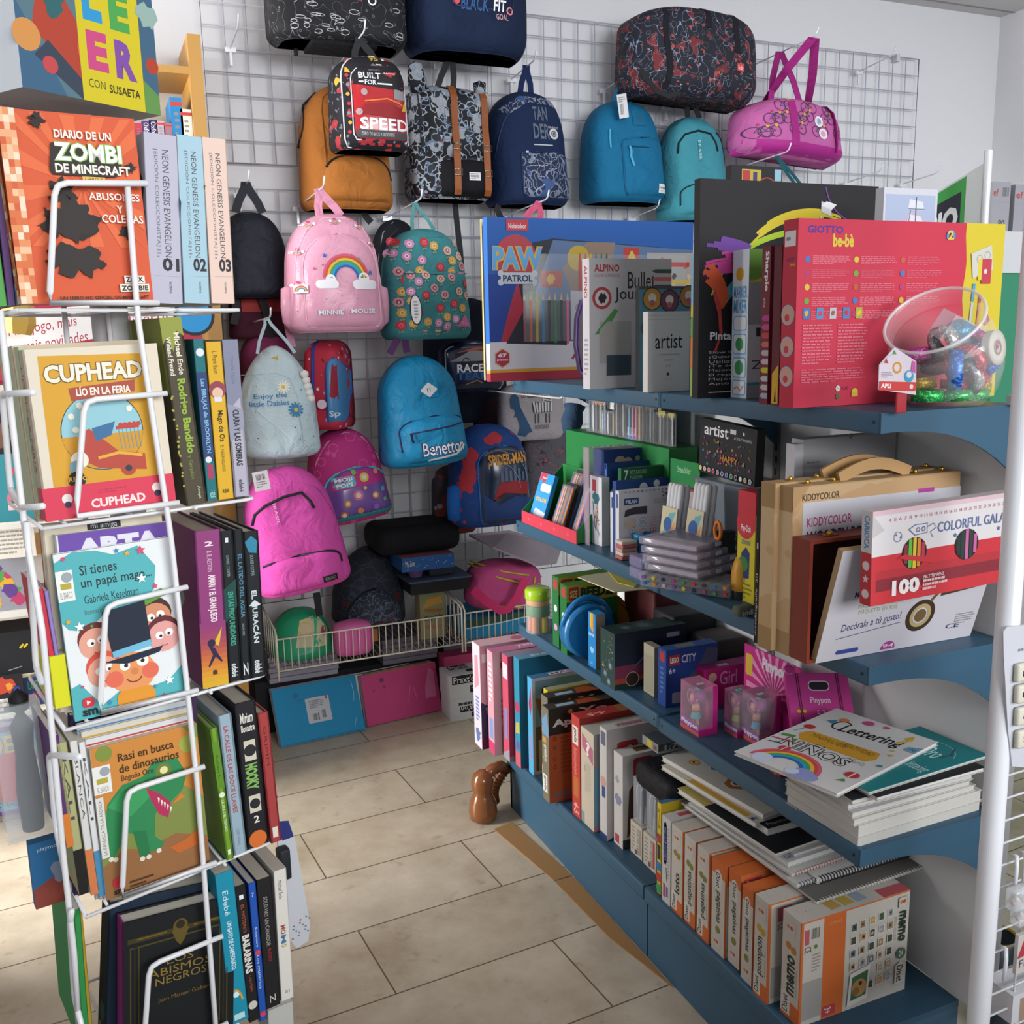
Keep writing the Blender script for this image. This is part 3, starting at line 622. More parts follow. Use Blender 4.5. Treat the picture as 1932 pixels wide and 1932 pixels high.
for q in (-.47,.47): m = b.M(); m.lathe([(.0,-.07),(.022,-.05),(.026,0),(.022,.06),(0,.07)],PK,(b.W*q,-.06,b.H*.22),12); m.build('side_pocket',b.root)
hung(b,602,362,fabric('#d996b0'),'white wire hook holding the pink rainbow backpack',half=.036,hw=.013)
m = M(); m.strap([ony(x,y,3.36) for x,y in ((541,600),(546,630),(552,655))],.012,'#c98aa6'); m.build('shoulder_strap',b.root)
# --- floral backpack
b = Bag('backpack','teal backpack with red, pink and ochre flower print, right of the pink rainbow one',(718,424,892,641),3.22,.16,fabric('#3e8289'),n=3.2,rt=.42,taper=.86,topd=.65)
def flower(f,u,v,r,c1,c2,c3=None,n=8):
    for k in range(n): a = 2*pi*k/n; f.circ(u+.62*r*f.h/f.w*cos(a),v+.62*r*sin(a),r*.42,c1,n=8)
    f.circ(u,v,r*.5,c2,n=10); f.circ(u,v,r*.24,c3 or c1,n=8)
def meadow(f,seed,n,r):
    g = random.Random(seed); P = []
    for _ in range(900):
        u,v = .07+.86*g.random(),.05+.9*g.random()
        if all(hypot((u-a)*f.w/f.h,v-b_) > 2.25*r for a,b_ in P): P.append((u,v))
        if len(P) >= n: break
    for k,(u,v) in enumerate(P):
        f.k = 1; c = [('#b5343e','#d8606a','#b5343e'),('#c084ab','#e0cbd8','#b5527f'),('#c79c4d','#d9bf86','#9a7a3c'),('#d3b09c','#a04a5c','#e2d2c4'),('#c98f96','#7a3b4f','#d7b3ae')][k % 5]
        f.line([(u,v-.2*r),(u,v-2*r)],.06*r,'#2b5a55'); f.circ(u-.25*r,v-1.5*r,.22*r,'#8fa07a',n=6); f.circ(u+.25*r,v-1.4*r,.22*r,'#8fa07a',n=6); flower(f,u,v,r,*c)
f = b.face(b.bm,-.93,.93,.06,.95); meadow(f,4,40,.046); b.done()
fc,fin = b.pocket(-.66,.88,.08,.60,.018,fabric('#3e8289'),arch=.08); meadow(fc,9,24,.072); fin(); lf = b.plift
b.curve([(-.66,.585),(.1,.575),(.86,.59)],.0022,'#2b5f66',off=.014); b.curve([(-.55,.93),(-.2,.90),(.3,.91),(.6,.93)],.0022,'#2f7a80')
f,fin = b.patch(.44,.82,.10,.21,'#c9689a','triangle_patch',lift=lf); f.m.v = []; f.m.f = []; f.m.i = []; f.m.s = []; f.poly([(0,.1),(1,.1),(.55,1),(.45,1)],'#c9689a'); f.txt(.3,.25,.7,.55,'flo','#e3a3c4'); fin()
m = b.M(); f = b.face(m,-.62,-.40,.13,.40,lambda x,z: .034); f.circ(.5,.5,.2,'#1d1d22',ry=.5); f.circ(.5,.5,.165,'#cfcdd2',ry=.46); f.lines(.3,.2,.7,.8,6,'#8a8a90'); m.build('swing_tag',b.root)
hung(b,782,385,fabric('#5a9296'),'white wire hook holding the floral backpack',hw=.006,half=.04)
# --- dark backpack behind the floral one
b = Bag('backpack','black backpack with grey piping, mostly hidden behind the floral one',(700,408,806,600),3.44,.12,fabric('#181b24'),rt=.45,taper=.86); b.done()
b.curve([(-.9,.2),(-.85,.55),(-.6,.85),(-.2,.96)],.0022,'#8b8d96','piping'); b.curve([(-.75,.2),(-.7,.5),(-.5,.78),(-.1,.88)],.002,'#3a3d48','piping')
# --- pale blue daisy bag
b = Bag('backpack','pale blue bag with daisies and cursive blue lettering, at the left below the black one',(450,652,607,868),3.12,.15,fabric('#b9cbd2',.45,.9),n=2.6,rt=.5,pt=1.7,rb=.08,taper=.88,topd=.42,amp=.012)
f = b.face(b.bm,-.9,.9,.02,.9)
for k in range(16): f.circ(.1+.8*rnd.random(),.05+.7*rnd.random(),.006,rnd.choice(['#d2b95c','#3a4a63','#d4a05e','#8fa8b5']))
def daisy(f,u,v,r,c,e):
    for k in range(12): a = 2*pi*k/12; q = f.h/f.w; f.line([(u+.25*r*q*cos(a),v+.25*r*sin(a)),(u+r*q*cos(a),v+r*sin(a))],r*.26,c)
    f.circ(u,v,r*.3,e)
f.txt(.12,.575,.56,.635,'Enjoy the','#3f7fae',bold=.3,sl=.01); f.txt(.06,.51,.58,.565,'little Daisies','#3f7fae',bold=.3,sl=.01)
daisy(f,.52,.70,.065,'#e9e6dc','#d8bd4c'); daisy(f,.66,.47,.075,'#3278a6','#b9ae4c')
f.line([(.14,.48),(.4,.3),(.62,.12)],.005,'#dfe9ee'); f.line([(.02,.82),(.45,.84),(.62,.78),(.7,.6),(.72,.1)],.004,'#9fb6c0')
b.done(); m = b.M()
for k in range(5): m.lathe([(0,-.014),(.012,-.008),(.014,0),(.012,.008),(0,.014)],'#dcdad6',(b.W*.30+.004*k,-b.D*.62,b.H*(.74-.055*k)),10)
m.build('bead_charm',b.root); m = b.M(); m.strap([(-.05,-.06,b.H*.84),(0.0,-.075,b.H*.88)],.010,'#c2a93c'); m.build('yellow_tab',b.root)
hung(b,503,604,'#a9bcc6','white wire hook holding the pale blue daisy bag',hw=.005,half=.06,zat=.93)
# --- red spotted backpack, side on
STAR = pattern('star_print','#bb2f43',[('dot',24,0,.20,'#88b0d8'),('dot',31,0,.16,'#d8d4de'),('dot',47,0,.10,'#2c3f7e'),('noise',24,.68,1,'#7c2238')])
b = Bag('backpack','red side-turned backpack with white and blue spots and a blue zip',(608,640,690,812),3.24,.16,STAR,n=4,rt=.2,taper=.95,topd=.85,yaw=radians(-30),fixx=False); b.done()
b.curve([(-.35,.02),(-.36,.3),(-.32,.6),(-.28,.9),(-.2,.98)],.006,'#24479c')
fc,fin = b.pocket(.30,.98,.10,.80,.02,mat('#4a7fae',.3),arch=.3,pipe='#2457b0'); fc.poly([(.35,.4),(.8,.35),(.75,.95),(.5,.9)],'#8b2434'); fc.txt(.25,.06,.85,.18,'Sp','#c9d6e4',bold=1); fin()
m = b.M(); p = b.front(.16*b.W/2,.30*b.H,.02); m.lathe([(.016,0),(.016,.003)],'#d9c3d0',p,14,(0,-1,0)); m.build('round_charm',b.root)
m = M(); m.lathe([(0,-.09),(.03,-.08),(.035,0),(.03,.08),(0,.09)],fabric('#222a4e'),ony(601,720,3.38),10); m.build('back_straps',b.root)
# --- bright blue backpack with diamond patch
CB = fabric('#1b86b6',.42,.7)
b = Bag('backpack','bright blue backpack with a white diamond patch and script lettering',(702,672,878,884),3.14,.17,CB,n=3.0,rt=.34,pt=2.0,taper=.78,topd=.62,amp=.012,roll=radians(-4))
b.done(); fc,fin = b.pocket(-.70,.86,.05,.46,.026,CB,arch=.35,zipc='#2a2a5c',zfrac=(.1,.72),zr=.003)
fc.txt(.235,.14,.875,.46,'Benetton','#25306b',bold=2.2,sl=.02); fc.txt(.25,.155,.86,.445,'Benetton',WH,bold=.5,sl=.02); fc.line([(.32,.05),(.5,.09),(.72,.13),(.88,.30)],.05,WH)
fin(); lf = b.plift; b.curve([(-.55,.33),(-.1,.345),(.35,.36),(.66,.37)],.0026,'#2a2a5c',off=.03); m = b.M(); m.strap([b.front(x*b.W/2,z*b.H,.033) for x,z in ((-.52,.33),(-.52,.28),(-.5,.25))],.004,'#20204a'); m.build('zip_pull',b.root)
f,fin = b.patch(-.14,.26,.625,.76,CB,'diamond_patch'); f.poly([(0,.5),(.5,0),(1,.5),(.5,1)],'#dfe3e6'); f.line([(.42,.36),(.42,.62)],.05,'#2e3f57'); f.line([(.56,.38),(.56,.64)],.05,'#2e3f57'); fin()
m = M()
for P in (((735,668),(750,640),(758,612)),((768,665),(764,640),(760,612))): m.strap([ony(x,y,3.28) for x,y in P],.012,'#5b2f63')
m.build('grab_handle',b.root)
# --- racing pencil bag
b = Bag('pencil_bag','dark blue pencil bag with racing lettering beside the tall box display',(830,643,948,740),3.30,.08,fabric('#152040',.5),'bag',n=5,rt=.25,rb=.2,taper=1,topd=.9,amp=.003); b.done()
fc,fin = b.pocket(-.94,.94,.05,.95,.008,mat('#1a2340',.25,coat=.5),arch=.2,pipe='#b4b7c0')
fc.poly([(.05,.62),(.4,.85),(.9,.82),(.95,.65),(.5,.62)],'#8c8e96'); fc.circ(.32,.60,.10,'#23252e'); fc.poly([(.12,.80),(.5,.92),(.8,.88),(.4,.84)],'#b55a4c'); fc.txt(.16,.38,.62,.56,'RACE',WH,bold=1.3); fc.txt(.14,.22,.72,.38,'TEAM','#2f62ac',bold=1.3); fc.line([(.3,.12),(.5,.2),(.6,.14)],.02,'#b9803f'); fin()
# --- white drawing bag
b = Bag('drawstring_bag','cream drawstring bag with a zebra and a blue dinosaur drawing under the top shelf',(940,722,1066,832),3.32,.06,fabric('#9d979c'),'bag',n=5,rt=.25,rb=.2,taper=.95,topd=.8,amp=.006)
f = b.face(b.bm); f.txt(.30,.74,.56,.86,'LA CEBRA','#3a3640'); f.rect(.5,.92,.6,.97,'#a33440')
f.poly([(.46,.68),(.52,.64),(.62,.66),(.64,.86),(.68,.86),(.76,.72),(.76,.5),(.5,.48)],'#c9c6ca')
for k in range(7): f.line([(.48+.04*k,.48),(.46+.045*k,.66)],.018,'#26232a')
for k in range(4): f.line([(.64,.68+.045*k),(.75,.66+.04*k)],.014,'#26232a')
for x in (.5,.55,.66,.71): f.line([(x,.46),(x-.005,.3)],.016,'#26232a')
f.poly([(.12,.72),(.14,.80),(.2,.82),(.25,.76),(.27,.6),(.40,.28),(.44,.16),(.38,.14),(.34,.08),(.22,.12),(.26,.26),(.22,.44),(.17,.42),(.20,.5),(.18,.56),(.13,.58)],'#22496e'); f.txt(.48,.2,.7,.27,'UN DINOSAURIO','#3a3640'); b.done()
# --- web patterned backpack
b = Bag('backpack',"children's blue backpack with a red lettered web-style front, beside the lower shelves",(848,806,1004,998),3.22,.15,pattern('blue_red_print','#143a78',[('noise',15,.60,1,'#a52c35'),('squig',20,.495,.505,'#23509c')]),n=3.4,rt=.4,taper=.9,topd=.7); b.done()
fc,fin = b.pocket(-.50,.92,.05,.80,.02,mat('#15233f',.25,coat=.5),arch=.28,pipe='#2a6bc0')
fc.poly([(.05,.05),(.95,.05),(.95,.3),(.6,.35),(.3,.25),(.05,.4)],'#1d3a6e'); fc.poly([(.2,.3),(.4,.62),(.46,.4),(.85,.36),(.9,.5),(.6,.56),(.3,.5)],'#8e2229')
for k in range(7): fc.rect(.35+.08*k,.55,.40+.08*k,.66+.12*((k*.6) % 1),'#55617c')
fc.line(arc(.3,.45,.6,.5,0,90),.006,'#8d97ac'); fc.line(arc(.3,.45,.4,.35,0,90),.006,'#8d97ac'); fc.txt(.16,.76,.86,.90,'SPIDER-MAN','#c98d3a',bold=1.5,sl=.02)
fin(); m = b.M(); m.lathe([(.0,-.07),(.03,-.06),(.034,0),(.03,.06),(0,.07)],fabric('#1a59a8'),(-b.W*.47,-.07,b.H*.25),12); m.build('side_pocket',b.root)
m = M(); f = Face(m,ony(1015,1020,3.2),(1,0,-.1),(.1,0,1),.03,.036); f.rect(0,0,1,1,'#b5b2b4'); f.lines(.2,.2,.8,.8,4,'#7a7a80'); m.build('price_tag',b.root)
# --- magenta preschool backpack
b = Bag('backpack',"children's magenta backpack with a purple cartoon pocket and light blue trim",(566,815,724,992),3.24,.14,pattern('magenta_print','#b52f79',[('dot',20,.30,.36,'#c9528f')]),n=3.2,rt=.48,taper=.82,topd=.65,roll=radians(-7)); b.done()
b.curve([(-.95,.1),(-.9,.45),(-.72,.72),(-.4,.9),(.1,.97),(.5,.88),(.8,.65),(.92,.3)],.003,'#c9869f','piping')
fc,fin = b.pocket(-.72,.9,.05,.60,.022,mat('#6d4a95',.3,coat=.4),arch=.45,zipc='#5fb0bf',zfrac=(.2,.78),zr=.004,pr=2.2)
fc.poly([(.06,.62),(.97,.66),(.88,.84),(.7,.95),(.3,.94),(.12,.8)],'#b32e7c'); fc.rrect(.12,.66,.46,.88,'#55aebc',.06); fc.txt(.16,.77,.42,.86,'MOJI',WH,bold=1.5); fc.txt(.17,.68,.42,.76,'POPS',WH,bold=1.5)
for u,v,r,c in ((.60,.80,.09,'#c5b743'),(.46,.48,.1,'#c96d8f'),(.72,.42,.07,'#c98a3c'),(.28,.36,.07,'#c9862e'),(.86,.5,.05,'#5aa0ba'),(.2,.15,.08,'#a8623c'),(.45,.18,.06,'#d07a4a'),(.7,.2,.06,'#8d5bb0'),(.46,.93,.05,'#7fae5a'),(.80,.86,.05,'#d99a7a'),(.58,.6,.035,'#d8b26a'),(.86,.3,.04,'#6fae7a')): fc.circ(u,v,r,c); fc.circ(u,v,r*.55,'#d9c3bd' if r > .06 else c)
fc.poly([(.05,.02),(.97,.02),(.97,.12),(.6,.08),(.3,.13),(.05,.08)],'#2f7d86'); fin()
# --- orchid backpack low at the left
OR = fabric('#c2489a',.75)
b = Bag('backpack','large orchid pink backpack with black zips and a paper tag, low beside the book rack',(440,892,636,1130),2.98,.16,OR,n=3.4,rt=.42,taper=.82,topd=.6,roll=radians(-8)); b.done()
b.curve([(-.80,.62),(-.72,.70),(-.5,.76),(-.1,.80),(.25,.80),(.38,.72),(.42,.66)],.005,'#191a22'); b.curve([(.42,.86),(.62,.78),(.8,.6),(.9,.4),(.95,.2)],.0014,'#8d2f72','seam')
fc,fin = b.pocket(-.9,.74,.05,.33,.018,OR,arch=.35,zipc='#191a22',zfrac=(.3,.84),zr=.004); fin(); lf = b.plift
f,fin = b.patch(.26,.56,.075,.13,'#1b1a1c',lift=lf); f.txt(.15,.25,.85,.75,'FORECAST','#8d8580'); fin()
f,fin = b.patch(-.36,-.30,.60,.78,OR,'brand_print'); f.txt(0,0,1,1,'BRASIL','#d3a7c5',rot=-90); fin()
m = M(); f = Face(m,ony(482,928,2.96),(1,0,.12),(-.12,0,1),.046,.058); f.rect(0,0,1,1,'#d3cbcf'); f.lines(.15,.15,.85,.5,3,'#77727a'); f.bars(.2,.55,.8,.85,n=10); m.build('paper_tag',b.root)
# --- bags of which only the top shows behind the boxes
b = Bag('backpack','coral pink bag of which only the top shows behind the blue art set box',(958,403,1062,560),3.25,.12,fabric('#c85a7a'),rt=.5,taper=.6); b.done(); hung(b,1016,385,fabric('#c85a7a'),'white wire hook holding the coral pink bag',half=.03)
b = Bag('backpack','dark patterned bag with red edging behind the black painting box',(1455,338,1560,470),3.2,.12,fabric('#20222c'),rt=.5,taper=.8); b.curve([(-.9,.7),(-.4,.9),(.3,.92),(.8,.75)],.002,'#a33f3c','piping'); b.done(); hung(b,1464,296,fabric('#1f5562'),'white wire hook above the black painting box',half=.014,hw=.006)
b = Bag('gym_bag','pink and mauve bag mostly hidden behind the pale blue daisy bag',(452,628,560,760),3.46,.1,fabric('#7c2f54'),'bag',rt=.4,taper=.9); b.done()
b = Bag('backpack','dark wine red bag behind the plain black backpack',(430,545,545,640),3.50,.1,fabric('#4d2030'),rt=.3,taper=.9); b.done(); m = b.M(); f = b.face(m,-.6,.9,.55,.85); f.rect(0,0,1,1,'#a83a38'); m.build('orange_band',b.root)
b = Bag('backpack','dark blue backpack in the shade behind the racing pencil bag',(800,560,960,800),3.5,.1,fabric('#141a2c'),rt=.3,taper=.95); b.done()
b = Bag('backpack','dark maroon backpack in the shade behind the zebra drawstring bag',(895,745,985,850),3.46,.1,fabric('#2c1a24'),rt=.4,taper=.9); b.done()
b = Bag('drawstring_bag','grey drawstring bag with coloured drawings beside the green pen display',(985,780,1075,960),3.42,.06,pattern('kid_drawings','#55525a',[('squig',22,.49,.51,'#9a4a55'),('squig',30,.49,.51,'#25252b')]),'bag',rt=.2); b.done()
# bare hooks
for px,py,lab in ((434,93,'bare white wire hook at the upper left of the grid'),(1618,136,'bare white wire hook high at the right of the grid'),(1596,345,'bare white wire hook above the picture of a ship'),(1700,348,'bare white wire hook nearest the right end of the grid'),(1190,412,'bare white wire hook above the blue art set box')):
    p = ony(px,py,3.668); hook(p.x,p.z,3.44,lab,.05)


# ================================================================ the white wire book spinner
RTH = radians(12.3); RO = Vector((0.02245,1.13685,0)); RA = Vector((cos(RTH),sin(RTH),0)); RBV = Vector((-sin(RTH),cos(RTH),0))
RMX = Matrix.Translation(RO) @ Matrix.Rotation(RTH,4,'Z')
def rp(px,py,v=0):
    d = ray(px,py); s = ((RO-CP).dot(RBV)+v)/d.dot(RBV); p = CP+d*s; return ((p-RO).dot(RA),v,p.z)
def rpu(px,py,u):
    d = ray(px,py); s = ((RO-CP).dot(RA)+u)/d.dot(RA); p = CP+d*s; return (u,(p-RO).dot(RBV),p.z)
RW = mat('#e4e4e6',.3,coat=.3)
rack = thing('book_spinner','white wire book spinner full of books at the left, five tiers high','book rack',RO+RBV*.13,None)
CV = .125                                                    # centre of the column
m = M(RMX); m.lathe([(.021,.03),(.021,1.67)],mat('#c9c9cc',.4),(rp(208,610,CV)[0],CV,0),16); m.build('centre_pole',rack)
m = M(RMX)
m.lathe([(.20,0),(.20,.02),(.03,.05),(.022,.06)],RW,(0,CV,0),28); m.build('foot',rack)
def wire(pts,name='wire_loop',r=.0033,closed=False):
    m = M(RMX); P = []
    for k,p in enumerate(pts):                              # rounded corners
        p = Vector(p)
        if 0 < k < len(pts)-1 and (Vector(pts[k-1])-p).length > .03 and (Vector(pts[k+1])-p).length > .03:
            a = p+(Vector(pts[k-1])-p).normalized()*.012; b = p+(Vector(pts[k+1])-p).normalized()*.012
            P += [a,a.lerp(p,.6).lerp(b,.2),b.lerp(p,.6).lerp(a,.2),b]
        else: P.append(p)
    m.tube(P,r,RW,8); return m.build(name,rack)
wire([rp(240,345),rp(260,600),rp(290,800),rp(322,1010),rp(348,1250),rp(372,1480),rp(395,1780),rp(416,2060)],'upright_wire')
TZ = [1.487,1.262,1.037,.812,.588]
for L in ([(278,346),(104,345),(94,550),(94,571),(300,571)],[(315,742),(160,755),(146,940),(146,974),(338,948)],[(354,1107),(200,1142),(190,1320),(190,1346),(374,1302)],[(386,1446),(240,1492),(231,1670),(231,1691),(408,1627)],[(420,1766),(282,1822),(270,1990),(270,2010),(430,1930)]):
    wire([rp(x,y,-.003) for x,y in L])
for L in ([(62,741),(4,743),(20,925),(42,958),(80,955)],[(0,585),(18,750),(45,985),(80,1190),(100,1400),(118,1600),(140,1800),(150,1960)],[(150,1428),(92,1424),(105,1560),(122,1640)],[(135,1718),(132,1745),(140,1880),(160,1960)],[(50,985),(60,1120),(68,1260),(80,1290)]):
    wire([rpu(x,y,-.105) for x,y in L],'side_wire')
for z in TZ:                                                 # the wire trays under each tier
    z -= .002
    wire([(-.085,.0,z-.004),(.158,.03,z-.004),(.158,.22,z-.004),(-.085,.22,z-.004),(-.085,.0,z-.004)],'tray_wire',.0022)
    for k in range(3): wire([(-.06+.07*k,.01,z-.004),(-.06+.07*k,.22,z-.004)],'tray_wire',.0018)
for u,v in ((-.02,.11),(.025,.10)): wire([(u,v,.05),(u,v,1.75)],'core_wire',.003)

PG = pages()
class Book:
    """hardback or paperback; the printed cover is one part, the paper block another"""
    def __init__(k,name,label,mx,w,t,h,cover,spine=None,back=None,hard=False,pg=PG,mode='front',group=None,tagname='book'):
        k.w,k.t,k.h = w,t,h; k.mode = mode; spine = spine or cover; back = back or cover
        k.root = thing(name,label,tagname,mx @ Vector((w/2 if mode == 'front' else t/2,t/2 if mode == 'front' else w/2,0)),group)
        o = .0025 if hard else .0004; c = .0022 if hard else .0008; m = k.m = M(mx); p = M(mx)
        if mode == 'front':                                  # cover towards the reader, spine at the left
            m.box(0,w,0,c,0,h,cover); m.box(0,w,t-c,t,0,h,back); m.box(0,c,0,t,0,h,spine); p.box(c,w-o,c,t-c,o,h-o,pg)
            k.front = Face(m,(0,0,0),(1,0,0),(0,0,1),w,h); k.spine = Face(m,(0,t,0),(0,-1,0),(0,0,1),t,h)
        else:                                                # spine towards the reader, w is how deep the book runs back
            m.box(0,t,0,c,0,h,spine); m.box(0,c,0,w,0,h,cover); m.box(t-c,t,0,w,0,h,back); p.box(c,t-c,c,w-o,o,h-o,pg)
            k.spine = Face(m,(0,0,0),(1,0,0),(0,0,1),t,h); k.left = Face(m,(0,w,0),(0,-1,0),(0,0,1),w,h)
        p.build('page_block',k.root)
    def done(k): return k.m.build('cover',k.root)
def fbook(name,label,BL,BR,TL,v,t,cover,zb=None,**kw):
    a,b,c = rp(*BL,v),rp(*BR,v),rp(*TL,v); w = hypot(b[0]-a[0],b[2]-a[2]); h = hypot(c[0]-a[0],c[2]-a[2]); ln = atan2(b[2]-a[2],b[0]-a[0])
    mx = RMX @ Matrix.Translation((a[0],v,a[2] if zb is None else zb)) @ Matrix.Rotation(-ln,4,'Y') @ Matrix.Rotation(radians(-1.5),4,'X')
    return Book(name,label,mx,w,t,h,cover,**kw)
def sbook(name,label,BL,BR,TL,cover,w=.15,v=.012,**kw):
    a,b,c = rp(*BL,v),rp(*BR,v),rp(*TL,v); t = abs(b[0]-a[0]); h = hypot(c[0]-a[0],c[2]-a[2]); ln = atan2(c[0]-a[0],c[2]-a[2])
    mx = RMX @ Matrix.Translation((a[0],v,a[2])) @ Matrix.Rotation(ln,4,'Y')
    return Book(name,label,mx,w,t,h,cover,mode='spine',**kw)

# ---- first tier
B = fbook('paperback','orange paperback with black ink splats and a checked spine, top tier of the book spinner',(40,573),(290,569),(14,202),.010,.030,'#cd5530',spine='#d98a5a'); f = B.front
for k in range(16):
    a = 2*pi*k/16+.1; f.poly([(.55,.62),(.55+.95*cos(a-.09),.62+.75*sin(a-.09)),(.55+.95*cos(a+.09),.62+.75*sin(a+.09))] if abs(.55+.95*cos(a)) < 0 else [(.55,.62),(min(max(.55+.6*cos(a-.09),.01),.99),min(max(.62+.6*sin(a-.09),.3),.99)),(min(max(.55+.6*cos(a+.09),.01),.99),min(max(.62+.6*sin(a+.09),.3),.99))],'#d9683c')
f.rect(.0,.0,.12,1,'#d98555')
for i in range(27):
    for j in range(3): f.rect(.04*j,i/27,.04*j+.04,(i+1)/27,rnd.choice(['#d98a5a','#e5b892','#c95d34','#ead0b8','#cf6d40','#e0a277']))
for u,v,r,s in ((.27,.95,.05,1),(.93,.73,.04,2),(.83,.38,.05,3),(.38,.20,.05,4),(.40,.58,.10,5),(.55,.42,.12,6),(.30,.43,.10,7),(.62,.20,.03,8)): f.splat(u,v,r,'#241d1c',s,22,.7)
f.splat(.44,.44,.15,'#2a2320',11,22,.5); f.splat(.36,.24,.12,'#2a2320',12,22,.6); f.splat(.52,.22,.10,'#2a2320',13,22,.6)
f.poly([(.35,.84),(.82,.82),(.87,.70),(.80,.675),(.34,.675),(.32,.7)],'#2a2320')
f.txt(.38,.865,.80,.91,'DIARIO DE UN','#e6e0d4',bold=1.5); f.txt(.36,.745,.87,.85,'ZOMBI','#7fae52',bold=3); f.txt(.365,.75,.865,.845,'ZOMBI','#ece9dc',bold=1.5); f.txt(.36,.685,.92,.735,'DE MINECRAFT','#e6e0d4',bold=1.5)
f.rect(.55,.645,.72,.672,'#d8b35c'); f.txt(.57,.648,.70,.668,'LIBRO 2','#40301d'); f.txt(.58,.55,.97,.59,'ABUSONES','#f0ddd0',bold=1); f.txt(.78,.485,.83,.525,'Y','#f0ddd0',bold=1); f.txt(.66,.43,.98,.475,'COLEGAS','#f0ddd0',bold=1)
f.rect(.78,.10,.94,.145,'#e6e0d4'); f.rect(.74,.055,.97,.098,'#e6e0d4'); f.txt(.79,.108,.93,.138,'ZACK','#241d1c',bold=1.5); f.txt(.75,.062,.96,.09,'ZOMBIE','#241d1c',bold=1.5); f.txt(.28,.015,.96,.035,'UN LIBRO NO OFICIAL DE MINECRAFT','#3a1c14',bold=1)
s = B.spine
for i in range(27):
    for j in range(4): s.rect(.25*j,i/27,.25*j+.25,(i+1)/27,rnd.choice(['#d98a5a','#e5b892','#c95d34','#ead0b8','#cf6d40']))
B.done()
for nm,a,b_,t,c,lab in (('g',(-22,578),(14,576),(-62,300),'#4f9a4a','green'),('p',(15,576),(29,575),(-16,300),'#5d3f74','purple'),('b',(30,576),(39,575),(4,300),'#3a628c','blue')):
    B = sbook('paperback','slim %s paperback leaning left of the orange paperback, top tier of the spinner' % lab,a,b_,t,c,.13,.03); B.done()
for i,(xl,xr,tl,tr,c,sd) in enumerate(((283,345,270,'01','#b3b0c0','#2d2f38'),(348,396,332,'02','#9fbecb','#3a5f80'),(399,443,380,'03','#dcc0b2','#9d8378'))):
    y = 571+i*.5
    B = sbook('manga_volume','%s thick manga volume numbered %s on its spine, top tier of the spinner' % (('lilac','pale blue','peach')[i],tr),(xl,y),(xr,y),(tl,248+5*i),c,.145,spine=c,back=c); s = B.spine
    s.txt(.52,.28,.72,.91,'NEON GENESIS EVANGELION','#4b4a52',rot=-90); s.txt(.26,.34,.42,.91,'[EDICIÓN COLECCIONISTA]','#6b6a72',rot=-90); s.lines(.27,.27,.40,.33,3,'#8f8d95')
    s.txt(.42,.195,.93,.275,tr,'#2b2a30',bold=1.5); s.txt(.6,.06,.68,.13,'NORMA','#3b3a40',rot=-90); s.rect(.2,.165,.95,.167,'#a39fa8')
    B.left.splat(.7,.6,.3,sd,i,16); B.done()
# ---- second tier
B = fbook('hardback','yellow and cream hardback with a round fairground picture and a pink paper band',(88,985),(332,950),(46,660),.010,.032,'#d8cdba',spine='#b8a994',hard=True); f = B.front
f.poly([(.08,.0),(.88,.0),(.88,.945),(.10,.96)],'#cf9a2e')
f.circ(.50,.50,.235,'#2f3a3f',n=40); f.circ(.50,.50,.23,'#8dbfc9',n=40)
f.poly(arc(.50,.50,.31,.228,185,355,20),'#c9912c'); f.rect(.60,.50,.78,.52,'#b6433c')
for k in range(5): f.circ(.64+.035*k,.525,.014,'#b6433c')
for k in range(6): f.line([(.62+.03*k,.50),(.63+.03*k,.38)],.004,'#5f93a6')
f.poly([(.34,.33),(.44,.28),(.80,.24),(.80,.34),(.60,.37),(.40,.52),(.33,.50)],'#b0473a'); f.poly([(.42,.52),(.60,.55),(.56,.47),(.44,.44)],'#3b6a94'); f.line([(.44,.34),(.60,.36),(.78,.33)],.018,'#d9a53a'); f.circ(.30,.34,.05,'#e3ded0'); f.circ(.27,.30,.04,'#7da6b8'); f.circ(.66,.26,.045,'#b0473a'); f.circ(.66,.26,.02,'#2f3a3f')
for u,v in ((.28,.60),(.35,.66),(.72,.62),(.30,.52)): f.circ(u,v,.018,'#e8e2d0')
f.txt(.12,.795,.86,.91,'CUPHEAD','#5e4a26',bold=3); f.txt(.125,.80,.855,.905,'CUPHEAD','#e4dccb',bold=1.8); f.poly([(.30,.69),(.78,.72),(.79,.79),(.29,.765)],'#a34a3d'); f.txt(.34,.715,.75,.772,'LÍO EN LA FERIA','#ece3d2',bold=1.5)
f.circ(.26,.225,.05,'#2f2a22'); f.txt(.18,.21,.35,.245,'¡RETO','#d9a53a',bold=1)
f.rect(-.002,.0,1.002,.195,'#d03c54'); f.txt(.34,.045,.76,.10,'CUPHEAD','#f0d9d6',bold=1.5); f.lines(.40,.125,.66,.155,2,'#b33248')
for u in (.17,.86): f.circ(u,.12,.03,'#e6dcd6'); f.circ(u,.085,.02,'#3a3350')
s = B.spine; s.rect(0,0,1,.195,'#d03c54'); s.txt(.3,.28,.7,.9,'LÍO EN LA FERIA','#a05a4a',rot=-90); B.done()
B = sbook('paperback','thin pale green paperback with dark lettering, left of the yellow fairground hardback',(76,972),(90,969),(33,655),'#aebd9a',.13,.035); B.spine.txt(.2,.1,.8,.42,'ROBIN HOOD','#2c3f33',rot=-90,bold=1); B.spine.rect(0,.0,1,.08,'#5d8a5c'); B.spine.rect(0,.62,1,.85,'#d9a06a'); B.done()
B = fbook('paperback','cream paperback edge just behind the yellow fairground hardback',(70,985),(300,952),(40,652),.052,.012,'#c9b9a0'); B.done()
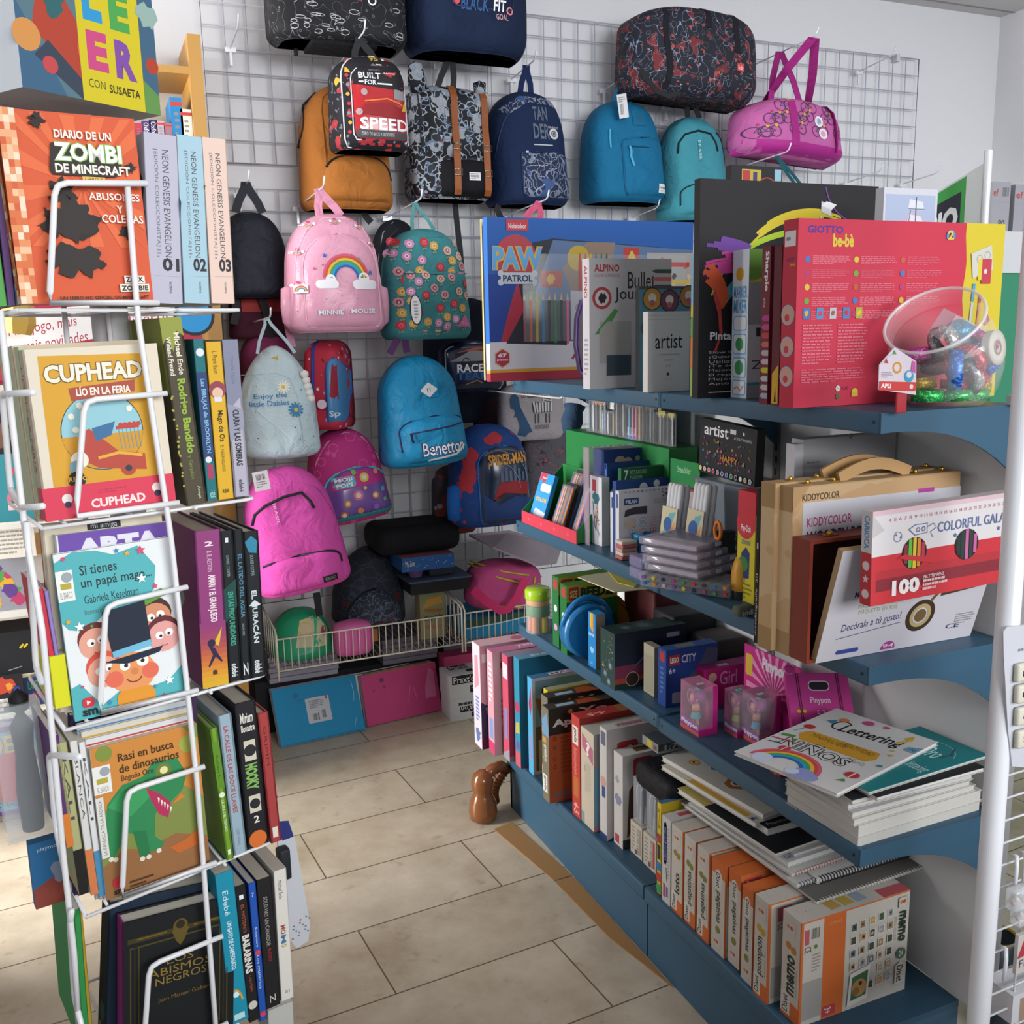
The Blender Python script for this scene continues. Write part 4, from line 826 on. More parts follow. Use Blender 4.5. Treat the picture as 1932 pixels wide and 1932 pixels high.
for lab,a,b_,t,c,tx,col in (('moss green and brown thick hardback with pale author names',(352,955),(391,950),(300,600),'#4a4232','x',''),('teal and navy hardback with a witch city title',(392,946),(411,944),(364,640),'#1f6a70','y',''),('bright yellow paperback with a dark script title',(413,943),(441,941),(388,645),'#d3a526','z',''),('grey and lavender hardback with bold dark title',(443,938),(471,935),(419,641),'#aaa6b4','w','')):
    B = sbook('hardback' if tx in 'xw' else 'paperback',lab+', second tier of the spinner',a,b_,t,c,.145,hard=tx in 'xw'); s = B.spine
    if tx == 'x':
        s.poly([(0,.86),(.2,.9),(.45,.82),(.7,.93),(1,.9),(1,1),(0,1)],'#8c9440'); s.txt(.55,.70,.80,.92,'Michael Ende','#e3dcc4',rot=-90,bold=1); s.txt(.15,.70,.38,.90,'Wieland Freund','#e3dcc4',rot=-90,bold=1); s.txt(.3,.28,.78,.68,'Rodrigo Bandido','#8fae36',rot=-90,bold=1.5); s.txt(.35,.14,.6,.27,'y Simplón','#7d8a3c',rot=-90)
        for k in range(22): s.circ(.12*rnd.random(),.1+.5*rnd.random(),.006,'#a39a3c')
        s.txt(.6,.03,.78,.10,'Anaya','#d9d2bc',rot=-90); B.left.poly([(0,.75),(1,.6),(1,1),(0,1)],'#8c9440')
    elif tx == 'y':
        s.rect(0,.25,1,.80,'#2b3f6c'); s.txt(.25,.30,.78,.76,'Las BRUJAS de BROOKLYN','#7fb3d0',rot=-90,bold=1); s.circ(.45,.26,.02,'#d9d9d9'); s.rect(.25,.14,.8,.23,'#a33a5c'); s.circ(.55,.92,.025,'#d5d9dd'); s.txt(.3,.02,.8,.07,'ebé','#9fd0cc')
    elif tx == 'z':
        s.txt(.35,.80,.65,.94,'L. Frank Baum','#3a3018',rot=-90); s.circ(.5,.70,.055,'#8d3f4c'); s.circ(.5,.68,.035,'#d9b49a'); s.rect(.25,.625,.75,.655,'#cfd3d6'); s.txt(.3,.37,.75,.57,'Mago de Oz','#2f2a1c',rot=-90,bold=1); s.txt(.4,.18,.62,.35,'EL MARAVILLOSO','#4a4020',rot=-90); s.txt(.3,.04,.75,.065,'RBA','#4a4020',bold=1)
    else:
        s.poly([(0,.55),(1,.65),(1,1),(0,1)],'#7d8094'); s.poly([(0,.35),(1,.45),(1,.56),(0,.6)],'#8f90a2'); s.txt(.4,.72,.6,.90,'TONYA TESTA','#5f6274',rot=-90); s.txt(.3,.20,.72,.56,'CLARA Y LAS SOMBRAS','#2b2b33',rot=-90,bold=1.5); s.txt(.35,.03,.65,.11,'edebé','#3b3b44',rot=-90,bold=1)
    B.done()
# ---- third tier
B = fbook('picture_book','slim picture book with a top-hatted magician and peeping children, third tier',(142,1362),(351,1310),(84,1052),.008,.008,'#dfe2e2',spine='#57aeb2'); f = B.front
f.poly([(0,.60),(.05,.55),(.2,.52),(.35,.60),(.62,.58),(.82,.70),(.86,.84),(.72,.98),(.5,.95),(.35,.99),(.16,1),(0,.95)],'#52abb0'); f.poly([(0,0),(1,0),(1,.20),(.86,.12),(.62,.10),(.5,.16),(.25,.06),(.08,.22),(0,.2)],'#52abb0')
f.txt(.20,.855,.52,.915,'Si tienes','#26353b',bold=.5); f.txt(.20,.765,.82,.835,'un papá mago...','#26353b',bold=.5); f.txt(.21,.685,.68,.735,'Gabriela Keselman','#26353b'); f.txt(.20,.62,.42,.65,'Ilustraciones','#4a5f66')
f.rect(0,.72,.14,.90,'#e6e6e2'); f.circ(.09,.86,.03,'#9aa0a6'); f.rect(.03,.79,.12,.825,'#b0a23c'); f.txt(.02,.735,.12,.775,'EL BARCO','#7c7c78')
for u,v,hc,sk in ((.26,.44,'#6d2f2c','#dd9d88'),(.30,.26,'#cf5240','#e0a08a'),(.80,.52,'#4a2a2c','#cf8a68'),(.86,.40,'#5f2a30','#dd9d98')):
    f.circ(u,v+.03,.10,hc); f.circ(u,v,.095,sk); f.circ(u-.04,v+.01,.024,'#eeeae6'); f.circ(u+.05,v+.02,.024,'#eeeae6'); f.circ(u-.03,v+.005,.009,'#2a2426'); f.circ(u+.045,v+.012,.009,'#2a2426'); f.line(arc(u,v-.045,.025,.012,200,340,6),.006,'#8d4a40')
f.poly([(.68,.60),(.94,.66),(.88,.70),(.74,.66)],'#5f9a3c')
f.circ(.54,.22,.135,'#e0935c',ry=.125); f.rrect(.38,.0,.72,.12,'#d9912e',.04); f.circ(.38,.20,.05,'#dd6a52'); f.circ(.70,.21,.05,'#dd6a52'); f.circ(.48,.27,.03,'#f0ece6'); f.circ(.64,.28,.035,'#f0ece6'); f.circ(.49,.27,.012,'#2a2426'); f.circ(.64,.28,.012,'#2a2426'); f.line(arc(.55,.20,.07,.04,200,340,8),.008,'#7c3f2c'); f.circ(.56,.225,.022,'#d17f4c')
f.poly([(.30,.315),(.84,.345),(.80,.31),(.5,.28)],'#1d2638'); f.poly([(.39,.33),(.34,.62),(.72,.645),(.74,.36)],'#1d2638'); f.poly([(.39,.33),(.385,.37),(.735,.40),(.74,.36)],'#6fb3cf')
for u,v,r,c in ((.74,.95,.03,'#d04b72'),(.62,.945,.02,'#d9a93c'),(.53,.97,.018,'#3a86b0'),(.72,.78,.03,'#eef2f2'),(.83,.72,.02,'#d04b72'),(.14,.56,.03,'#eef2f2'),(.24,.55,.012,'#58a04a'),(.05,.6,.018,'#d9a93c'),(.86,.12,.03,'#eef2f2'),(.72,.1,.015,'#3a86b0'),(.80,.03,.02,'#d04b72'),(.31,.07,.02,'#3a86b0'),(.10,.2,.012,'#d04b72')): f.star(u,v,r,c)
f.rrect(.08,.07,.18,.13,'#cc3340',.02); f.poly([(.115,.085),(.115,.115),(.15,.1)],'#f0dcdc'); f.txt(.07,.02,.20,.06,'sm','#23282c',bold=1.5); f.circ(.08,.97,.012,'#d04b72')
B.done()
B = fbook('picture_book','purple topped book with big white letters, behind the magician picture book',(140,1345),(345,1300),(70,1018),.020,.010,'#d9d9dc',spine='#d8d5dc'); f = B.front; f.rect(.02,.84,1,1,'#6a4aa0'); f.poly([(.16,.84),(.9,.84),(.9,.88),(.16,.85)],'#d9d6e0'); f.txt(.16,.86,.92,.965,'ARTA','#d9d6e0',bold=3); f.rect(.86,.1,1,.34,'#6c9a44'); f.circ(.96,.55,.08,'#3a3a34'); B.done()
B = fbook('hardback','large cream hardback with a black name label, at the back of the third tier',(112,1345),(330,1300),(36,1000),.034,.016,'#d6ccb4',spine='#dcd3bd',hard=True); f = B.front; f.rect(.36,.93,.64,1,'#1f2430'); f.txt(.39,.95,.61,.985,'mi amiga','#cfcbc2'); B.spine.rect(0,.0,.3,1,'#b3404a'); B.done()
B = sbook('booklet','fluorescent yellow booklet low at the left of the magician picture book',(104,1338),(135,1333),(92,1240),'#d4d21f',.09,.012); B.done()
B = sbook('booklet','thin red booklet edge left of the purple topped book',(92,1240),(103,1238),(70,1112),'#c23344',.1,.016); B.done()
B = sbook('booklet','thin lilac booklet edge beside the thin red booklet',(104,1240),(112,1238),(83,1116),'#8d79ba',.1,.016); B.done()
B = sbook('hardback','thick purple to yellow hardback numbered 2, third tier of the spinner',(383,1300),(431,1285),(366,1003),'#7a2f68',.16,hard=True,spine='#8a3a72',back='#5f2a58',pg=pages('#a39686')); s = B.spine
for k in range(12): s.rect(0,.0+.035*k,1,.035+.035*k,['#d3a62c','#d39f2c','#d3942f','#cf8633','#c87636','#c0683c','#b55b44','#aa4f4c','#a0465a','#984062','#903c6a','#8c3a6e'][k])
s.txt(.35,.90,.68,.93,'2','#e4d7dd',bold=1); s.txt(.42,.74,.6,.87,'B. B. ALSTON','#d9b9cf',rot=-90); s.txt(.35,.42,.7,.72,'AMARI Y EL GRAN JUEGO','#ead7dd',rot=-90,bold=1.5); s.poly([(.5,.28),(.85,.38),(.7,.26)],'#d9b23c'); s.circ(.42,.285,.025,'#2c2440'); s.poly([(.30,.27),(.55,.25),(.62,.22),(.82,.16),(.76,.155),(.55,.195),(.30,.13),(.26,.14),(.45,.21)],'#2c2440'); s.poly([(.4,.08),(.6,.08),(.5,.11)],'#4a3320'); s.circ(.5,.095,.015,'#4a3320'); B.done()
for lab,a,b_,t,n,big,small,c in (('black novel numbered 1 with green glowing title, beside the purple hardback',(433,1287),(456,1283),(415,1003),'1','EN LAS PROFUNDIDADES','LOUISE COOPER','#3f9a80'),('black novel with a thin blue title, between two numbered black novels',(457,1284),(474,1281),(440,1000),'','EL LATIDO DEL AGUA','PALOMA ORTIZ','#4a7f96'),('black novel numbered 2 with a pale title and blue splash',(475,1280),(502,1275),(459,1004),'2','EL HURACÁN','LOUISE COOPER','#c6cfcf')):
    B = sbook('novel',lab,a,b_,t,'#14181d',.155,hard=True,pg=pages('#b5ada0')); s = B.spine
    if n: s.txt(.35,.925,.6,.955,n,'#d7dadc',bold=1)
    if n == '2': s.poly([(.05,.93),(.5,.97),(.9,.93),(.8,.85),(.3,.86)],'#2f7f9c'); s.poly([(.1,.50),(.5,.535),(.9,.5),(.6,.49)],'#c8d3d6')
    if n == '1': s.poly([(0,.40),(1,.5),(1,.68),(0,.62)],'#17433f')
    s.txt(.35,.70 if n else .30,.58,.84 if n else .38,small,'#8fa3a0',rot=-90); s.txt(.3,.24 if n else .42,.75,.60 if n else .84,big,c,rot=-90,bold=1.3); s.txt(.25,.03,.75,.12,'edebé' if n else 'Z','#d5d8d8',rot=-90,bold=1); B.done()
# ---- fourth tier
B = fbook('paperback','ochre and green paperback with a roaring green dinosaur, fourth tier of the spinner',(202,1699),(397,1633),(160,1420),.008,.008,'#c9853c',spine='#dfddd8'); f = B.front
f.poly([(0,0),(1,0),(1,.5),(.8,.62),(.55,.66),(.2,.55),(0,.62)],'#7f8a45'); f.poly([(0,0),(1,0),(1,.22),(.7,.30),(.4,.26),(.2,.3),(0,.22)],'#94663e'); f.poly([(.85,1),(1,.9),(1,1)],'#7f8a45'); f.circ(.12,.95,.05,'#7d8c3c'); f.circ(.9,.88,.06,'#a0a54a')
f.poly([(.04,.38),(.10,.62),(.25,.72),(.45,.74),(.55,.82),(.78,.80),(.86,.68),(.80,.58),(.68,.52),(.60,.56),(.52,.46),(.50,.32),(.58,.26),(.52,.22),(.40,.24),(.38,.36),(.24,.40),(.14,.30),(.10,.25),(.06,.3)],'#2f8450'); f.poly([(.10,.60),(.25,.70),(.45,.72),(.5,.6),(.3,.5)],'#3c9a5c'); f.poly([(.46,.66),(.58,.60),(.68,.52),(.64,.42),(.56,.46),(.50,.56)],'#b03058'); f.circ(.64,.74,.05,'#6d7a3c'); f.circ(.645,.745,.025,'#e3dc9c')
for k in range(5): f.poly([(.56+.026*k,.575-.02*k),(.58+.026*k,.565-.02*k),(.565+.026*k,.53-.02*k)],'#efe8d8')
f.poly([(.30,.40),(.34,.22),(.44,.20),(.42,.38)],'#287546')
for u,v in ((.08,.26),(.12,.25),(.36,.20),(.42,.20),(.52,.22)): f.circ(u,v,.016,'#dfd8c4')
f.poly([(.62,.22),(.70,.16),(.92,.18),(.98,.30),(.88,.28),(.78,.24)],'#c0662c'); f.poly([(.68,.5),(.82,.53),(.78,.56)],'#cf7f33')
f.rect(0,.70,.16,.88,'#e4e3de'); f.circ(.11,.84,.03,'#9aa0a6'); f.rect(.03,.765,.13,.80,'#b0a23c'); f.txt(.03,.71,.13,.745,'EL BARCO','#7c7c78')
f.txt(.24,.875,.76,.93,'Rasi en busca','#3d2c1a',bold=.5); f.txt(.24,.80,.80,.855,'de dinosaurios','#3d2c1a',bold=.5); f.txt(.25,.735,.55,.785,'Begoña Oro','#4a3520'); f.rect(0,.28,.07,.68,'#dad8d2'); f.txt(.02,.30,.05,.66,'LA PANDILLA DE LA ARDILLA','#6b6862',rot=90)
f.rrect(.07,.06,.15,.13,'#cc3340',.02); f.txt(.07,.02,.17,.05,'sm','#23282c',bold=1.5); f.lines(.22,.03,.48,.085,2,'#4a3020'); B.done()
for k,(c,lab) in enumerate((('#d2d2d4','white booklet with a red line just behind the dinosaur paperback'),('#cfc9bc','cream booklet behind the dinosaur paperback, second from it'),('#bfc4c8','grey booklet behind the dinosaur paperback, third from it'))):
    B = fbook('booklet',lab,(196-8*k,1698),(392-5*k,1632),(152-10*k,1402-14*k),.018+.007*k,.005,c); B.front.rect(0,.96,1,.97,('#b9443c','#c9a23c','#5a86b0')[k]); B.done()
B = fbook('hardback','dark purple book with a red question on its cover, back of the fourth tier',(140,1690),(375,1630),(90,1362),.048,.012,'#3a2348',spine='#2a2a58',hard=False); f = B.front; f.txt(.24,.93,.92,.965,'¿TE IMAGINAS QUE SATANÁS','#a3303c',bold=1); f.txt(.26,.885,.90,.92,'REEMPLAZA A POLICARPO?','#a3303c',bold=1); f.rect(0,.55,.1,.86,'#8c2f58'); B.done()
for lab,a,b_,t,c,c2 in (('narrow book with a yellow and black spine left of the dinosaur paperback',(150,1690),(168,1685),(107,1404),'#a9a878','#1f1c1a'),('white book with an orange foot left of the dinosaur paperback',(172,1690),(186,1684),(131,1400),'#d4d2ce','#d07a4a'),('thin white and blue book touching the dinosaur paperback',(188,1692),(200,1688),(148,1402),'#d9d9d8','#4a8ab0'),('thin purple and orange book at the left end of the fourth tier',(126,1600),(140,1597),(96,1390),'#5a2f6a','#cf7a33')):
    B = sbook('booklet',lab,a,b_,t,c,.12,.014); s = B.spine; s.rect(0,0,1,.3,c2); s.txt(.3,.5,.7,.9,'BLANCA' if 'orange foot' in lab else 'KALI','#4a4a4a',rot=-90); B.done()
for lab,a,b_,t,c,tx in (('lime green slim hardback, fourth tier of the spinner',(428,1624),(441,1618),(396,1376),'#6f9a2c',1),('pale blue novel with red lettering next to the lime green one',(442,1614),(466,1606),(411,1352),'#93a9b6',2),('thick black hardback with green lettering and white portraits',(469,1602),(507,1590),(442,1330),'#1d1b20',3),('red spined slim hardback at the right end of the fourth tier',(512,1592),(531,1584),(486,1348),'#a03c3c',4)):
    B = sbook('hardback',lab,a,b_,t,c,.15,hard=True,pg=pages('#b9b1a4'),cover_=0) if False else sbook('hardback',lab,a,b_,t,c,.15,hard=True,pg=pages('#b9b1a4')); s = B.spine
    if tx == 1: s.rect(0,.55,1,.9,'#5d8a26'); s.txt(.3,.62,.6,.80,'Robert L.','#20300f',rot=-90); s.circ(.5,.5,.02,'#dfe6d0'); s.txt(.3,.22,.65,.46,'LA ISLA DEL TESORO','#dfe6d0',rot=-90); s.rect(.3,.04,.7,.08,'#dfe6d0')
    if tx == 2: s.txt(.3,.30,.65,.92,'LA CALLE DE LAS DOCE LLAVES','#a8444c',rot=-90,bold=.8); s.txt(.4,.06,.6,.18,'LUIS VIDAL','#5f707a',rot=-90)
    if tx == 3: s.txt(.2,.86,.8,.93,'Miriam','#ded9d0',bold=.8); s.txt(.2,.80,.85,.85,'Bonastre','#ded9d0',bold=.8); s.rect(.25,.60,.8,.74,'#c9c3b0'); s.circ(.52,.67,.04,'#26242a'); s.txt(.2,.40,.8,.58,'HOOKY','#7fae5a',rot=-90,bold=2.5); s.rect(.25,.24,.8,.36,'#c9c3b0'); s.circ(.52,.30,.035,'#26242a'); s.txt(.4,.165,.65,.215,'2','#e3ded4',bold=1); s.circ(.5,.05,.06,'#cf6a2c')
    if tx == 4: s.txt(.35,.6,.65,.9,'GRIMM','#6a2424',rot=-90); s.rect(.25,.04,.75,.12,'#d9cfc4')
    B.done()
# ---- fifth tier
B = fbook('hardback','black hardback with a gold frame and crest on its cover, lowest tier of the spinner',(232,2010),(440,1938),(197,1758),.010,.028,'#14171a',spine='#8a2f7a',hard=True); f = B.front
for k,c in enumerate(('#4a4018','#2f2a14','#4a4018')): q = .06+.035*k; f.rect(q,.05,q+.012,.80,c); f.rect(1-q-.012,.05,1-q,.80,c); f.rect(q,.80,1-q,.812,c)
f.rect(.04,.84,.96,.875,'#3d3516'); f.rect(.12,.855,.38,.865,'#6e5c22'); f.rect(.62,.855,.9,.865,'#6e5c22'); f.circ(.5,.88,.05,'#5f5020'); f.circ(.5,.89,.03,'#2a2514'); f.poly([(.42,.86),(.58,.86),(.54,.78),(.5,.74),(.46,.78)],'#5f5020')
f.txt(.38,.625,.62,.675,'LOS','#8a7230'); f.txt(.22,.555,.78,.61,'ABISMOS','#8a7230'); f.txt(.28,.49,.74,.545,'NEGROS','#8a7230'); f.txt(.3,.36,.78,.40,'Juan Manuel Gisbert','#77632c'); B.done()
B = fbook('hardback','large navy hardback with white page edges behind the gold framed one, lowest tier',(196,2010),(420,1940),(152,1725),.042,.034,'#1b2a3c',spine='#16354a',hard=True,pg=pages('#d6d2c4')); s = B.spine; s.splat(.5,.30,.08,'#2f6f7c',3); s.splat(.4,.18,.05,'#8fae9a',4); B.done()
B = sbook('paperback','bright green book edge at the left of the lowest tier',(160,2000),(172,1996),(139,1718),'#2f8a46',.15,.04); B.done()
B = sbook('paperback','yellow edged book beside the bright green one in the lowest tier',(172,2000),(180,1996),(146,1716),'#b8932c',.15,.045); B.done()
for lab,a,b_,t,c,tx in (('turquoise novel with a cat championship title, lowest tier of the spinner',(437,1935),(470,1928),(405,1652),'#1a8ba6',1),('black novel with big white dancers title, lowest tier',(471,1930),(490,1924),(443,1674),'#1b1a1c',2),('cobalt blue novel with a small white 7, lowest tier',(491,1928),(504,1922),(468,1668),'#1f50a8',3),('black novel with a red word at the end of its title, lowest tier',(503,1905),(529,1896),(484,1662),'#1d1b1d',4),('white novel with colourful title letters, right end of the lowest tier',(531,1890),(554,1882),(516,1645),'#d6d2ca',5)):
    B = sbook('novel',lab,a,b_,t,c,.15,hard=False,pg=pages('#b7ada0')); s = B.spine
    if tx == 1: s.txt(.3,.72,.6,.88,'Edebé','#d6e8ec',rot=-90); s.txt(.35,.36,.62,.68,'UN GATO DE CAMPEONATO','#d6e8ec',rot=-90,bold=1); s.circ(.45,.19,.02,'#d9eef0'); s.line(arc(.4,.1,.4,.12,20,140,8),.012,'#cf9a3c'); s.rect(.2,.02,.8,.06,'#b9dbe0')
    if tx == 2: s.txt(.3,.9,.7,.93,'1',WH); s.txt(.35,.66,.65,.86,'EL MISTERIO','#b5583c',rot=-90); s.txt(.15,.36,.85,.64,'BAILARINAS','#d9d5cf',rot=-90,bold=2); s.txt(.35,.22,.65,.34,'LAS HIJAS','#b5583c',rot=-90); s.circ(.5,.12,.03,'#c9c5bd')
    if tx == 3: s.txt(.35,.9,.65,.93,'7',WH); s.txt(.3,.54,.7,.68,'Rosemary','#c9d6ea',rot=-90); s.circ(.5,.5,.018,'#c9444c'); s.txt(.3,.24,.7,.48,'Los misterios','#c9d6ea',rot=-90); s.circ(.5,.05,.02,'#c9444c')
    if tx == 4: s.txt(.35,.48,.65,.86,'SOLO HAY UN CANADOR','#8f8b86',rot=-90,bold=1); s.txt(.35,.36,.65,.46,'ROJO','#8a2a2c',rot=-90,bold=1); s.txt(.3,.04,.7,.10,'Z','#c9c5bd',rot=-90)
    if tx == 5: s.txt(.3,.78,.6,.92,'Michael Ende','#3a3836',rot=-90); s.txt(.28,.51,.68,.58,'MO','#a34a4c',rot=-90,bold=1.5); s.txt(.28,.44,.68,.505,'M','#4a78a0',rot=-90,bold=1.5); s.txt(.28,.41,.68,.435,'O','#b59a4c',rot=-90,bold=1.5); s.txt(.35,.05,.7,.075,'01','#5a5854')
    B.done()
B = sbook('booklet','pale booklet lying low at the right foot of the spinner',(508,1960),(556,1950),(505,1908),'#b9b9b4',.15,.02); B.done()
# packs on the far sides of the spinner
m = M(RMX); a = rp(524,1545,.22); r0 = thing('blister_card','white blister card with a navy top on the far side of the spinner','blister card',RMX @ Vector((a[0]+.02,.22,rp(560,1790,.22)[2])))
P = [rp(x,y,.215) for x,y in ((520,1552),(545,1550),(556,1580),(585,1740),(582,1775),(560,1790),(545,1770))]; n = len(P); bk = [(u,v+.004,z) for u,v,z in P]
m.add(P+bk,[tuple(range(n))[::-1],tuple(range(n,2*n))]+[(k,(k+1) % n,n+(k+1) % n,n+k) for k in range(n)],'#c4c5cd'); m.build('card',r0)
m = M(RMX); P2 = [(u,.2135,z) for u,v,z in (rp(520,1552,.21),rp(546,1550,.21),rp(556,1580,.21),rp(535,1588,.21))]; m.add(P2,[(3,2,1,0)],'#2b3370'); m.build('printed_band',r0); m = M(RMX); f = Face(m,rp(553,1772,.2135),(1,0,0),(0,0,1),.03,.03)
for k in range(14): f.circ((k*.37) % 1,(k*.23) % 1,.04,['#b04a4c','#4a86a8','#7a5a9a','#4f8f6a'][k % 4])
m.build('printed_dots',r0); m = M(RMX); a = rp(526,1660,.205); m.rbox(a[0],a[0]+.018,.195,.214,a[2],a[2]+.05,'#20242a',.004); m.build('small_clock',r0)
r0 = thing('toy_pack','narrow clear toy pack with a dark figure inside, far left side of the spinner','toy pack',RMX @ Vector((-.16,.10,rp(80,1585,.1)[2])))
a = rp(52,1585,.09); c = rp(40,1330,.09); m = M(RMX); m.box(a[0]-.02,a[0]+.03,.09,.12,a[2],c[2],clear('clear_film','#dfe6ea',.35)); m.build('clear_box',r0)
m = M(RMX); m.lathe([(.012,0),(.014,.05),(.010,.10),(.013,.13),(.004,.145),(.010,.15),(.011,.165),(0,.175)],'#1a1a20',(a[0]+.01,.105,a[2]+.006),12); m.build('dark_figure',r0)
m = M(RMX); a = rp(82,1712,.09); c = rp(72,1590,.09); m.box(a[0]-.008,a[0]+.045,.09,.105,a[2],c[2],'#2d6a9c'); f = Face(m,(a[0]-.008,.09,a[2]),(1,0,0),(0,0,1),.053,c[2]-a[2]); f.poly([(0,0),(1,0),(1,.35),(.5,.45),(0,.3)],'#8f4438'); f.splat(.6,.5,.2,'#7f8a9c',2); f.txt(.15,.85,.7,.92,'playmobil','#d3e0ec'); m.build('card_pack',None,'blue and brick red card pack hanging low on the left side of the spinner','card pack')
# ---- header sign on top
HT = radians(35); d = ray(158,187); H0 = CP+d*(1.02/FPX); ha = Vector((cos(HT),sin(HT),0)); hb = Vector((-sin(HT),cos(HT),0))
def hpnt(px,py): d = ray(px,py); s = (H0-CP).dot(hb)/d.dot(hb); p = CP+d*s; return (p-H0).dot(ha),p.z
u0,z0 = hpnt(42,160); u1,z1 = hpnt(303,222); uy0 = hpnt(158,187)[0]; uy1 = hpnt(275,215)[0]
zb = (z0+z1)/2; HM = Matrix.Translation((H0.x,H0.y,zb)) @ Matrix.Rotation(HT,4,'Z'); hh = .17
r0 = thing('header_sign','printed header box with big coloured letters on top of the book spinner','sign',HM @ Vector((0,.05,0)))
m = M(HM); m.box(u0,u1,0,.085,0,hh,'#e4e9ee',{'-z': '#a9a7a8'}); f = Face(m,(u0,0,0),(1,0,0),(0,0,1),u1-u0,hh)
ya,yb = (uy0-u0)/(u1-u0),(uy1-u0)/(u1-u0)
f.rect(0,0,ya,1,'#54707c'); f.poly([(.1,.35),(ya,.1),(ya,.45),(.3,.62),(.16,.6)],'#a8402f'); f.poly([(0,0),(.30,0),(.12,.30),(0,.5)],'#3c5f7c'); f.poly([(0,.5),(.22,.95),(.15,1),(0,1)],'#3a5a68'); f.poly([(.26,.6),(ya,.62),(ya,1),(.3,1)],'#c4a988'); f.circ(.06,.3,.09,'#c98a4a'); f.circ(.34,.7,.08,'#4f8a5a'); f.splat(.26,.52,.1,'#2f5f62',2); f.poly([(.1,.2),(ya,-.0),(ya,.12),(.2,.3)],'#37404e'); f.circ(.2,.16,.05,'#b8464a'); f.splat(.15,.75,.12,'#2f4652',5); f.circ(.12,.9,.05,'#a8402f'); f.poly([(.4,.3),(ya,.2),(ya,.36),(.42,.42)],'#c9683c')
f.rect(ya,0,yb,1,'#c9b826'); W_ = yb-ya
f.txt(ya+.10*W_,.475,ya+.40*W_,.76,'L','#2f8fc0',bold=2.5); f.txt(ya+.52*W_,.46,ya+.84*W_,.70,'E','#4a9a4a',bold=2.5); f.txt(ya+.12*W_,.19,ya+.44*W_,.42,'E','#c0477a',bold=2.5); f.txt(ya+.56*W_,.175,ya+.90*W_,.405,'R','#7a4a9a',bold=2.5)
f.txt(ya+.10*W_,.085,ya+.36*W_,.135,'CON','#55502a'); f.txt(ya+.42*W_,.075,ya+.93*W_,.125,'SUSAETA','#3a3620',bold=1)
f.rect(yb,0,1,1,'#3f5f78'); f.poly([(yb,0),(1,0),(1,.12),(yb,.2)],'#5f8a4a'); f.circ(.96,.3,.05,'#a8402f'); f.splat(.95,.6,.1,'#8fa9a0',4); m.build('printed_box',r0)
m = M(HM); m.box(u0-.02,u1,.088,.094,-.012,.02,'#c9c7c7'); m.build('holder',r0)


# ================================================================ wire baskets along the wall and what lies in them
IV = mat('#d3cdbd',.35,coat=.2)
def basket(x0,x1,label):
    r = thing('wire_basket',label,'wire basket',((x0+x1)/2,3.45,.31),'cream wire baskets along the wall'); yf,yb,zb,zt = 3.25,3.66,.315,.432
    n = int((x1-x0)/.0235)
    for k in range(n+1): x = x0+(x1-x0)*k/n; m = M(); m.tube([(x,yf,zt),(x,yf+.004,zb),(x,yb,zb)],.0016,IV,5); m.build('bar',r)
    for y,z in ((yf,zt),(yf,zb+.004)): m = M(); m.tube([(x0,y,z),(x1,y,z)],.0030,IV,6); m.build('rail',r)
    for x in (x0,x1):
        m = M(); m.tube([(x,yf,zb-.03),(x,yf-.002,zt+.012),(x,yf+.02,zt+.028),(x,yb,zt+.06)],.0034,IV,8); m.build('end_frame',r)
        for k in range(6): y = yf+.03+k*.045; m = M(); m.tube([(x,y,zb),(x,y,zt+.029+k*.004)],.0016,IV,5); m.build('end_bar',r)
basket(.500,1.172,'cream wire basket along the wall holding the green bag and grey backpack')
basket(1.184,1.86,'cream wire basket along the wall holding the pink and lime bag, partly behind the shelving')
ZK = .318
b = Bag('tote_bag','green bag with a pale printed panel, in the left wire basket',(506,1120,632,1208),3.29,.14,mat('#1f8f66',.35),'bag',n=2.8,rt=.6,rb=.2,taper=.8,topd=.5,z0=ZK+.004,amp=.012)
f = b.face(b.bm,-.35,.75,.25,.92); f.poly([(0,.1),(.2,.9),(.7,1),(1,.5),(.9,.05)],'#b9b58f'); f.poly([(.5,.1),(.62,.95),(.72,.95),(.62,.5),(.75,.15)],'#2aa57c'); f.circ(.32,.62,.22,'#c9a83c'); f.circ(.38,.6,.14,'#cfa98c'); f.splat(.85,.5,.16,'#8f4a52',3); b.done()
m = M(); m.strap([ony(x,y,3.26) for x,y in ((597,1118),(600,1140),(603,1162))],.012,BK); m.build('strap',b.root)
b = Bag('pouch','glossy pink pouch in the left wire basket below the grey backpack',(628,1150,702,1213),3.27,.07,mat('#c9609a',.35),'pouch',n=4,rt=.2,rb=.25,taper=1,topd=1,z0=ZK+.004); b.done()
b = Bag('backpack','dark grey backpack with tonal and red lettering, in the left wire basket',(632,1026,776,1172),3.36,.16,pattern('tonal_lettering','#20242f',[('edge',26,0,.045,'#2f3542'),('noise',16,.66,1,'#4a2028')]),n=2.6,rt=.62,pt=1.8,taper=.9,topd=.45,z0=ZK+.06,roll=radians(3)); b.done()
fc,fin = b.pocket(-.75,.7,.04,.52,.02,pattern('tonal_pocket','#262b38',[('squig',60,.47,.53,'#5a6278')]),arch=.7,zipc='#0e0f13',zfrac=(.0,.62),zr=.005,pr=1.8); fc.txt(.25,.12,.85,.24,'SMELL AND CONCEPT','#5a6274',sl=.2,bold=1); fc.txt(.2,.34,.85,.44,'CONCEPT','#4c5364',sl=.25,bold=1); fc.txt(.35,.02,.8,.09,'BENCH','#7c2f38',sl=.2,bold=1); fin()
M().rbox(.78,.90,3.42,3.52,ZK,ZK+.056,'#b5713a',.004).build('cardboard_box',None,'small orange-brown box under the grey backpack in the left wire basket','box')
a = ony(793,1165,3.36); c = ony(838,1108,3.36)
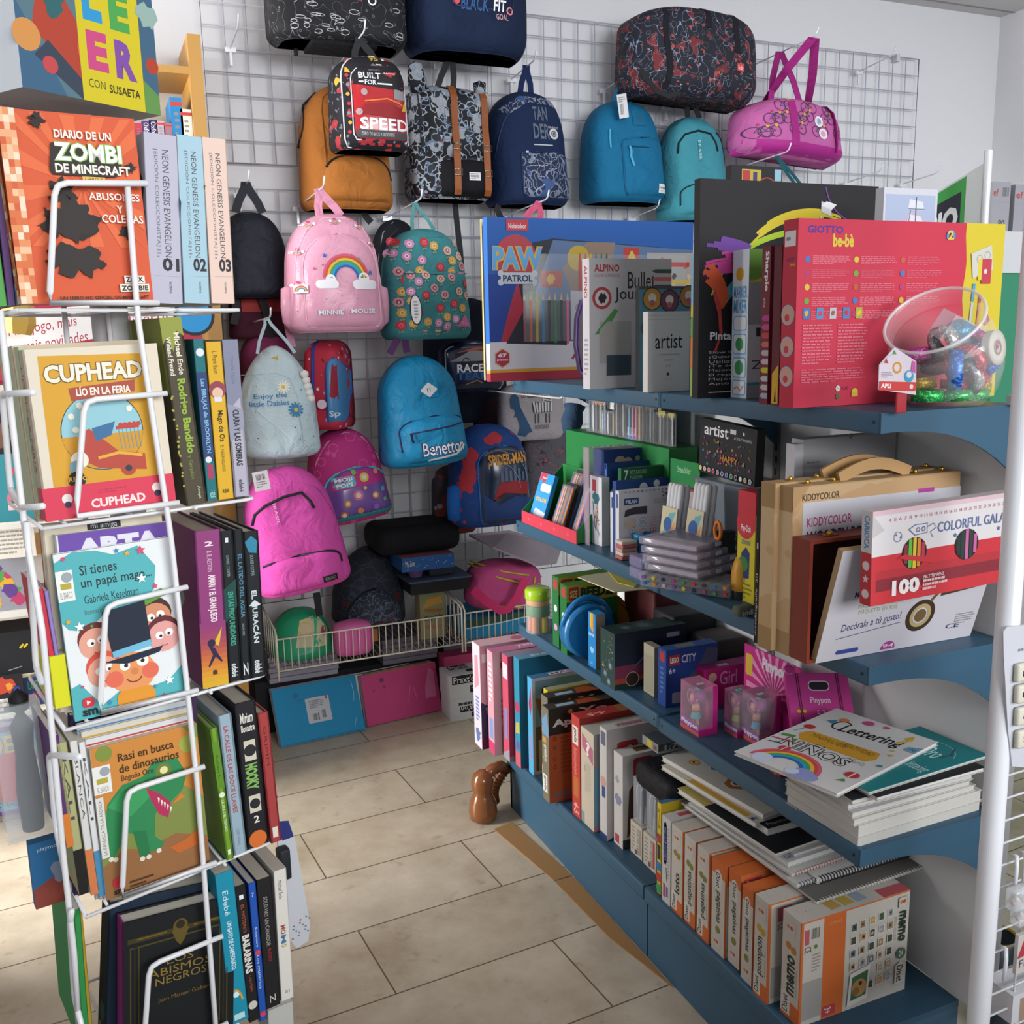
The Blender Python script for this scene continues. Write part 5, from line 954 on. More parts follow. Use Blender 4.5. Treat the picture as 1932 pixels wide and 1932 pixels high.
m = M(); m.box(a.x,c.x,3.36,3.42,ZK,c.z,'#8f8468'); f = fr(m,a.x,c.x,3.36,ZK,c.z); f.rect(0,.4,1,1,'#7a7d58'); f.poly([(.1,.62),(.9,.70),(.85,.84),(.3,.8)],'#b08436'); f.poly([(.15,.62),(.95,.58),(.8,.52),(.2,.55)],'#8f5a30'); f.txt(.12,.34,.9,.46,'Captain','#2f2b22',bold=1,sl=.04); f.txt(.2,.2,.8,.28,'Nobot','#a5622f',bold=1); m.build('game_box',None,'upright olive game box with a ship, in the left wire basket','game box')
zc = c.z
m = M(); m.box(ony(775,1100,3.3).x,ony(886,1100,3.3).x,3.30,3.55,zc+.001,zc+.045,'#14151a'); m.build('black_box',None,'flat black box lying on the olive game box','box')
m = M(); m.box(ony(768,1080,3.31).x,ony(886,1080,3.31).x,3.29,3.56,zc+.046,zc+.052,'#39465e'); m.build('blue_card',None,'dark blue-grey lid lying on the flat black box','lid')
p = ony(790,1080,3.33); m = M(); m.lathe([(.022,0),(.036,.035),(.036,.037),(.03,.036)],'#6d4f7c',(p.x,3.37,zc+.053),20); m.build('bowl',None,'small lilac bowl under the starry blue box','bowl')
m = M(); m.rbox(p.x+.045,p.x+.14,3.34,3.45,zc+.053,zc+.089,'#2b2d36',.004); m.build('card_box',None,'dark box beside the lilac bowl, under the starry blue box','box')
m = M(); xa,xb = ony(758,1050,3.3).x,ony(857,1050,3.3).x; zs = zc+.090; m.box(xa,xb,3.30,3.52,zs,zs+.052,'#1f4d86',{'+z': '#7d4a52'}); f = fr(m,xa,xb,3.30,zs,zs+.052)
for k in range(18): f.star((k*.37+.1) % 1,.15+.7*((k*.23) % 1),.05,'#9fb6d6',4)
f.txt(.06,.25,.24,.75,'My Zoo','#c9b9b0',bold=.5); m.build('starry_box',None,'flat blue box with white stars, on the pile above the wire baskets','box')
m = M(); xa,xb = ony(708,1010,3.36).x,ony(868,1010,3.36).x; m.rbox(xa,xb,3.33,3.56,zs+.053,zs+.16,fabric('#101116'),.05,4); m.build('soft_bag',None,'black soft bag folded on top of the starry blue box','bag')
b = Bag('shoulder_bag','pink shoulder bag with lime green piping, on the right wire basket',(884,1040,1034,1128),3.26,.14,fabric('#b84a7f'),'bag',n=3,rt=.35,rb=.3,taper=.92,topd=.8,z0=ZK+.09,roll=radians(6)); b.done()
for P in (((-.95,.9),(-.4,.72),(.2,.60),(.8,.55)),((-.9,.95),(-.3,.85),(.3,.78),(.9,.66)),((-.85,.35),(-.4,.12),(.2,.08),(.8,.0)),((.55,.58),(.58,.72))): b.curve(P,.0035,'#b3b034','piping',off=.005)
m = M(); m.strap([ony(x,y,3.22) for x,y in ((893,1112),(918,1135),(945,1152),(958,1150),(975,1128),(992,1092))],.016,'#c02c62'); m.build('shoulder_strap',b.root)
m = M(); a = ony(872,1133,3.3); c = ony(1010,1105,3.3); m.box(a.x+.01,c.x+.02,3.29,3.52,ZK,ZK+.075,'#1d7ba6'); f = fr(m,a.x+.01,c.x+.02,3.29,ZK,ZK+.075); f.poly([(0,.55),(1,.8),(1,1),(0,1)],'#2e4a3c'); f.line([(0,.56),(.4,.6),(1,.8)],.06,'#b9c9cf'); m.build('flat_box',None,'blue and dark green flat box under the pink and lime bag','box')
m = M(); P = [ony(x,y,3.36-.10*k) for k,(x,y) in enumerate(((890,1010),(1000,1030),(1062,1045)))]
q = [ony(885,1012,3.42),ony(960,1004,3.46),ony(1062,1030,3.46),ony(1050,1064,3.24),ony(1012,1068,3.2),ony(930,1035,3.28)]; n = len(q)
m.add(q+[p+Vector((0,0,.008)) for p in q],[tuple(range(n)),tuple(range(2*n-1,n-1,-1))]+[(k,(k+1) % n,n+(k+1) % n,n+k) for k in range(n)],mat('#8d7f8a',.25)); m.build('plastic_sleeve',None,'mauve plastic sleeve lying on the pink and lime bag','sleeve')
b = Bag('mesh_bag','clear bag of dark and red toys hanging beside the web patterned backpack',(815,880,900,1010),3.45,.06,pattern('toy_mix','#3a3640',[('noise',14,.58,1,'#7a2f33'),('dot',18,0,.2,'#9a9aa0'),('noise',20,.68,1,'#2b4a7c')]),'bag',rt=.3); b.done(); hook(b.x,b.z+b.H+.01,b.y-.1,'white wire hook holding the bag of dark and red toys',.02); m = M(); m.strap([(b.x-.02,b.y-.02,b.z+b.H-.01),(b.x,b.y-.06,b.z+b.H+.02),(b.x+.02,b.y-.02,b.z+b.H-.01)],.005,BK); m.build('loop',b.root)

# notebooks and boxes on the floor under the baskets
M().box(.45,1.9,3.50,3.69,0,.20,'#17181f').build('low_plinth',None,'low black plinth against the wall under the wire baskets','plinth')
def spiral(m,p0,p1,r,n,col,flat=None):
    p0,p1 = Vector(p0),Vector(p1); t = (p1-p0).normalized(); s = t.cross(Vector((0,0,1))).normalized(); u = s.cross(t)
    for k in range(n): c = p0.lerp(p1,(k+.5)/n); m.tube([c+s*r*cos(2*pi*j/8)+u*r*sin(2*pi*j/8) for j in range(8)],r*.22,col,4,True)
def leaning(name,label,BL,BR,TL,TR,yt,th,col,deco=None,off=(0,0),group=None):
    a,b_ = onz(*BL,.004),onz(*BR,.004); c,d_ = ony(*TL,yt),ony(*TR,yt); o = Vector((off[0],off[1],0)); a,b_,c,d_ = a+o,b_+o,c+o,d_+o
    U = (b_-a); w_ = U.length; U.normalize(); V = (c-a); V = V-U*V.dot(U); h_ = V.length; V.normalize(); N = U.cross(V)
    mx = Matrix(((U.x,-N.x,V.x,a.x),(U.y,-N.y,V.y,a.y),(U.z,-N.z,V.z,a.z),(0,0,0,1)))
    r = thing(name,label,'notebook',(a+b_)/2,group); m = M(mx); m.box(0,w_,0,.001,0,h_,col); m.box(0,w_,th-.001,th,0,h_,'#8a8d95')
    f = Face(m,(0,0,0),(1,0,0),(0,0,1),w_,h_)
    if deco: deco(f)
    m.build('cover',r); M(mx).box(.002,w_-.002,.001,th-.001,.003,h_-.002,pages('#cfcbc2')).build('page_block',r)
    return r,mx,w_,h_
def dblue(f):
    f.circ(.26,.83,.05,'#2f6f9c'); f.lines(.25,.68,.36,.76,2,'#2f6f9c'); f.rrect(.36,.30,.64,.74,'#b9bcc4',.02); f.lines(.40,.55,.58,.70,5,'#6a6d75'); f.bars(.42,.34,.50,.46,n=9); f.bars(.53,.36,.58,.5,n=6); f.rect(.60,.68,.62,.74,'#b0453c'); f.line([(.93,.55),(.95,.7),(.94,.9)],.006,'#bfdce8'); f.line([(.88,.1),(.92,.25)],.005,'#bfdce8')
    for k in range(44): f.rect(.02+k*.022,.012,.03+k*.022,.03,'#23485f')
def dpink(f): f.circ(.26,.84,.05,'#7a2f55'); f.splat(.28,.70,.05,'#8d3560',3); f.splat(.14,.66,.03,'#8d3560',4); f.line([(.57,.30),(.62,.62)],.005,'#dba0bd'); f.line([(.69,.32),(.66,.6)],.005,'#dba0bd'); f.poly([(.80,.30),(.95,.30),(.96,.82),(.90,.9),(.82,.55)],'#cf6f9c')
TH = .008
for k in range(3):
    leaning('spiral_notebook',('shrink-wrapped cyan spiral notebook leaning at the front of its pile on the floor','grey edged spiral notebook just behind the cyan one','grey edged spiral notebook third behind the cyan one')[k],(531,1411),(690,1377),(514,1302),(672,1276),3.44,TH,'#1a86b4' if k == 0 else '#777d8c',dblue if k == 0 else None,(-.002*k,.009*k))
for k in range(5):
    r0,mx,w_,h_ = leaning('spiral_notebook',('magenta pink spiral notebook standing at the front of its pile on the floor','spiral notebook first behind the magenta one','spiral notebook second behind the magenta one','spiral notebook third behind the magenta one','spiral notebook at the back of the magenta pile')[k],(694,1371),(834,1339),(690,1274),(832,1243),3.44,TH,'#bb3f74' if k == 0 else ('#c9c6c6','#6f6a78')[k % 2],dpink if k == 0 else None,(-.008*k,.009*k))
    if k < 2:
        m = M(mx); spiral(m,(.02,.004,h_+.002),(w_-.02,.004,h_+.002),.005,40,'#b59a5c' if k == 0 else '#4a4650'); m.build('spiral_binding',r0)
def flatbook(name,label,x0,x1,y0,y1,z,th,col,cat='notebook',group=None,rz=0,pgc='#cfcbc2',ov=0):
    mx = Matrix.Translation((x0,y0,z)) @ Matrix.Rotation(rz,4,'Z'); w_,d_ = x1-x0,y1-y0
    r = thing(name,label,cat,(x0+w_/2,y0+d_/2,z),group); m = M(mx); m.box(0,w_,0,d_,th-.0012,th,col); m.box(0,w_,0,d_,0,.0012,col)
    P = M(mx); P.box(.001+ov,w_-.001-ov,.001+ov,d_-.001-ov,.0012,th-.0012,pages(pgc)); P.build('page_block',r)
    f = Face(m,(0,0,th),(1,0,0),(0,1,0),w_,d_); return r,m,f,mx
a = ony(512,1297,3.44); c = ony(640,1255,3.44)
for k in range(5): r0,m,f,mx = flatbook('spiral_notebook','grey notebook lying in the pile behind the cyan notebooks, '+('lowest','second from the bottom','third from the bottom','fourth from the bottom','topmost')[k],a.x-.002+.003*(k % 2),c.x+.004*(k % 3),3.465,3.67,.201+.020*k,.019,'#6d6b7a',pgc='#8d8a98'); m.build('cover',r0)
a = ony(728,1265,3.44); c = ony(830,1230,3.44)
for k in range(5): r0,m,f,mx = flatbook('spiral_notebook','dark grey notebook lying in the pile behind the magenta notebooks, '+('lowest','second from the bottom','third from the bottom','fourth from the bottom','topmost')[k],a.x,c.x+.003*(k % 2),3.475,3.67,.201+.020*k,.019,'#55525f',pgc='#6d6a78'); m.build('cover',r0)
for k in range(4): r0,m,f,mx = flatbook('spiral_notebook','dark grey notebook lying in the pile behind the white cartons, '+('lowest','second from the bottom','third from the bottom','topmost')[k],1.19,1.48,3.52,3.68,.201+.023*k,.021,'#4d4a57',pgc='#625f6c'); m.build('cover',r0)
m = M(); m.box(1.155,1.36,3.42,3.49,0,.215,'#ab3a62'); m.build('ring_binder',None,'dark pink binder standing behind the white cartons on the floor','binder')
p = onz(853,1361,0); x0,y0 = p.x,p.y; zt1 = ony(853,1322,y0).z; q = onx(834,1330,x0).y
for k,(z0,z1,lab) in enumerate(((0,zt1,'white cardboard carton on the floor, lower of the two beside the magenta notebooks'),(zt1+.0005,ony(850,1277,y0).z,'white cardboard carton stacked on the lower one beside the magenta notebooks'))):
    m = M(); dx = .004*k; m.box(x0-dx,x0+.19,y0+.002*k,y0+.12,z0,z1,'#c3c4c6'); f = fr(m,x0-dx,x0+.19,y0+.002*k,z0,z1)
    if k: f.rect(.05,.62,.62,.98,'#1b1b1e'); f.txt(.08,.66,.60,.94,"Praxt'on",'#d5d5d7',bold=.5); f.rect(.42,.2,.66,.5,'#1b1b1e'); f.txt(.45,.24,.63,.46,'uo,','#d5d5d7',rot=180)
    else: f.lines(.15,.68,.7,.82,1,'#3a3a3d',fill=.9); f.rect(.18,.35,.72,.62,'#1b1b1e'); f.txt(.2,.38,.70,.6,"Praxt'on",'#d5d5d7',rot=180,bold=.5); f.rect(.42,.05,.6,.3,'#1b1b1e')
    if k: t = tp(m,x0-dx,x0+.19,y0+.002,y0+.12,z1); t.rect(.12,.55,.52,.92,'#1b1b1e'); t.txt(.15,.6,.5,.88,"Praxt'on",'#d5d5d7',bold=.5); t.rect(.42,.2,.56,.45,'#1b1b1e'); t.lines(.05,.93,.9,.98,1,'#6a6a70'); t.line([(.0,.5),(.1,.5)],.01,'#8a8a8a')
    m.build('carton',None,lab,'carton','white cartons on the floor')
# wooden figure with a ridged arm, and cardboard on the floor
WD = mat('#7c4a26',.22,coat=.5)
p = onz(912,1546,0); r0 = thing('wooden_figure','polished brown wooden figure with a ridged curved arm, on the floor by the shelving','wooden figure',p)
m = M(); m.lathe([(.028,0),(.040,.008),(.044,.03),(.040,.06),(.030,.082),(.027,.090),(.033,.105),(.034,.125),(.027,.145),(.012,.158),(0,.161)],WD,p,28); m.build('body',r0)
m = M(); P = [p+Vector(v) for v in ((.012,.0,.14),(.04,.012,.150),(.07,.02,.150),(.092,.03,.13))]; m.tube(P,.017,WD,12); m.build('arm',r0)
m = M(); P = []
for k in range(25): t = k/24; P.append(p+Vector((.092-.02*sin(pi*t)-.035*t,.03+.02*t,.135-.115*t)))
m.tube(P,.014,mat('#6b3c1c',.4),10)
for k in range(1,24,2): c = P[k]; m.lathe([(.018,-.0018),(.018,.0018)],mat('#6b3c1c',.4),c,12,(P[min(k+1,24)]-P[k-1]).normalized())
m.build('ridged_tail',r0)
CBD = mat('#8f6c44',.8)
for k,(Q,lab) in enumerate((([(932,1564),(966,1551),(1078,1651),(1046,1661)],'flat brown cardboard strip on the floor by the far end of the plinth'),([(1048,1664),(1080,1653),(1270,1862),(1150,1768)],'flat brown cardboard strip on the floor along the near plinth'))):
    m = M(); q = [onz(x,y,.003) for x,y in Q]; m.add(q+[v+Vector((0,0,-.0028)) for v in q],[(3,2,1,0),(4,5,6,7)]+[(j,(j+1) % 4,4+(j+1) % 4,4+j) for j in range(4)],CBD); m.build('cardboard_sheet',None,lab,'cardboard')

# ================================================================ pine shelving and toys at the left, behind the spinner
PINE = mat('#b78a48',.5)
yP = 3.40; px0 = ony(355,100,yP).x; px1 = ony(380,100,yP).x; zT = ony(365,64,yP).z
r0 = thing('pine_bookcase','tall pine bookcase against the wall behind the book spinner','bookcase',(-.3,3.55,0))
for x0 in (px0,-.95): M().box(x0,x0+(px1-px0),yP,3.69,0,zT,PINE).build('side_panel',r0)
zS = [ony(320,122,yP).z,ony(300,262,yP).z,1.62,1.19,.80,.42]
for z in zS: M().box(-.95,px0,yP+.005,3.69,z-.022,z,PINE).build('shelf_board',r0)
M().box(-.95,px0,3.685,3.695,0,zT-.05,'#d2cfc9').build('back_board',r0)
def pbox(name,label,cat,x0,x1,yt,yb,y,d,col,z=None,deco=None,kw=None):
    """box whose front shows between pixel columns x0..x1 and rows yt..yb at distance y"""
    a = ony(x0,yb,y); c = ony(x1,yt,y); z0 = a.z if z is None else z; zt = ony((x0+x1)/2,yt,y).z
    m = M(); m.box(a.x,c.x,y,y+d,z0,zt,col,kw); f = fr(m,a.x,c.x,y,z0,zt)
    if deco: deco(f)
    return m.build(name,None,label,cat)
z = zS[1]+.0005
for x0,x1,yt,c,t,lab in ((256,268,232,'#b03a52','','crimson book'),(270,283,228,'#4a3a6a','Oxford','violet dictionary with white letters'),(284,296,226,'#3a2f5c','Oxford','dark violet dictionary with white letters'),(297,310,228,'#b9a3b0','','pale pink book'),(311,324,232,'#a56a7c','','dusky pink book'),(326,342,184,'#2a7db5','','tall bright blue book with a red band'),(344,361,206,'#d9d5cc','','cream book with fine print')):
    pbox('book',lab+' standing on the pine bookcase','book',x0,x1,yt,262,yP+.02,.17,c,z,(lambda f: (f.txt(.2,.1,.8,.9,t,WH,rot=-90))) if t else (lambda f: (f.rect(0,.8,1,.9,'#b8423f'),f.lines(.3,.1,.7,.7,4,'#88888c'))))
def poster(f):
    f.poly([(.0,.55),(1,.78),(1,.98),(.0,.80)],'#e3dfdf'); f.poly([(.16,.30),(.60,.52),(.60,.84),(.16,.62)],'#e3dfdf'); f.txt(.18,.49,.46,.66,'Mais jogo, mais','#a83048',sl=.12); f.txt(.23,.33,.50,.47,'mais novidades','#a83048',sl=.12); f.poly([(.62,.50),(.90,.68),(.93,.80),(.88,.88),(.62,.74)],'#e3dfdf'); f.txt(.66,.64,.86,.74,'divertif','#a83048',sl=.08); f.circ(.97,.75,.26,'#20242c'); f.circ(.97,.75,.22,'#2a86c0'); f.poly([(.18,0),(.4,.0),(.36,.1),(.26,.06),(.2,.12)],'#e3dfdf')
pbox('promotional_board','red promotional board with white ribbons of print behind the book spinner','board',-60,376,560,720,3.0,.012,'#a92c42',None,poster)
m = M(); a = ony(5,645,2.95); c = ony(56,580,2.95); m.lathe([(.0,0),(.035,.0),(.045,.03),(.04,.075),(.0,.09)],'#c4a04a',((a.x+c.x)/2,2.93,a.z+.02),7,(.15,0,1),False); m.build('foam_crown',None,'yellow faceted crown shape in front of the red board at the far left','crown')
r0 = thing('toy_shelf','white toy shelf unit at the far left behind the book spinner','shelf',(-.3,3.2,0)); TS = [ony(30,725,3.05).z,ony(30,985,3.05).z,ony(30,1150,3.05).z,ony(30,1338,3.05).z]
for z in TS: M().box(-.75,.14,3.02,3.36,z-.014,z-.0005,'#c9c6c0').build('shelf_board',r0)
for x in (-.75,.13): M().box(x,x+.012,3.02,3.36,0,TS[0]+.30,'#c9c6c0').build('side_panel',r0)
def d1(f): f.txt(.25,.6,.8,.8,'be-bè','#d9b43c',bold=.5); f.lines(.3,.1,.9,.5,5,'#d9a9b4'); f.poly([(.8,0),(1,.1),(1,.6)],'#d9c93c')
pbox('craft_pack','crimson craft pack with yellow letters at the far left, above a blue box','craft pack',-30,34,640,725,3.05,.05,'#9a2f55',TS[0],d1)
pbox('toy_box','teal toy box with pink cakes at the far left','toy box',-60,52,858,985,3.05,.12,'#2f7c86',TS[1],lambda f: (f.circ(.75,.35,.12,'#b86a7c'),f.circ(.72,.75,.06,'#b0455a'),f.rect(.62,.18,.86,.3,'#d9b0b4'),f.splat(.4,.6,.1,'#5f4a3a',2)))
pbox('toy_box','dark toy box with a bright blue lid strip at the far left','toy box',-60,54,752,852,3.06,.12,'#2a2226',TS[1]+.145,lambda f: (f.rect(0,.88,1,1,'#1f7fc0'),f.txt(.7,.9,.9,.98,'700',WH),f.splat(.5,.5,.2,'#6a4a3c',2),f.splat(.8,.55,.14,'#b9b0ac',5)))
pbox('toy_bag','clear bag of yellow and pink toy shapes at the far left','toy bag',-40,52,1030,1150,3.05,.05,mat('#8b8b92',.15),TS[2],lambda f: [f.splat(.3+.5*((k*.37) % 1),.15+.6*((k*.61) % 1),.13,('#c99a2c','#a83a5c','#4f8a4a','#5a3a7c')[k % 4],k) for k in range(8)])
pbox('desk_calendar','small cream calendar card above the clear bag of toys','calendar',-20,62,985,1025,3.03,.004,'#cfc8bc',TS[2]+.155,lambda f: f.lines(.1,.1,.9,.8,6,'#8f8a84'))
pbox('game_box','black game box with yellow slashes at the far left','game box',-60,60,1195,1290,3.05,.14,'#1e1e22',TS[3]+.05,lambda f: (f.line([(.8,.72),(.86,.78)],.03,'#c9b52c'),f.line([(.86,.72),(.92,.78)],.03,'#c9b52c'),f.line([(.6,.38),(.8,.42)],.015,'#8f8f94'),f.rect(0,0,.46,.6,'#1e1e22')))
pbox('game_board','cream edged lotto board standing at the far left','game board',42,96,1270,1338,3.04,.01,'#cfc3a4',TS[3],lambda f: (f.rect(.1,.06,1,.92,'#2b3a66'),f.txt(.25,.55,.75,.8,'LOTO','#3a8f52',bold=1),f.txt(.25,.2,.75,.45,'LOTO','#b03a44',bold=1)))
pbox('comic_box','black box with a fiery red monster picture at the far left','comic box',-40,42,1276,1338,3.03,.008,'#241f24',TS[3],lambda f: (f.splat(.6,.72,.3,'#b0442f',4),f.splat(.7,.7,.12,'#d08a3c',2),f.circ(.85,.6,.08,'#2a3a86'),f.lines(.1,.05,.9,.4,3,'#d0ccc8',fill=.8)))
def d2(f): f.rect(0,.86,1,1,'#b9b0cc'); f.txt(.3,.9,.95,.985,'MAGIC','#6d5a9c',bold=1); f.rect(0,.80,1,.86,'#6a3f86'); f.txt(.4,.58,.98,.78,'DELE','#5f4a9a',bold=3); f.txt(.4,.585,.98,.775,'DELE','#d3bd4c',bold=1.5); f.rrect(.42,.12,1.0,.60,'#c24450',.1); f.poly([(.75,.30),(1,.2),(1,.5),(.75,.52)],'#c9d3d9'); f.rect(0,0,1,.04,'#7a4a9a'); f.txt(.42,.06,.98,.13,'Dibuja en l','#4a4a78',bold=.5); f.circ(.97,.14,.05,'#d0b33c')
pbox('drawing_toy_box','blue and red drawing toy box standing on the floor at the far left','toy box',-70,62,1345,1532,3.22,.10,'#6fb3d0',0,d2)

# ================================================================ right edge: display stand, pot, sign, cabinet
PW = mat('#dcdde2',.3,coat=.3); X0,Y0 = 1.170,.953
r0 = thing('wire_display_stand','white pole and wire rack of a display stand at the right edge','display stand',(X0,Y0,0))
m = M(); m.lathe([(.0163,0),(.0163,1.75),(.012,1.755)],PW,(X0,Y0,0),20); m.build('pole',r0)
m = M(); m.tube([(X0+.018,Y0,.12),(X0+.02,Y0,.95)],.002,PW,6); m.build('side_wire',r0)
for k in range(22): m = M(); m.tube([(X0+.016,Y0,.13+.0365*k),(X0+.34,Y0+.01,.13+.0365*k)],.0018,PW,5); m.build('cross_wire',r0)
for q in (.075,.16): m = M(); m.tube([(X0+q,Y0,.12),(X0+q,Y0,.95)],.0018,PW,5); m.build('upright_wire',r0)
for px,py in ((1908,1612),(1924,1606),(1888,1785)): p = ony(px,py,Y0); m = M(); m.tube([(p.x,Y0,p.z),(p.x-.003,Y0-.012,p.z+.004),(p.x-.006,Y0-.016,p.z-.012),(p.x-.010,Y0-.018,p.z-.045)],.003,PW,6); m.build('hook',r0)
def card(name,label,pts,y,col,cat):
    m = M(); q = [ony(x,yy,y) for x,yy in pts]; n = len(q); m.add(q+[v+Vector((0,.003,0)) for v in q],[tuple(range(n))[::-1],tuple(range(n,2*n))]+[(k,(k+1) % n,n+(k+1) % n,n+k) for k in range(n)],col); return m
m = card('badge_card','',[(1893,1192),(1900,1183),(1960,1176),(1960,1450),(1910,1446),(1902,1380),(1894,1240)],.935,'#bfc0c8','badge card'); f = Face(m,ony(1894,1440,.9345),(1,0,0),(0,0,1),.05,.19); f.txt(.22,.86,1.3,.90,'** PUNK','#3f3f48')
ob = m.build('badge_card',None,'pale grey card with a column of cream badges on the display stand','badge card')
for py in (1268,1308,1350,1393): p = ony(1927,py,.93); m = M(); m.rbox(p.x-.012,p.x+.02,.925,.934,p.z-.014,p.z+.014,'#cfcbbb',.004); f = fr(m,p.x-.012,p.x+.02,.925,p.z-.014,p.z+.014); f.splat(.5,.5,.3,'#24242c',py); m.build('badge',ob)
for k,(px,py,c) in enumerate(((1918,1690,'#b9b6ae'),(1926,1718,'#a9b3ac'))): p = ony(px,py,.93); m = M(); m.rbox(p.x-.02,p.x+.03,.915,.935,p.z-.018,p.z+.018,clear('bag_film','#e6eaee',.4),.006); [m.lathe([(0,-.005),(.005,0),(0,.005)],('#cfa9a0','#d6d2c6','#8fa0a8')[j % 3],(p.x-.012+.007*j,.925,p.z-.006+.004*(j % 3)),8) for j in range(5)]; m.build('bead_bag',None,('clear bag of pale beads on the display stand, upper one','clear bag of grey-green beads on the display stand, lower one')[k],'bead bag')
p = ony(1923,1820,.93); m = M(); m.box(p.x-.006,p.x+.05,.93,.936,p.z-.016,p.z+.05,'#c2bdb9'); f = fr(m,p.x-.006,p.x+.05,.93,p.z-.016,p.z+.05); f.poly([(0,.4),(.8,.5),(.8,1),(.3,1)],'#b03a40'); f.txt(.1,.15,.7,.35,'FLU','#3f3f48'); m.build('seed_packet',None,'white and red packet low on the display stand','packet')
m = M(); a = ony(1912,1880,.945); m.box(a.x,a.x+.2,.945,1.0,a.z-.05,a.z,'#cfcfd4'); f = fr(m,a.x,a.x+.2,.945,a.z-.05,a.z); f.rect(.08,0,.9,.82,'#a08a7a'); m.build('tray_box',None,'white tray at the foot of the display stand in the lower right corner','tray')
p = onz(1868,1932,0); hp = ony(1866,1768,p.y).z; r0 = thing('pot','dark green pot with a gold rim on the floor behind the white pole','pot',p); m = M(); m.lathe([(.036,0),(.040,hp-.003),(.038,hp-.002),(.034,.02),(0,.015)],mat('#263238',.3),p,28); m.build('body',r0); m = M(); m.lathe([(.0405,hp-.006),(.041,hp),(.037,hp+.001),(.037,hp-.006)],mat('#b08f3c',.3,.8),p,28,cap=False); m.build('rim',r0)
a = ony(1747,352,2.0); c = ony(1862,334,1.5); U = Vector((c.x-a.x,c.y-a.y,0)); w_ = U.length; U.normalize(); zt = (a.z+c.z)/2; hS = .16
r0 = thing('counter_sign','green and black sign with white letters on a thin pole behind the red box','sign',(c.x,c.y,1.2)); N = U.cross(Vector((0,0,1)))
m = M(); L = .10; O = Vector((a.x,a.y,zt-hS))-U*L; q = [O,O+U*(w_+L),O+U*(w_+L)+Vector((0,0,hS)),O+Vector((0,0,hS))]; m.add(q+[v-N*.004 for v in q],[(0,1,2,3),(7,6,5,4)]+[(j,4+j,4+(j+1) % 4,(j+1) % 4) for j in range(4)],'#d3dbdb'); f = Face(m,O,U,(0,0,1),w_+L,hS)
k = L/(w_+L); g = lambda t: k+(1-k)*t
f.rect(.05,0,g(.72),.97,'#3f9f48'); f.rect(.10,0,g(.655),.80,'#20242c'); f.txt(g(-.30),.30,g(.62),.66,'RUBIO','#e8ecee',bold=2.5); m.build('printed_board',r0)
m = M(); m.lathe([(.008,0),(.008,zt-1.16+.02)],PW,(c.x,c.y,1.16),14); m.build('pole',r0)
yc = 2.45; a = ony(1893,436,yc); zc2 = a.z; z2 = ony(1910,515,yc).z
r0 = thing('counter_cabinet','white topped green cabinet beyond the shelving at the far right','cabinet',(a.x+.4,yc+.2,0)); M().box(a.x,a.x+.9,yc,yc+.5,z2,zc2,'#d6d8dc').build('top_section',r0); M().box(a.x+.004,a.x+.9,yc+.01,yc+.5,.3,z2,'#3f8f70').build('green_front',r0); M().box(a.x+.02,a.x+.88,yc+.03,yc+.48,0,.3,'#2c5f4f').build('plinth',r0)
for x0,x1,yt,lab in ((1868,1908,343,'grey archive box numbered 80 on the cabinet, left one'),(1910,1965,349,'grey archive box numbered 80 on the cabinet, right one')):
    def d3(f): f.rect(0,.60,1,.605,'#8f8f96'); f.txt(.40,.12,.78,.26,'80','#3f3f46',bold=1); f.rect(.38,.08,.80,.105,'#5f5f66'); f.txt(.05,.72,.32,.86,'ef','#b5453f',bold=.5); f.bars(.55,.72,.9,.9,'#66666c',8)
    pbox('archive_box',lab,'archive box',x0,x1,yt,438,yc+.06,.3,'#a3a2aa',zc2+.0005,d3)


# ================================================================ goods on the shelves
TK = .0006
class Box:
    """a carton on a shelf: BL foot of its front (towards the camera) at the aisle edge, TL top of that edge, SL far foot of its spine, BR right foot"""
    def __init__(k,z,BL,TL,SL,BR=None,w=None,th=None,col='#cccccc',cols=None,zz=None,dx=0):
        a = onz(*BL,z); k.x0,k.y0 = a.x+dx,a.y; k.z0 = z+TK; k.z1 = zz or ony(*TL,a.y).z; lim = 9 if z > 1.2 else XB-.003
        k.x1 = k.x0+w if w else min(ony(*BR,a.y).x,lim); k.y1 = k.y0+(th or max(.006,onx(*SL,a.x).y-a.y-.001))
        k.m = M(); k.m.box(k.x0,k.x1,k.y0,k.y1,k.z0,k.z1,col,cols)
        k.f = fr(k.m,k.x0,k.x1,k.y0,k.z0,k.z1); k.s = sp(k.m,k.x0,k.y0,k.y1,k.z0,k.z1); k.t = tp(k.m,k.x0,k.x1,k.y0,k.y1,k.z1)
    def done(k,name,label,cat='box',group=None): k.ob = k.m.build(name,None,label,cat,group); return k.ob
DW = XB-.006
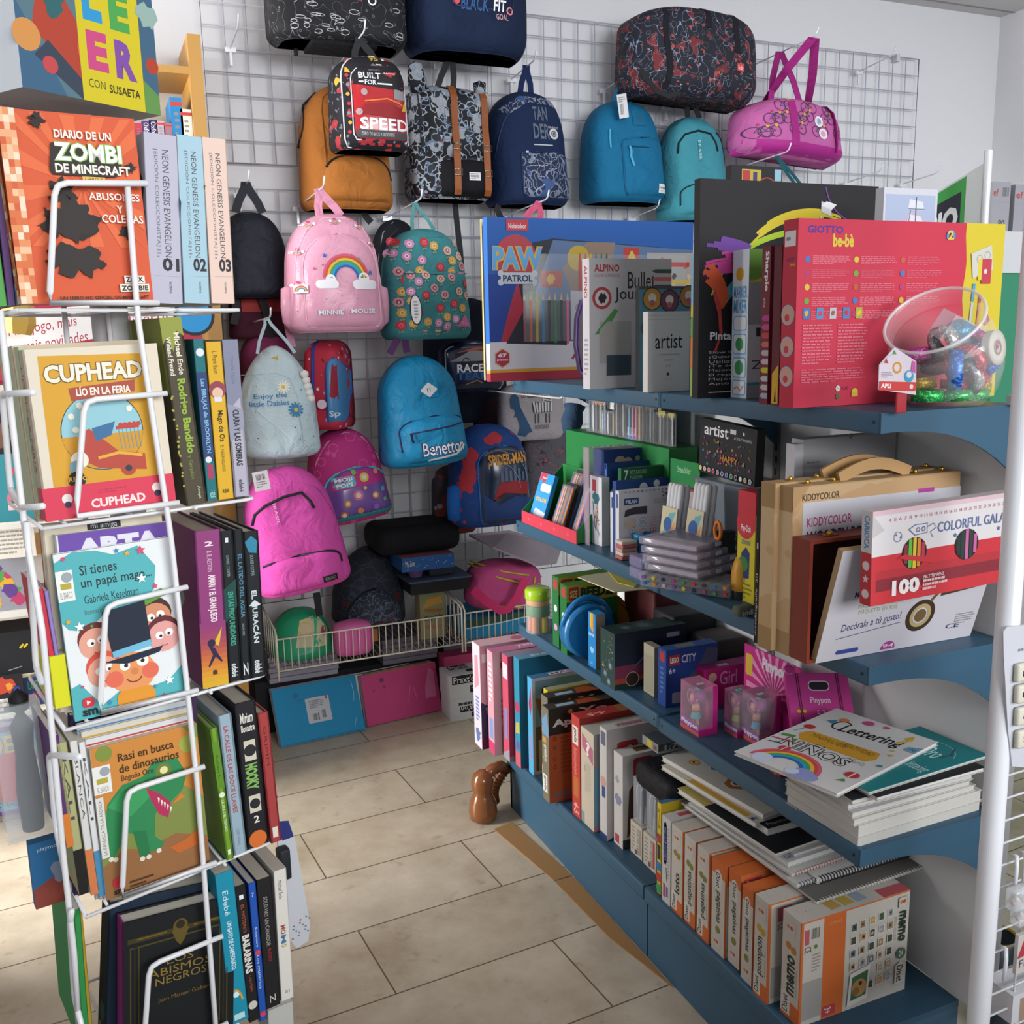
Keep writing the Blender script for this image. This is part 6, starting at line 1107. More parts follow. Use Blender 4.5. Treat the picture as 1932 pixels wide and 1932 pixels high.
# ---------------- deck: upright boxes
def full(BL,z=ZB): return DW-onz(*BL,z).x
def dk(BL,TL,SL,col,w=None,**kw): return Box(ZB,BL,TL,SL,w=w or min(full(BL),.30),col=col,**kw)
k = dk((910,1415),(909,1219),(896,1402),'#c58f9c',cols={'+z': '#c9a3ad','-x': '#c9c1cc'}); k.s.poly([(.2,.55),(.8,.62),(.7,.9),(.3,.88)],'#c88a98'); k.s.lines(.3,.25,.8,.5,7,'#7a86b8',fill=.6); k.s.splat(.5,.12,.08,'#5a6a9c',2); k.f.poly([(0,0),(1,0),(1,.42),(.15,.38),(0,.46)],'#3a2a4c'); k.f.rect(0,0,1,.11,'#5a1f3c'); k.f.star(.10,.05,.03,'#d9b9c4'); k.f.poly([(.05,.4),(.12,.16),(.14,.16),(.1,.42)],'#8d8aa8'); k.f.rect(.02,.84,.10,.92,'#d9c9cc'); k.t.circ(.45,.5,.3,'#b5607a'); k.done('game_box','pale pink boxed toy at the far end of the lowest shelf')
k = dk((934,1427),(935,1231),(923,1416),'#c5a3ab',cols={'+z': '#b86f92','-x': '#c9909e'}); k.s.poly([(.2,.35),(.8,.35),(.8,.15),(.2,.15)],'#6f8fc0'); k.s.lines(.25,.5,.8,.9,8,'#d9d3dc',fill=.6); k.s.rect(0,0,1,.12,'#b83a66'); k.f.rect(.08,.03,.16,.28,'#b0606f'); k.f.rect(.09,.035,.15,.275,'#c5a3ab'); k.f.txt(.08,.84,.4,.90,'MAGIC','#9a3a52',bold=.5); k.f.lines(.08,.35,.3,.55,4,'#b0606f'); k.t.txt(.3,.2,.6,.8,'yemm','#d9ccd6',bold=1); k.done('game_box','rose pink game box, second from the far end of the lowest shelf')
k = dk((962,1439),(961,1239),(951,1428),'#a83a58',cols={'-x': '#b8485f','+z': '#8f7f94'}); k.s.rect(.1,.78,.9,.92,'#cfc3c9'); k.s.rect(.3,.2,.7,.5,'#5a83b8'); k.s.poly([(0,0),(1,0),(1,.12),(0,.05)],'#8d8a92'); k.f.circ(.12,.70,.06,'#8a3352'); k.f.rect(0,0,1,.05,'#8d7f86'); k.done('game_box','raspberry red game box, third from the far end of the lowest shelf')
k = dk((983,1451),(983,1244),(973,1440),'#1a6a88',cols={'+z': '#5a8fa8','-x': '#2a7f9c'}); k.s.circ(.5,.55,.05,'#a33a52'); k.s.poly([(.1,.3),(.9,.32),(.8,.42),(.2,.4)],'#a8a04a'); k.s.rect(0,0,1,.14,'#b5555f'); k.s.splat(.5,.2,.05,'#6a4a8a',3); k.f.rect(0,0,1,.012,'#a3405c'); k.t.lines(.15,.3,.8,.7,2,'#b9c9d2',fill=.7); k.done('game_box','tall teal game box, fourth from the far end of the lowest shelf')
k = dk((1007,1464),(1005,1281),(998,1456),'#b9bcc4',cols={'-x': '#4a9ac4','+z': '#3f6f9c'}); k.s.poly([(.2,.72),(.7,.92),(.8,.7),(.5,.6)],'#a3304c'); k.s.txt(.2,.15,.8,.4,'PUZZLE','#b56fa0',rot=90,bold=1); k.f.rect(.03,.04,1,.97,'#6a8fb0'); k.f.poly([(.03,.04),(1,.04),(1,.52),(.03,.5)],'#5a4a44'); k.f.rect(.06,.04,.14,.36,'#b0a08a'); k.f.poly([(.03,.80),(.3,.72),(.14,.5),(.1,.5)],'#7a4f38'); k.f.ring(.14,.86,.03,.045,'#2a2a30'); k.t.rect(.2,.2,.7,.8,'#c3c6cf'); k.t.txt(.22,.3,.68,.7,'MARINA','#a3304c',bold=1); k.done('puzzle_box','white and sky blue puzzle box with a ship picture, lowest shelf')
k = Box(ZB,(1036,1488),(1034,1303),(1024,1478),w=.30,th=.026,col='#b8a92c',cols={'+z': '#8f8f72'}); k.done('game_box','yellow game box just behind the brown sleeves, lowest shelf')
for j,(BL,TL,SL,lab) in enumerate((((1036,1503),(1037,1317),(1024,1490),'brown and black boxed learning game behind its twin, lowest shelf'),((1037,1517),(1039,1338),(1025,1503),'brown and black boxed learning game with orange front, lowest shelf'))):
    k = dk(BL,TL,SL,'#a3522c',cols={'-x': '#6f6a58','+z': '#3a3634'}); f = k.f
    f.rect(0,.72,1,1,'#2b2723'); f.txt(.04,.78,.62,.88,'Aprendo','#d6d3ce',bold=2); f.txt(.3,.89,.6,.96,'Yo','#d6d3ce',bold=1.5); f.txt(.2,.73,.7,.77,'SUMANDO','#8f4a2c'); f.circ(.22,.94,.025,'#b5762f')
    for q in range(4): f.ring(.06,.68-.09*q-(.03 if q > 1 else 0),.012,.018,'#4a2413')
    f.lines(.12,.30,.6,.70,9,'#8f4626',4,.6); f.bars(.05,.05,.24,.11,'#6a6a78',8); f.rect(.36,.1,.46,.17,'#7a6a72'); f.lines(.05,.02,.4,.035,1,'#b5405c')
    k.s.poly([(0,.85),(.7,.95),(1,.8),(1,.7),(0,.7)],'#6a8fae'); k.s.rect(0,.62,.6,.68,'#b58a4a'); k.s.txt(.15,.42,.75,.60,'aprendo yo','#d3d0c6',rot=-90,bold=.8); k.s.rect(0,.09,.7,.28,'#d0cdc4'); k.s.txt(.15,.11,.6,.26,'goula','#3a3a38',rot=-90,bold=1)
    k.t.poly([(.30,0),(.55,0),(.45,1),(.33,1)],'#9a4a28'); k.t.rect(.1,.2,.28,.6,'#8fa8b8'); k.done('game_box',lab)
k = dk((1095,1548),(1086,1358),(1080,1531),'#9c2f2a',cols={'+z': '#a33330','-x': '#b03a34'}); k.s.rect(.1,.72,.8,.90,'#d3cdc6'); k.s.txt(.2,.74,.7,.88,'goula','#2f2f30',rot=-90,bold=1); k.s.txt(.25,.42,.7,.68,'kimunon','#cf8a82',rot=-90); k.s.rect(.2,.20,.8,.40,'#b0642c'); k.s.txt(.2,.03,.8,.14,'4-5','#d9a3a0',rot=-90,bold=1); k.t.txt(.1,.1,.28,.5,'4-5','#d9a3a0',rot=180,bold=1); k.t.rect(.4,.0,1,1,'#8f5a30'); k.t.circ(.55,.4,.25,'#7fa3bc'); k.done('game_box','red wooden game box, between the brown sleeves and the cream box, lowest shelf')
k = dk((1121,1571),(1116,1388),(1097,1548),'#8f8f90',cols={'-x': '#b9ae9c','+z': '#a8a49c'}); k.s.poly([(.1,.80),(.95,.68),(.95,.84),(.1,.94)],'#a8647a'); k.s.txt(.4,.74,.7,.88,'?','#dcd0d0',bold=1.5); k.s.lines(.3,.52,.38,.66,1,'#7a746a'); k.s.lines(.3,.36,.8,.66,14,'#9f9788',6,.3); k.s.rect(0,.0,.25,.12,'#7a8f94'); k.f.rect(0,.05,.2,.65,'#6f97ac'); k.f.rect(0,.0,.2,.06,'#b0788a'); k.done('game_box','cream game box with a pink question mark, lowest shelf')
def skinlogo(f,u,v,s): f.rrect(u,v,u+s*.9,v+s*1.05*f.w/f.h,'#a82f35',.03); f.circ(u+.55*s,v+.7*s*f.w/f.h,.16*s*f.w/f.h,'#cfc6c6'); f.poly([(u+.15*s,v+.35*s*f.w/f.h),(u+.8*s,v+.3*s*f.w/f.h),(u+.5*s,v+.5*s*f.w/f.h)],'#cfc6c6'); f.txt(u+.1*s,v+.05*s*f.w/f.h,u+.7*s,v+.18*s*f.w/f.h,'Skiron','#c98a5a')
k = dk((1145,1588),(1142,1379),(1132,1567),'#b9b5b3'); skinlogo(k.f,.10,.64,.22); k.f.txt(.36,.74,.58,.86,'FIRE','#23282f',bold=3); k.f.txt(.365,.745,.575,.855,'FIRE','#9aa3ad',bold=.5); k.f.rect(.10,.32,.14,.74,'#26365c'); k.f.rect(.10,.14,.14,.30,'#26365c'); k.f.poly([(0,0),(.2,0),(.2,.14),(.05,.02)],'#1f3566'); k.s.rect(.15,.85,.85,.97,'#5a5f72'); k.s.circ(.5,.52,.05,'#b58f80'); k.s.rect(.3,.38,.8,.48,'#2f4a80'); k.s.rect(.0,.0,1,.05,'#1f3566'); k.t.rect(.12,.2,.4,.8,'#9a8f92'); k.t.txt(.14,.3,.38,.7,'Happy','#a3304c',bold=1); k.done('puzzle_box','tall white puzzle box with a red logo and dark outlined letters, lowest shelf')
k = dk((1175,1604),(1169,1429),(1158,1586),'#b9b5b3'); skinlogo(k.f,.10,.70,.20); k.f.poly([(.04,.12),(.30,.12),(.30,.76),(.16,.78),(.06,.62)],'#4a2f24'); k.f.poly([(.05,.12),(.18,.42),(.3,.36),(.3,.12)],'#8f8f94'); k.f.rect(0,0,.3,.10,'#2b2a30'); k.f.circ(.16,.07,.02,'#b5763a'); k.s.splat(.5,.5,.08,'#7a7a98',4); k.s.splat(.4,.72,.05,'#8f8f9c',5); k.s.rect(.15,.03,.6,.12,'#a33a4c'); k.t.rect(.15,.25,.6,.8,'#5a4a2a'); k.t.circ(.35,.5,.2,'#8f8a3a'); k.done('puzzle_box','white puzzle box with a brown animal in its window, lowest shelf')
tool = mat('#8a8f9c',.25,.7)
for j,(BL,TL,SL,lab) in enumerate((((1211,1625),(1207,1476),(1189,1605),'blister pack of grey craft tools, left one, lowest shelf'),((1237,1650),(1233,1493),(1213,1628),'blister pack of grey craft tools, right one, lowest shelf'))):
    a = onz(*BL,ZB); z1 = ony(*TL,a.y).z; y1 = onx(*SL,a.x).y-.002; x0 = a.x; r0 = thing('blister_pack',lab,'blister pack',(x0+.03,a.y,ZB),'blister packs of craft tools')
    m = M(); m.box(x0+.022,x0+.2,a.y,y1,ZB+TK,z1,'#5f6578',{'+z': '#9a9a96'}); m.box(x0,x0+.022,a.y,y1,ZB+TK,ZB+.085,'#b5ada0'); f = Face(m,(x0,y1,ZB+TK),(0,-1,0),(0,0,1),y1-a.y,.084); f.txt(.55,.08,.72,.9,'SELECTED KNIFE','#3f5a4a',rot=-90); f.lines(.1,.1,.4,.9,7,'#8f887c',j); f.rect(.4,.05,.6,.2,'#6f4a48'); f.rect(.76,.1,.92,.9,'#a8434a' if j else '#8f8a80'); m.build('backing_card',r0)
    m = M(); m.rbox(x0+.002,x0+.021,a.y+.006,y1-.006,ZB+.086,z1-.004,clear('blister','#dfe3ea',.3),.006); m.build('blister',r0)
    for q in (.3,.7): m = M(); y = a.y+(y1-a.y)*q; m.lathe([(.003,0),(.004,.03),(.006,.05),(.006,.085),(.003,.092)],tool,(x0+.012,y,ZB+.088),10); m.build('tool',r0)
k = Box(ZB,(1256,1668),(1256,1477),(1241,1655),w=.28,th=.030,col='#b9b9bd'); k.s.poly([(.4,.76),(.55,.86),(.62,.80),(.55,.70),(.5,.68)],'#3a3438'); k.s.rect(.15,.78,.85,.80,'#3a3438'); k.done('model_box','white model box with a small dark airplane, lowest shelf')
k = dk((1246,1689),(1247,1517),(1239,1683),'#c9b02c',cols={'+z': '#3f6f94'}); k.s.txt(.2,.72,.8,.93,'Z','#8f7a1c',bold=1); k.s.rect(0,.56,1,.66,'#a33a34'); k.s.rect(.1,.38,.9,.54,'#2f3236')
for q,c in ((.30,'#2f6fa8'),(.18,'#b03a3a'),(.06,'#3f8f5a')): k.s.circ(.5,q,.05,c)
k.done('game_box','narrow yellow game box with coloured shapes, lowest shelf')
OG = '#c4652f'; CRM = '#bdb7ae'
def jlogo(f,u,v,s=.09): q = s*f.h/f.w; f.rrect(u,v,min(u+q,.97),v+s,'#a8a29a',.012); f.rrect(u+.03*q,v+.003,min(u+q*.97,.96),v+s-.003,CRM,.012); f.circ(u+.3*q,v+.55*s,.018,'#b5762f'); f.circ(u+.62*q,v+.55*s,.018,'#a8483a')
def dset(f,u,v,w_,h_,rot): f.poly([(u,v),(u+w_,v),(u+w_,v+h_*.8),(u+w_*.5,v+h_),(u,v+h_*.85)],'#c9c4bc'); f.txt(u+.15*w_,v+.08*h_,u+.75*w_,v+.82*h_,'Diset','#26282a',rot=rot,bold=.8)
k = dk((1264,1712),(1267,1549),(1248,1693),'#b9b6b4'); k.s.rrect(.18,.45,.58,.94,'#34437c',.05); k.s.txt(.26,.5,.48,.88,'Lápices grandes','#c3c6da',rot=90); k.s.lines(.66,.3,.88,.9,16,'#8f8c8a',5,.4); k.s.rect(.18,.06,.40,.22,'#a33a5c'); k.s.rect(.5,.08,.74,.2,'#6a5a94'); k.s.line([(.5,.42),(.62,.26)],.012,'#2f3236'); k.t.rect(.1,.3,.3,.7,'#a84a4f'); k.done('game_box','white game box with a dark blue spine label, lowest shelf')
deck = [('loto',(1287,1734),(1287,1571),(1266,1712),'#8f7a3c',1,'white and orange game box with a bold lotto title on its spine, lowest shelf'),('pegatinas',(1311,1756),(1315,1589),(1290,1735),'#7a7a3c',1,'white and orange sticker game box, left one of the first pair of twins'),('pegatinas',(1336,1783),(1337,1611),(1314,1757),'#7a7a3c',1,'white and orange sticker game box, right one of the first pair of twins'),('pegatinas',(1365,1810),(1367,1637),(1341,1784),'#7a7a3c',2,'orange topped sticker game box with a red corner and coloured crayons'),('pegatinas',(1394,1832),(1397,1655),(1372,1811),'#7a7a3c',2,'orange topped sticker game box, next after the crayon one'),('pegatinas',(1417,1863),(1419,1686),(1397,1834),'#7a7a3c',2,'sticker game box with a torn orange lid, beside the bee game box'),('pompon',(1446,1897),(1449,1708),(1420,1866),'#b5942c',1,'white and orange game box with a bee, next to the photo memory box'),('memo',(1506,1940),(1506,1745),(1471,1917),'#b5762f',1,'white and orange photo memory game box, nearest on the lowest shelf')]
for tx,BL,TL,SL,ic,kind,lab in deck:
    k = dk(BL,TL,SL,CRM,w=.255,cols={'-z': OG}); s,f,t = k.s,k.f,k.t
    if kind == 1:
        s.poly([(0,0),(1,0),(1,.16),(.55,.17),(0,.06)],OG); s.rect(.95,.1,1,1,OG); dset(s,.0,.03,.5,.22,90); s.txt(.28,.24,.72,.62 if tx != 'loto' else .48,tx,'#26382c',rot=90,bold=1.5 if tx in ('loto','memo') else .6); s.txt(.76,.26,.86,.52,'photo animales' if tx == 'memo' else 'primeras','#6a7268',rot=90); jlogo(s,.12,.80,.14)
        s.circ(.35,.70,.035,ic); s.circ(.62,.68,.035,ic)
    else:
        s.poly([(0,.86),(1,.84),(1,1),(0,1)],OG); dset(s,.25,.70,.5,.22,-90); s.txt(.28,.34,.72,.68,tx,'#26382c',rot=-90,bold=.8); s.circ(.5,.26,.04,ic); jlogo(s,.12,.05,.13)
    jlogo(t,.06,.25,.5)
    f.rect(0,.985,1,1,OG); f.rect(0,0,.02,1,OG)
    if tx == 'memo':
        f.rect(.02,.05,.20,.42,'#9b9894'); f.rect(.20,0,.40,1,OG); f.txt(.24,.90,.36,.93,'LETRAS','#cf8a60'); f.rrect(.205,.02,.33,.12,'#b0404a',.02); f.txt(.23,.04,.29,.10,'3+','#d9c3bc',rot=-90,bold=1)
        f.rect(.03,.78,.07,.92,'#b0555c'); f.bars(.09,.82,.16,.92,'#5a5856',8); f.txt(.03,.70,.09,.76,'CE','#4a4846',rot=-90); f.circ(.13,.74,.02,'#5a7a3c'); f.lines(.10,.5,.18,.68,6,'#9a9692')
        g = random.Random(2)
        for i in range(6):
            for j in range(5):
                if j < 3 and i > 3 and not (j == 2 and i == 5): continue
                u,v = .47+.085*j+.01*g.random(),.80-.125*i+.03*j*.3; c = g.choice(['#3f5a4a','#6a4a38','#8f7a5a','#5a6a7c','#b5905a','#3a4638','#8a8f9c','#a88f7a']); f.rect(u-.028,v-.042,u+.028,v+.042,'#d0ccc6'); f.rect(u-.022,v-.034,u+.022,v+.034,c); f.splat(u,v,.02,g.choice(['#2a2624','#b9a384','#5a4632']),i*7+j,8)
        f.poly([(.43,.04),(.62,.07),(.64,.40),(.45,.36)],'#d3cfc9'); f.poly([(.46,.09),(.605,.11),(.62,.35),(.47,.32)],'#3f6a44'); f.circ(.54,.20,.085,'#b58a58'); f.circ(.51,.17,.04,'#8f6a40'); f.circ(.55,.24,.02,'#3a2c20')
        f.txt(.90,.52,.965,.82,'memo','#26382c',rot=-90,bold=1.5); f.txt(.855,.55,.875,.78,'photo animales','#6a7268',rot=-90); jlogo(f,.885,.86,.1); f.circ(.93,.40,.055,'#4a6a58'); f.txt(.91,.37,.95,.43,'24','#c9c4bc',bold=.5); dset(f,.88,.10,.10,.22,-90)
        t.rect(.75,0,1,.5,'#b0555c')
        for j in range(3): t.poly([(.3+.12*j,.2),(.40+.12*j,.25),(.38+.12*j,.75),(.29+.12*j,.7)],('#b5904a','#b59a4a','#8f9cae')[j])
    elif kind == 2: f.rect(0,.78,1,1,OG); f.rect(.03,.84,.2,.96,'#b03a40'); f.txt(.05,.87,.12,.94,'3+','#d9c3bc',bold=1); f.circ(.12,.62,.09,'#2f6a58'); f.circ(.14,.48,.04,'#b04a8a'); f.line([(.04,.06),(.14,.38)],.05,'#9aa03c'); f.line([(.10,.06),(.2,.32)],.03,'#b5942c'); f.rect(.1,.28,.2,.4,'#34568f'); t.rect(0,0,1,1,OG); dset(t,.35,.15,.3,.6,0)
    else: f.rect(.62,0,1,.8,'#9a958f'); f.rect(.55,.0,.62,.98,OG); f.bars(.3,.84,.44,.92,'#5a5856',8); f.rect(.08,.80,.2,.94,'#b0555c'); f.txt(.08,.72,.16,.78,'CE','#4a4846',rot=-90); f.circ(.14,.38,.02,'#8a8784'); f.rect(.03,.05,.5,.36,'#9b9894')
    k.done('game_box',lab)
# flat dark box and black cloth on top of the far boxes
zq = onx(1242,1423,1.12).z; a = onx(1242,1423,1.12); m = M(); x1 = ony(1293,1410,a.y).x; y1 = onx(1212,1384,1.12).y; zt = zq+.022; m.box(1.12,1.33,a.y,y1,zq,zt,'#3a4048',{'+z': '#4a525c','-x': '#7c7f80'}); f = fr(m,1.12,1.33,a.y,zq,zt); f.rect(0,0,1,.25,'#8f9294'); f.txt(.08,.3,.4,.85,'1:700','#b5b8ba',bold=1); s = sp(m,1.12,a.y,y1,zq,zt); s.rect(.3,.1,.6,.9,'#b5a52c'); s.rect(.7,.2,.9,.7,'#6a4a44'); m.build('model_kit_box',None,'flat dark model kit box lying across the tops of the lowest shelf boxes','model box')
p = onx(1228,1448,1.13); m = M(); m.rbox(1.105,1.36,p.y-.12,p.y+.045,p.z-.055,p.z+.012,fabric('#121319',.6),.03,4); m.build('black_case',None,'black soft case lying on the craft tool packs, lowest shelf','case')
# pile of pads on top of the deck boxes
def pad(name,label,NL,RR,FL,z,th,col,spiralc=None,pgc='#cfcdc8',deco=None,cat='sketch pad',side=0):
    a,b_,c = onz(*NL,z),onz(*RR,z),onz(*FL,z); U = (b_-a); w_ = U.length; U.normalize(); V = Vector((-U.y,U.x,0)); d_ = (c-a).dot(V); w_ = min(w_,.32)
    mx = Matrix(((U.x,V.x,0,a.x),(U.y,V.y,0,a.y),(0,0,1,z),(0,0,0,1))); r = thing(name,label,cat,mx @ Vector((w_/2,d_/2,0))); m = M(mx)
    m.box(0,w_,0,d_,th-.0013,th,col); m.box(0,w_,0,d_,0,.0013,'#bdbbb8'); M(mx).box(.002,w_-.002,.002,d_-.002,.0013,th-.0013,pages(pgc)).build('page_block',r)
    f = Face(m,(0,d_,th),(0,-1,0),(1,0,0),d_,w_) if side else Face(m,(0,0,th),(1,0,0),(0,1,0),w_,d_)
    if deco: deco(f)
    m.build('cover',r)
    if spiralc: m = M(mx); spiral(m,(.006,.002,th/2),(w_-.006,.002,th/2),th*.62,int(w_/.0075),spiralc); m.build('spiral_binding',r)
    return r
z0 = .3965
def dbk(f): f.txt(.08,.9,.42,.95,'Canson','#8f8f94')
pad('sketch_pad','large grey covered pad with a white spiral, lowest of the pile under the third shelf',(1541,1706),(1769,1630),(1269,1519),z0,.006,'#6a6763','#c9c7c2')
pad('sketch_pad','black edged spiral pad on the large grey pad, front right',(1541,1668),(1745,1606),(1478,1610),z0+.0075,.011,'#c9c8c6','#3a3a42')
pad('sketch_pad','white pad with a dark spiral under the red spiral one',(1503,1676),(1640,1630),(1290,1524),z0+.0075,.007,'#c2c0be','#4a4a52')
pad('sketch_pad','white pad with a red spiral beside the front black spiral pad',(1494,1655),(1620,1612),(1295,1520),z0+.0205,.006,'#c6c4c2','#b5625a')
pad('sketch_pad','plain white drawing pad with grey lettering in the pile under the third shelf',(1487,1638),(1616,1594),(1282,1495),z0+.0275,.012,'#c9c9cf',deco=lambda f: (f.rect(.0,.3,.14,1,'#c4b26a'),f.txt(.03,.03,.2,.06,'Canson','#4a4a50')))
pad('sketch_pad','small white pad lying on the plain drawing pad near the seam',(1498,1618),(1610,1582),(1420,1556),z0+.0402,.007,'#c9c8c6')
pad('folder','black folder lying on the pile of pads under the third shelf',(1463,1617),(1600,1570),(1352,1521),z0+.0478,.008,'#17191d',cat='folder')
pad('folder','black pad with faint green artwork and white script, top of the pile',(1448,1577),(1560,1545),(1372,1484),z0+.0565,.016,'#15181b',cat='folder',deco=lambda f: (f.splat(.4,.6,.2,'#1d3a34',3),f.txt(.06,.03,.4,.09,'Pequeñas','#a8a8a6')))
def mand(f):
    for j,(u,v,r,c) in enumerate(((.35,.55,.2,'#2f6f94'),(.6,.35,.22,'#a8642c'),(.75,.7,.18,'#4a8f5a'),(.5,.8,.12,'#b5405a'),(.2,.3,.12,'#c9a23c'),(.62,.5,.1,'#d3cdc0'),(.3,.8,.08,'#2f9c9c'))): f.splat(u,v,r,c,j,16,.35); f.circ(u,v,r*.4,'#d6d1c6'); f.circ(u,v,r*.22,'#26282c')
    f.rect(0,.86,1,1,'#1d1f22'); f.txt(.1,.88,.7,.97,'Mandalas','#d3d0c6',bold=.8)
pad('colouring_book','white edged colouring pad below the mandala book',(1425,1562),(1520,1530),(1263,1447),z0+.066,.010,'#c9c4b4',cat='colouring book',deco=lambda f: (f.rect(.02,.1,.12,.7,'#c9962c'),f.txt(.03,.02,.3,.08,'My Col','#34569c',bold=1)))
pad('colouring_book','colourful mandala colouring book on top of the far end of the pile',(1440,1547),(1530,1515),(1277,1427),z0+.0775,.012,'#c9c6bd',cat='colouring book',deco=mand,side=1)

# ---------------- third level
p = onz(1016,1191,Z3); r0 = thing('modelling_clay_pack','wrapped jar of modelling clay with a lime green lid, far end of the third level','clay pack',p)
m = M(); m.lathe([(.034,0),(.036,.004),(.036,.10)],clear('wrap','#eef2f2',.22),p,24); m.build('clear_wrap',r0)
for j,c in enumerate(('#c9786a','#d07f3c','#c9b53c','#a83f5c','#4f8fb0')): a = 2*pi*j/5+2.6; m = M(); m.lathe([(.009,0),(.0105,.004),(.0105,.044),(.009,.048)],c,p+Vector((.021*cos(a),.021*sin(a),.002)),12); m.build('clay_stick',r0)
m = M(); m.lathe([(.033,.05),(.034,.052),(.034,.078),(.033,.08)],'#2f7a3f',p,24); m.build('green_band',r0)
m = M(); m.lathe([(.032,.082),(.033,.084),(.033,.098)],'#cf8f3c',p,20); m.build('mould_layer',r0)
m = M(); m.lathe([(.037,.10),(.038,.103),(.038,.124),(.034,.130),(0,.131)],mat('#9fc42c',.25,coat=.4),p,28); m.build('lid',r0)
for BL,TL,SL,lab in (((1055,1224),(1050,1091),(1043,1216),'green and yellow bead craft box, the one nearer the wall'),((1070,1237),(1068,1106),(1058,1229),'green and yellow bead craft box, the one beside the round blue case')):
    k = Box(Z3,BL,TL,SL,BR=(1165,1230),col='#1f6a34',cols={'+z': '#4a7a34'}); k.f.rect(0,.76,1,1,'#b5a52c'); k.f.rrect(.04,.78,.24,.97,'#a8383c',.03); k.f.txt(.07,.82,.21,.92,'SES','#d9c94c',bold=1); k.f.txt(.27,.80,.92,.95,'BEEDZ','#1f3a24',bold=2.5); k.s.rrect(.2,.82,.8,.96,'#a8383c',.02); k.s.circ(.5,.55,.05,'#c9ccd6'); k.s.circ(.5,.28,.05,'#c98fb8'); k.f.circ(.15,.45,.1,'#c9ccd6'); k.f.circ(.2,.2,.1,'#c98fb8'); k.done('craft_box',lab)
zt = k.z1; m = M(); q = [onz(x,y,zt+.004) for x,y in ((1090,1090),(1150,1076),(1226,1112),(1160,1118))]; m.add(q+[v+Vector((0,0,.002)) for v in q],[(0,1,2,3),(7,6,5,4)]+[(j,(j+1) % 4,4+(j+1) % 4,4+j) for j in range(4)],'#cfc9ac'); m.build('paper_sheet',None,'cream sheet lying on the bead craft boxes','sheet')
m = M(); q = [onz(x,y,zt+.0095) for x,y in ((1145,1076),(1160,1074),(1206,1100),(1196,1108),(1165,1100))]; n = 5; m.add(q+[v+Vector((0,0,.0015)) for v in q],[tuple(range(n))[::-1],tuple(range(n,2*n))]+[(j,(j+1) % n,n+(j+1) % n,n+j) for j in range(n)],'#c9bd4c'); m.build('paper_tag',None,'yellow slotted paper tag lying on the cream sheet','tag')
def roundcase(p,r,th,col,name,label,hc):
    r0 = thing(name,label,'toy case',(p.x,p.y,p.z-r)); mt = mat(col,.3,coat=.3); m = M(); m.lathe([(r*.9,0),(r,.006),(r,th-.006),(r*.9,th),(r*.6,th+.002),(0,th+.002)],mt,p,36,(0,1,0)); m.build('case',r0)
    m = M(); m.tube([p+Vector((r*1.02*cos(radians(a)),th/2,r*1.02*sin(radians(a))+.012*sin(radians((a-20)/140*180)))) for a in range(20,165,8)],.008,mat(hc,.3,coat=.3),10); m.build('handle',r0); return r0
c = onz(1106,1243,Z3); rr = .074; p = Vector((c.x+.012,c.y-.01,Z3+rr+.001)); r0 = roundcase(p,rr,.05,'#1f6fa8','round_toy_case','round bright blue plastic toy case with a handle, third level','#1f7ab8')
m = M(); f = Face(m,p+Vector((-.01,-.003,-.01)),(1,0,0),(0,0,1),.05,.045); f.rrect(0,0,1,1,'#1d6aa0',.1); f.lines(.15,.3,.8,.8,3,'#8fb8d3'); m.build('printed_label',r0)
p2 = Vector((p.x+.10,p.y+.07,Z3+.063)); roundcase(p2,.060,.05,'#a8701f','round_toy_case','round ochre plastic toy case behind the blue one, third level','#c48a24')
k = Box(Z3,(1124,1264),(1124,1160),(1110,1252),w=.028,col='#1f7fc0',cols={'+x': '#a59a8c'}); k.s.poly([(.25,.72),(.7,.66),(.7,1),(.25,1)],'#c9932c'); k.s.rect(.25,.74,.42,.98,'#d9b53a'); k.s.txt(.1,.56,.8,.64,'playmobil','#d3e4f0',bold=.5); k.s.splat(.5,.32,.08,'#8fbfdc',4); k.s.txt(.3,.06,.6,.1,'70314','#b9d3e6'); k.f.rect(0,0,1,1,'#8f857a'); k.done('toy_box','narrow blue toy figure box with a yellow window, third level')
k = Box(Z3,(1160,1304),(1161,1197),(1133,1280),w=.20,col='#1c2336',cols={'-x': '#1f3f3a','+z': '#152a2c'}); f = k.f
f.rect(0,.18,1,.42,'#7a2f4c'); f.rect(0,.10,1,.2,'#9c4438'); f.poly([(0,0),(1,0),(1,.12),(.5,.16),(.2,.08),(0,.1)],'#16322c'); f.circ(.24,.16,.13,'#c9b9a8'); f.circ(.24,.16,.12,'#3a2420'); f.poly([(.2,.3),(.5,.56),(.46,.62)],'#5a5a80'); f.poly([(.36,.36),(.66,.38),(.72,.50),(.56,.58),(.4,.5)],'#2a3f74'); f.rect(.42,.42,.6,.47,'#b9c3d3'); f.circ(.44,.34,.05,'#15171f'); f.rect(.45,.1,.75,.2,'#c9762c')
for q in range(30): k.s.splat(.15+.7*rnd.random(),.3+.65*rnd.random(),.022,rnd.choice(['#a8562f','#3f7a6a','#b9a384','#7a3a30']),q,8)
for u,v in ((.35,.22),(.6,.1),(.7,.4)): k.s.star(u,v,.09,'#8a98a8',14,.3)
k.t.star(.5,.5,.5,'#4a5f62',16,.3); k.t.star(.25,.5,.3,'#5a6a72',16,.3); f.rect(.72,.80,.9,.88,'#9a9aa0'); k.done('toy_box','dark green and night blue toy vehicle box, third level')
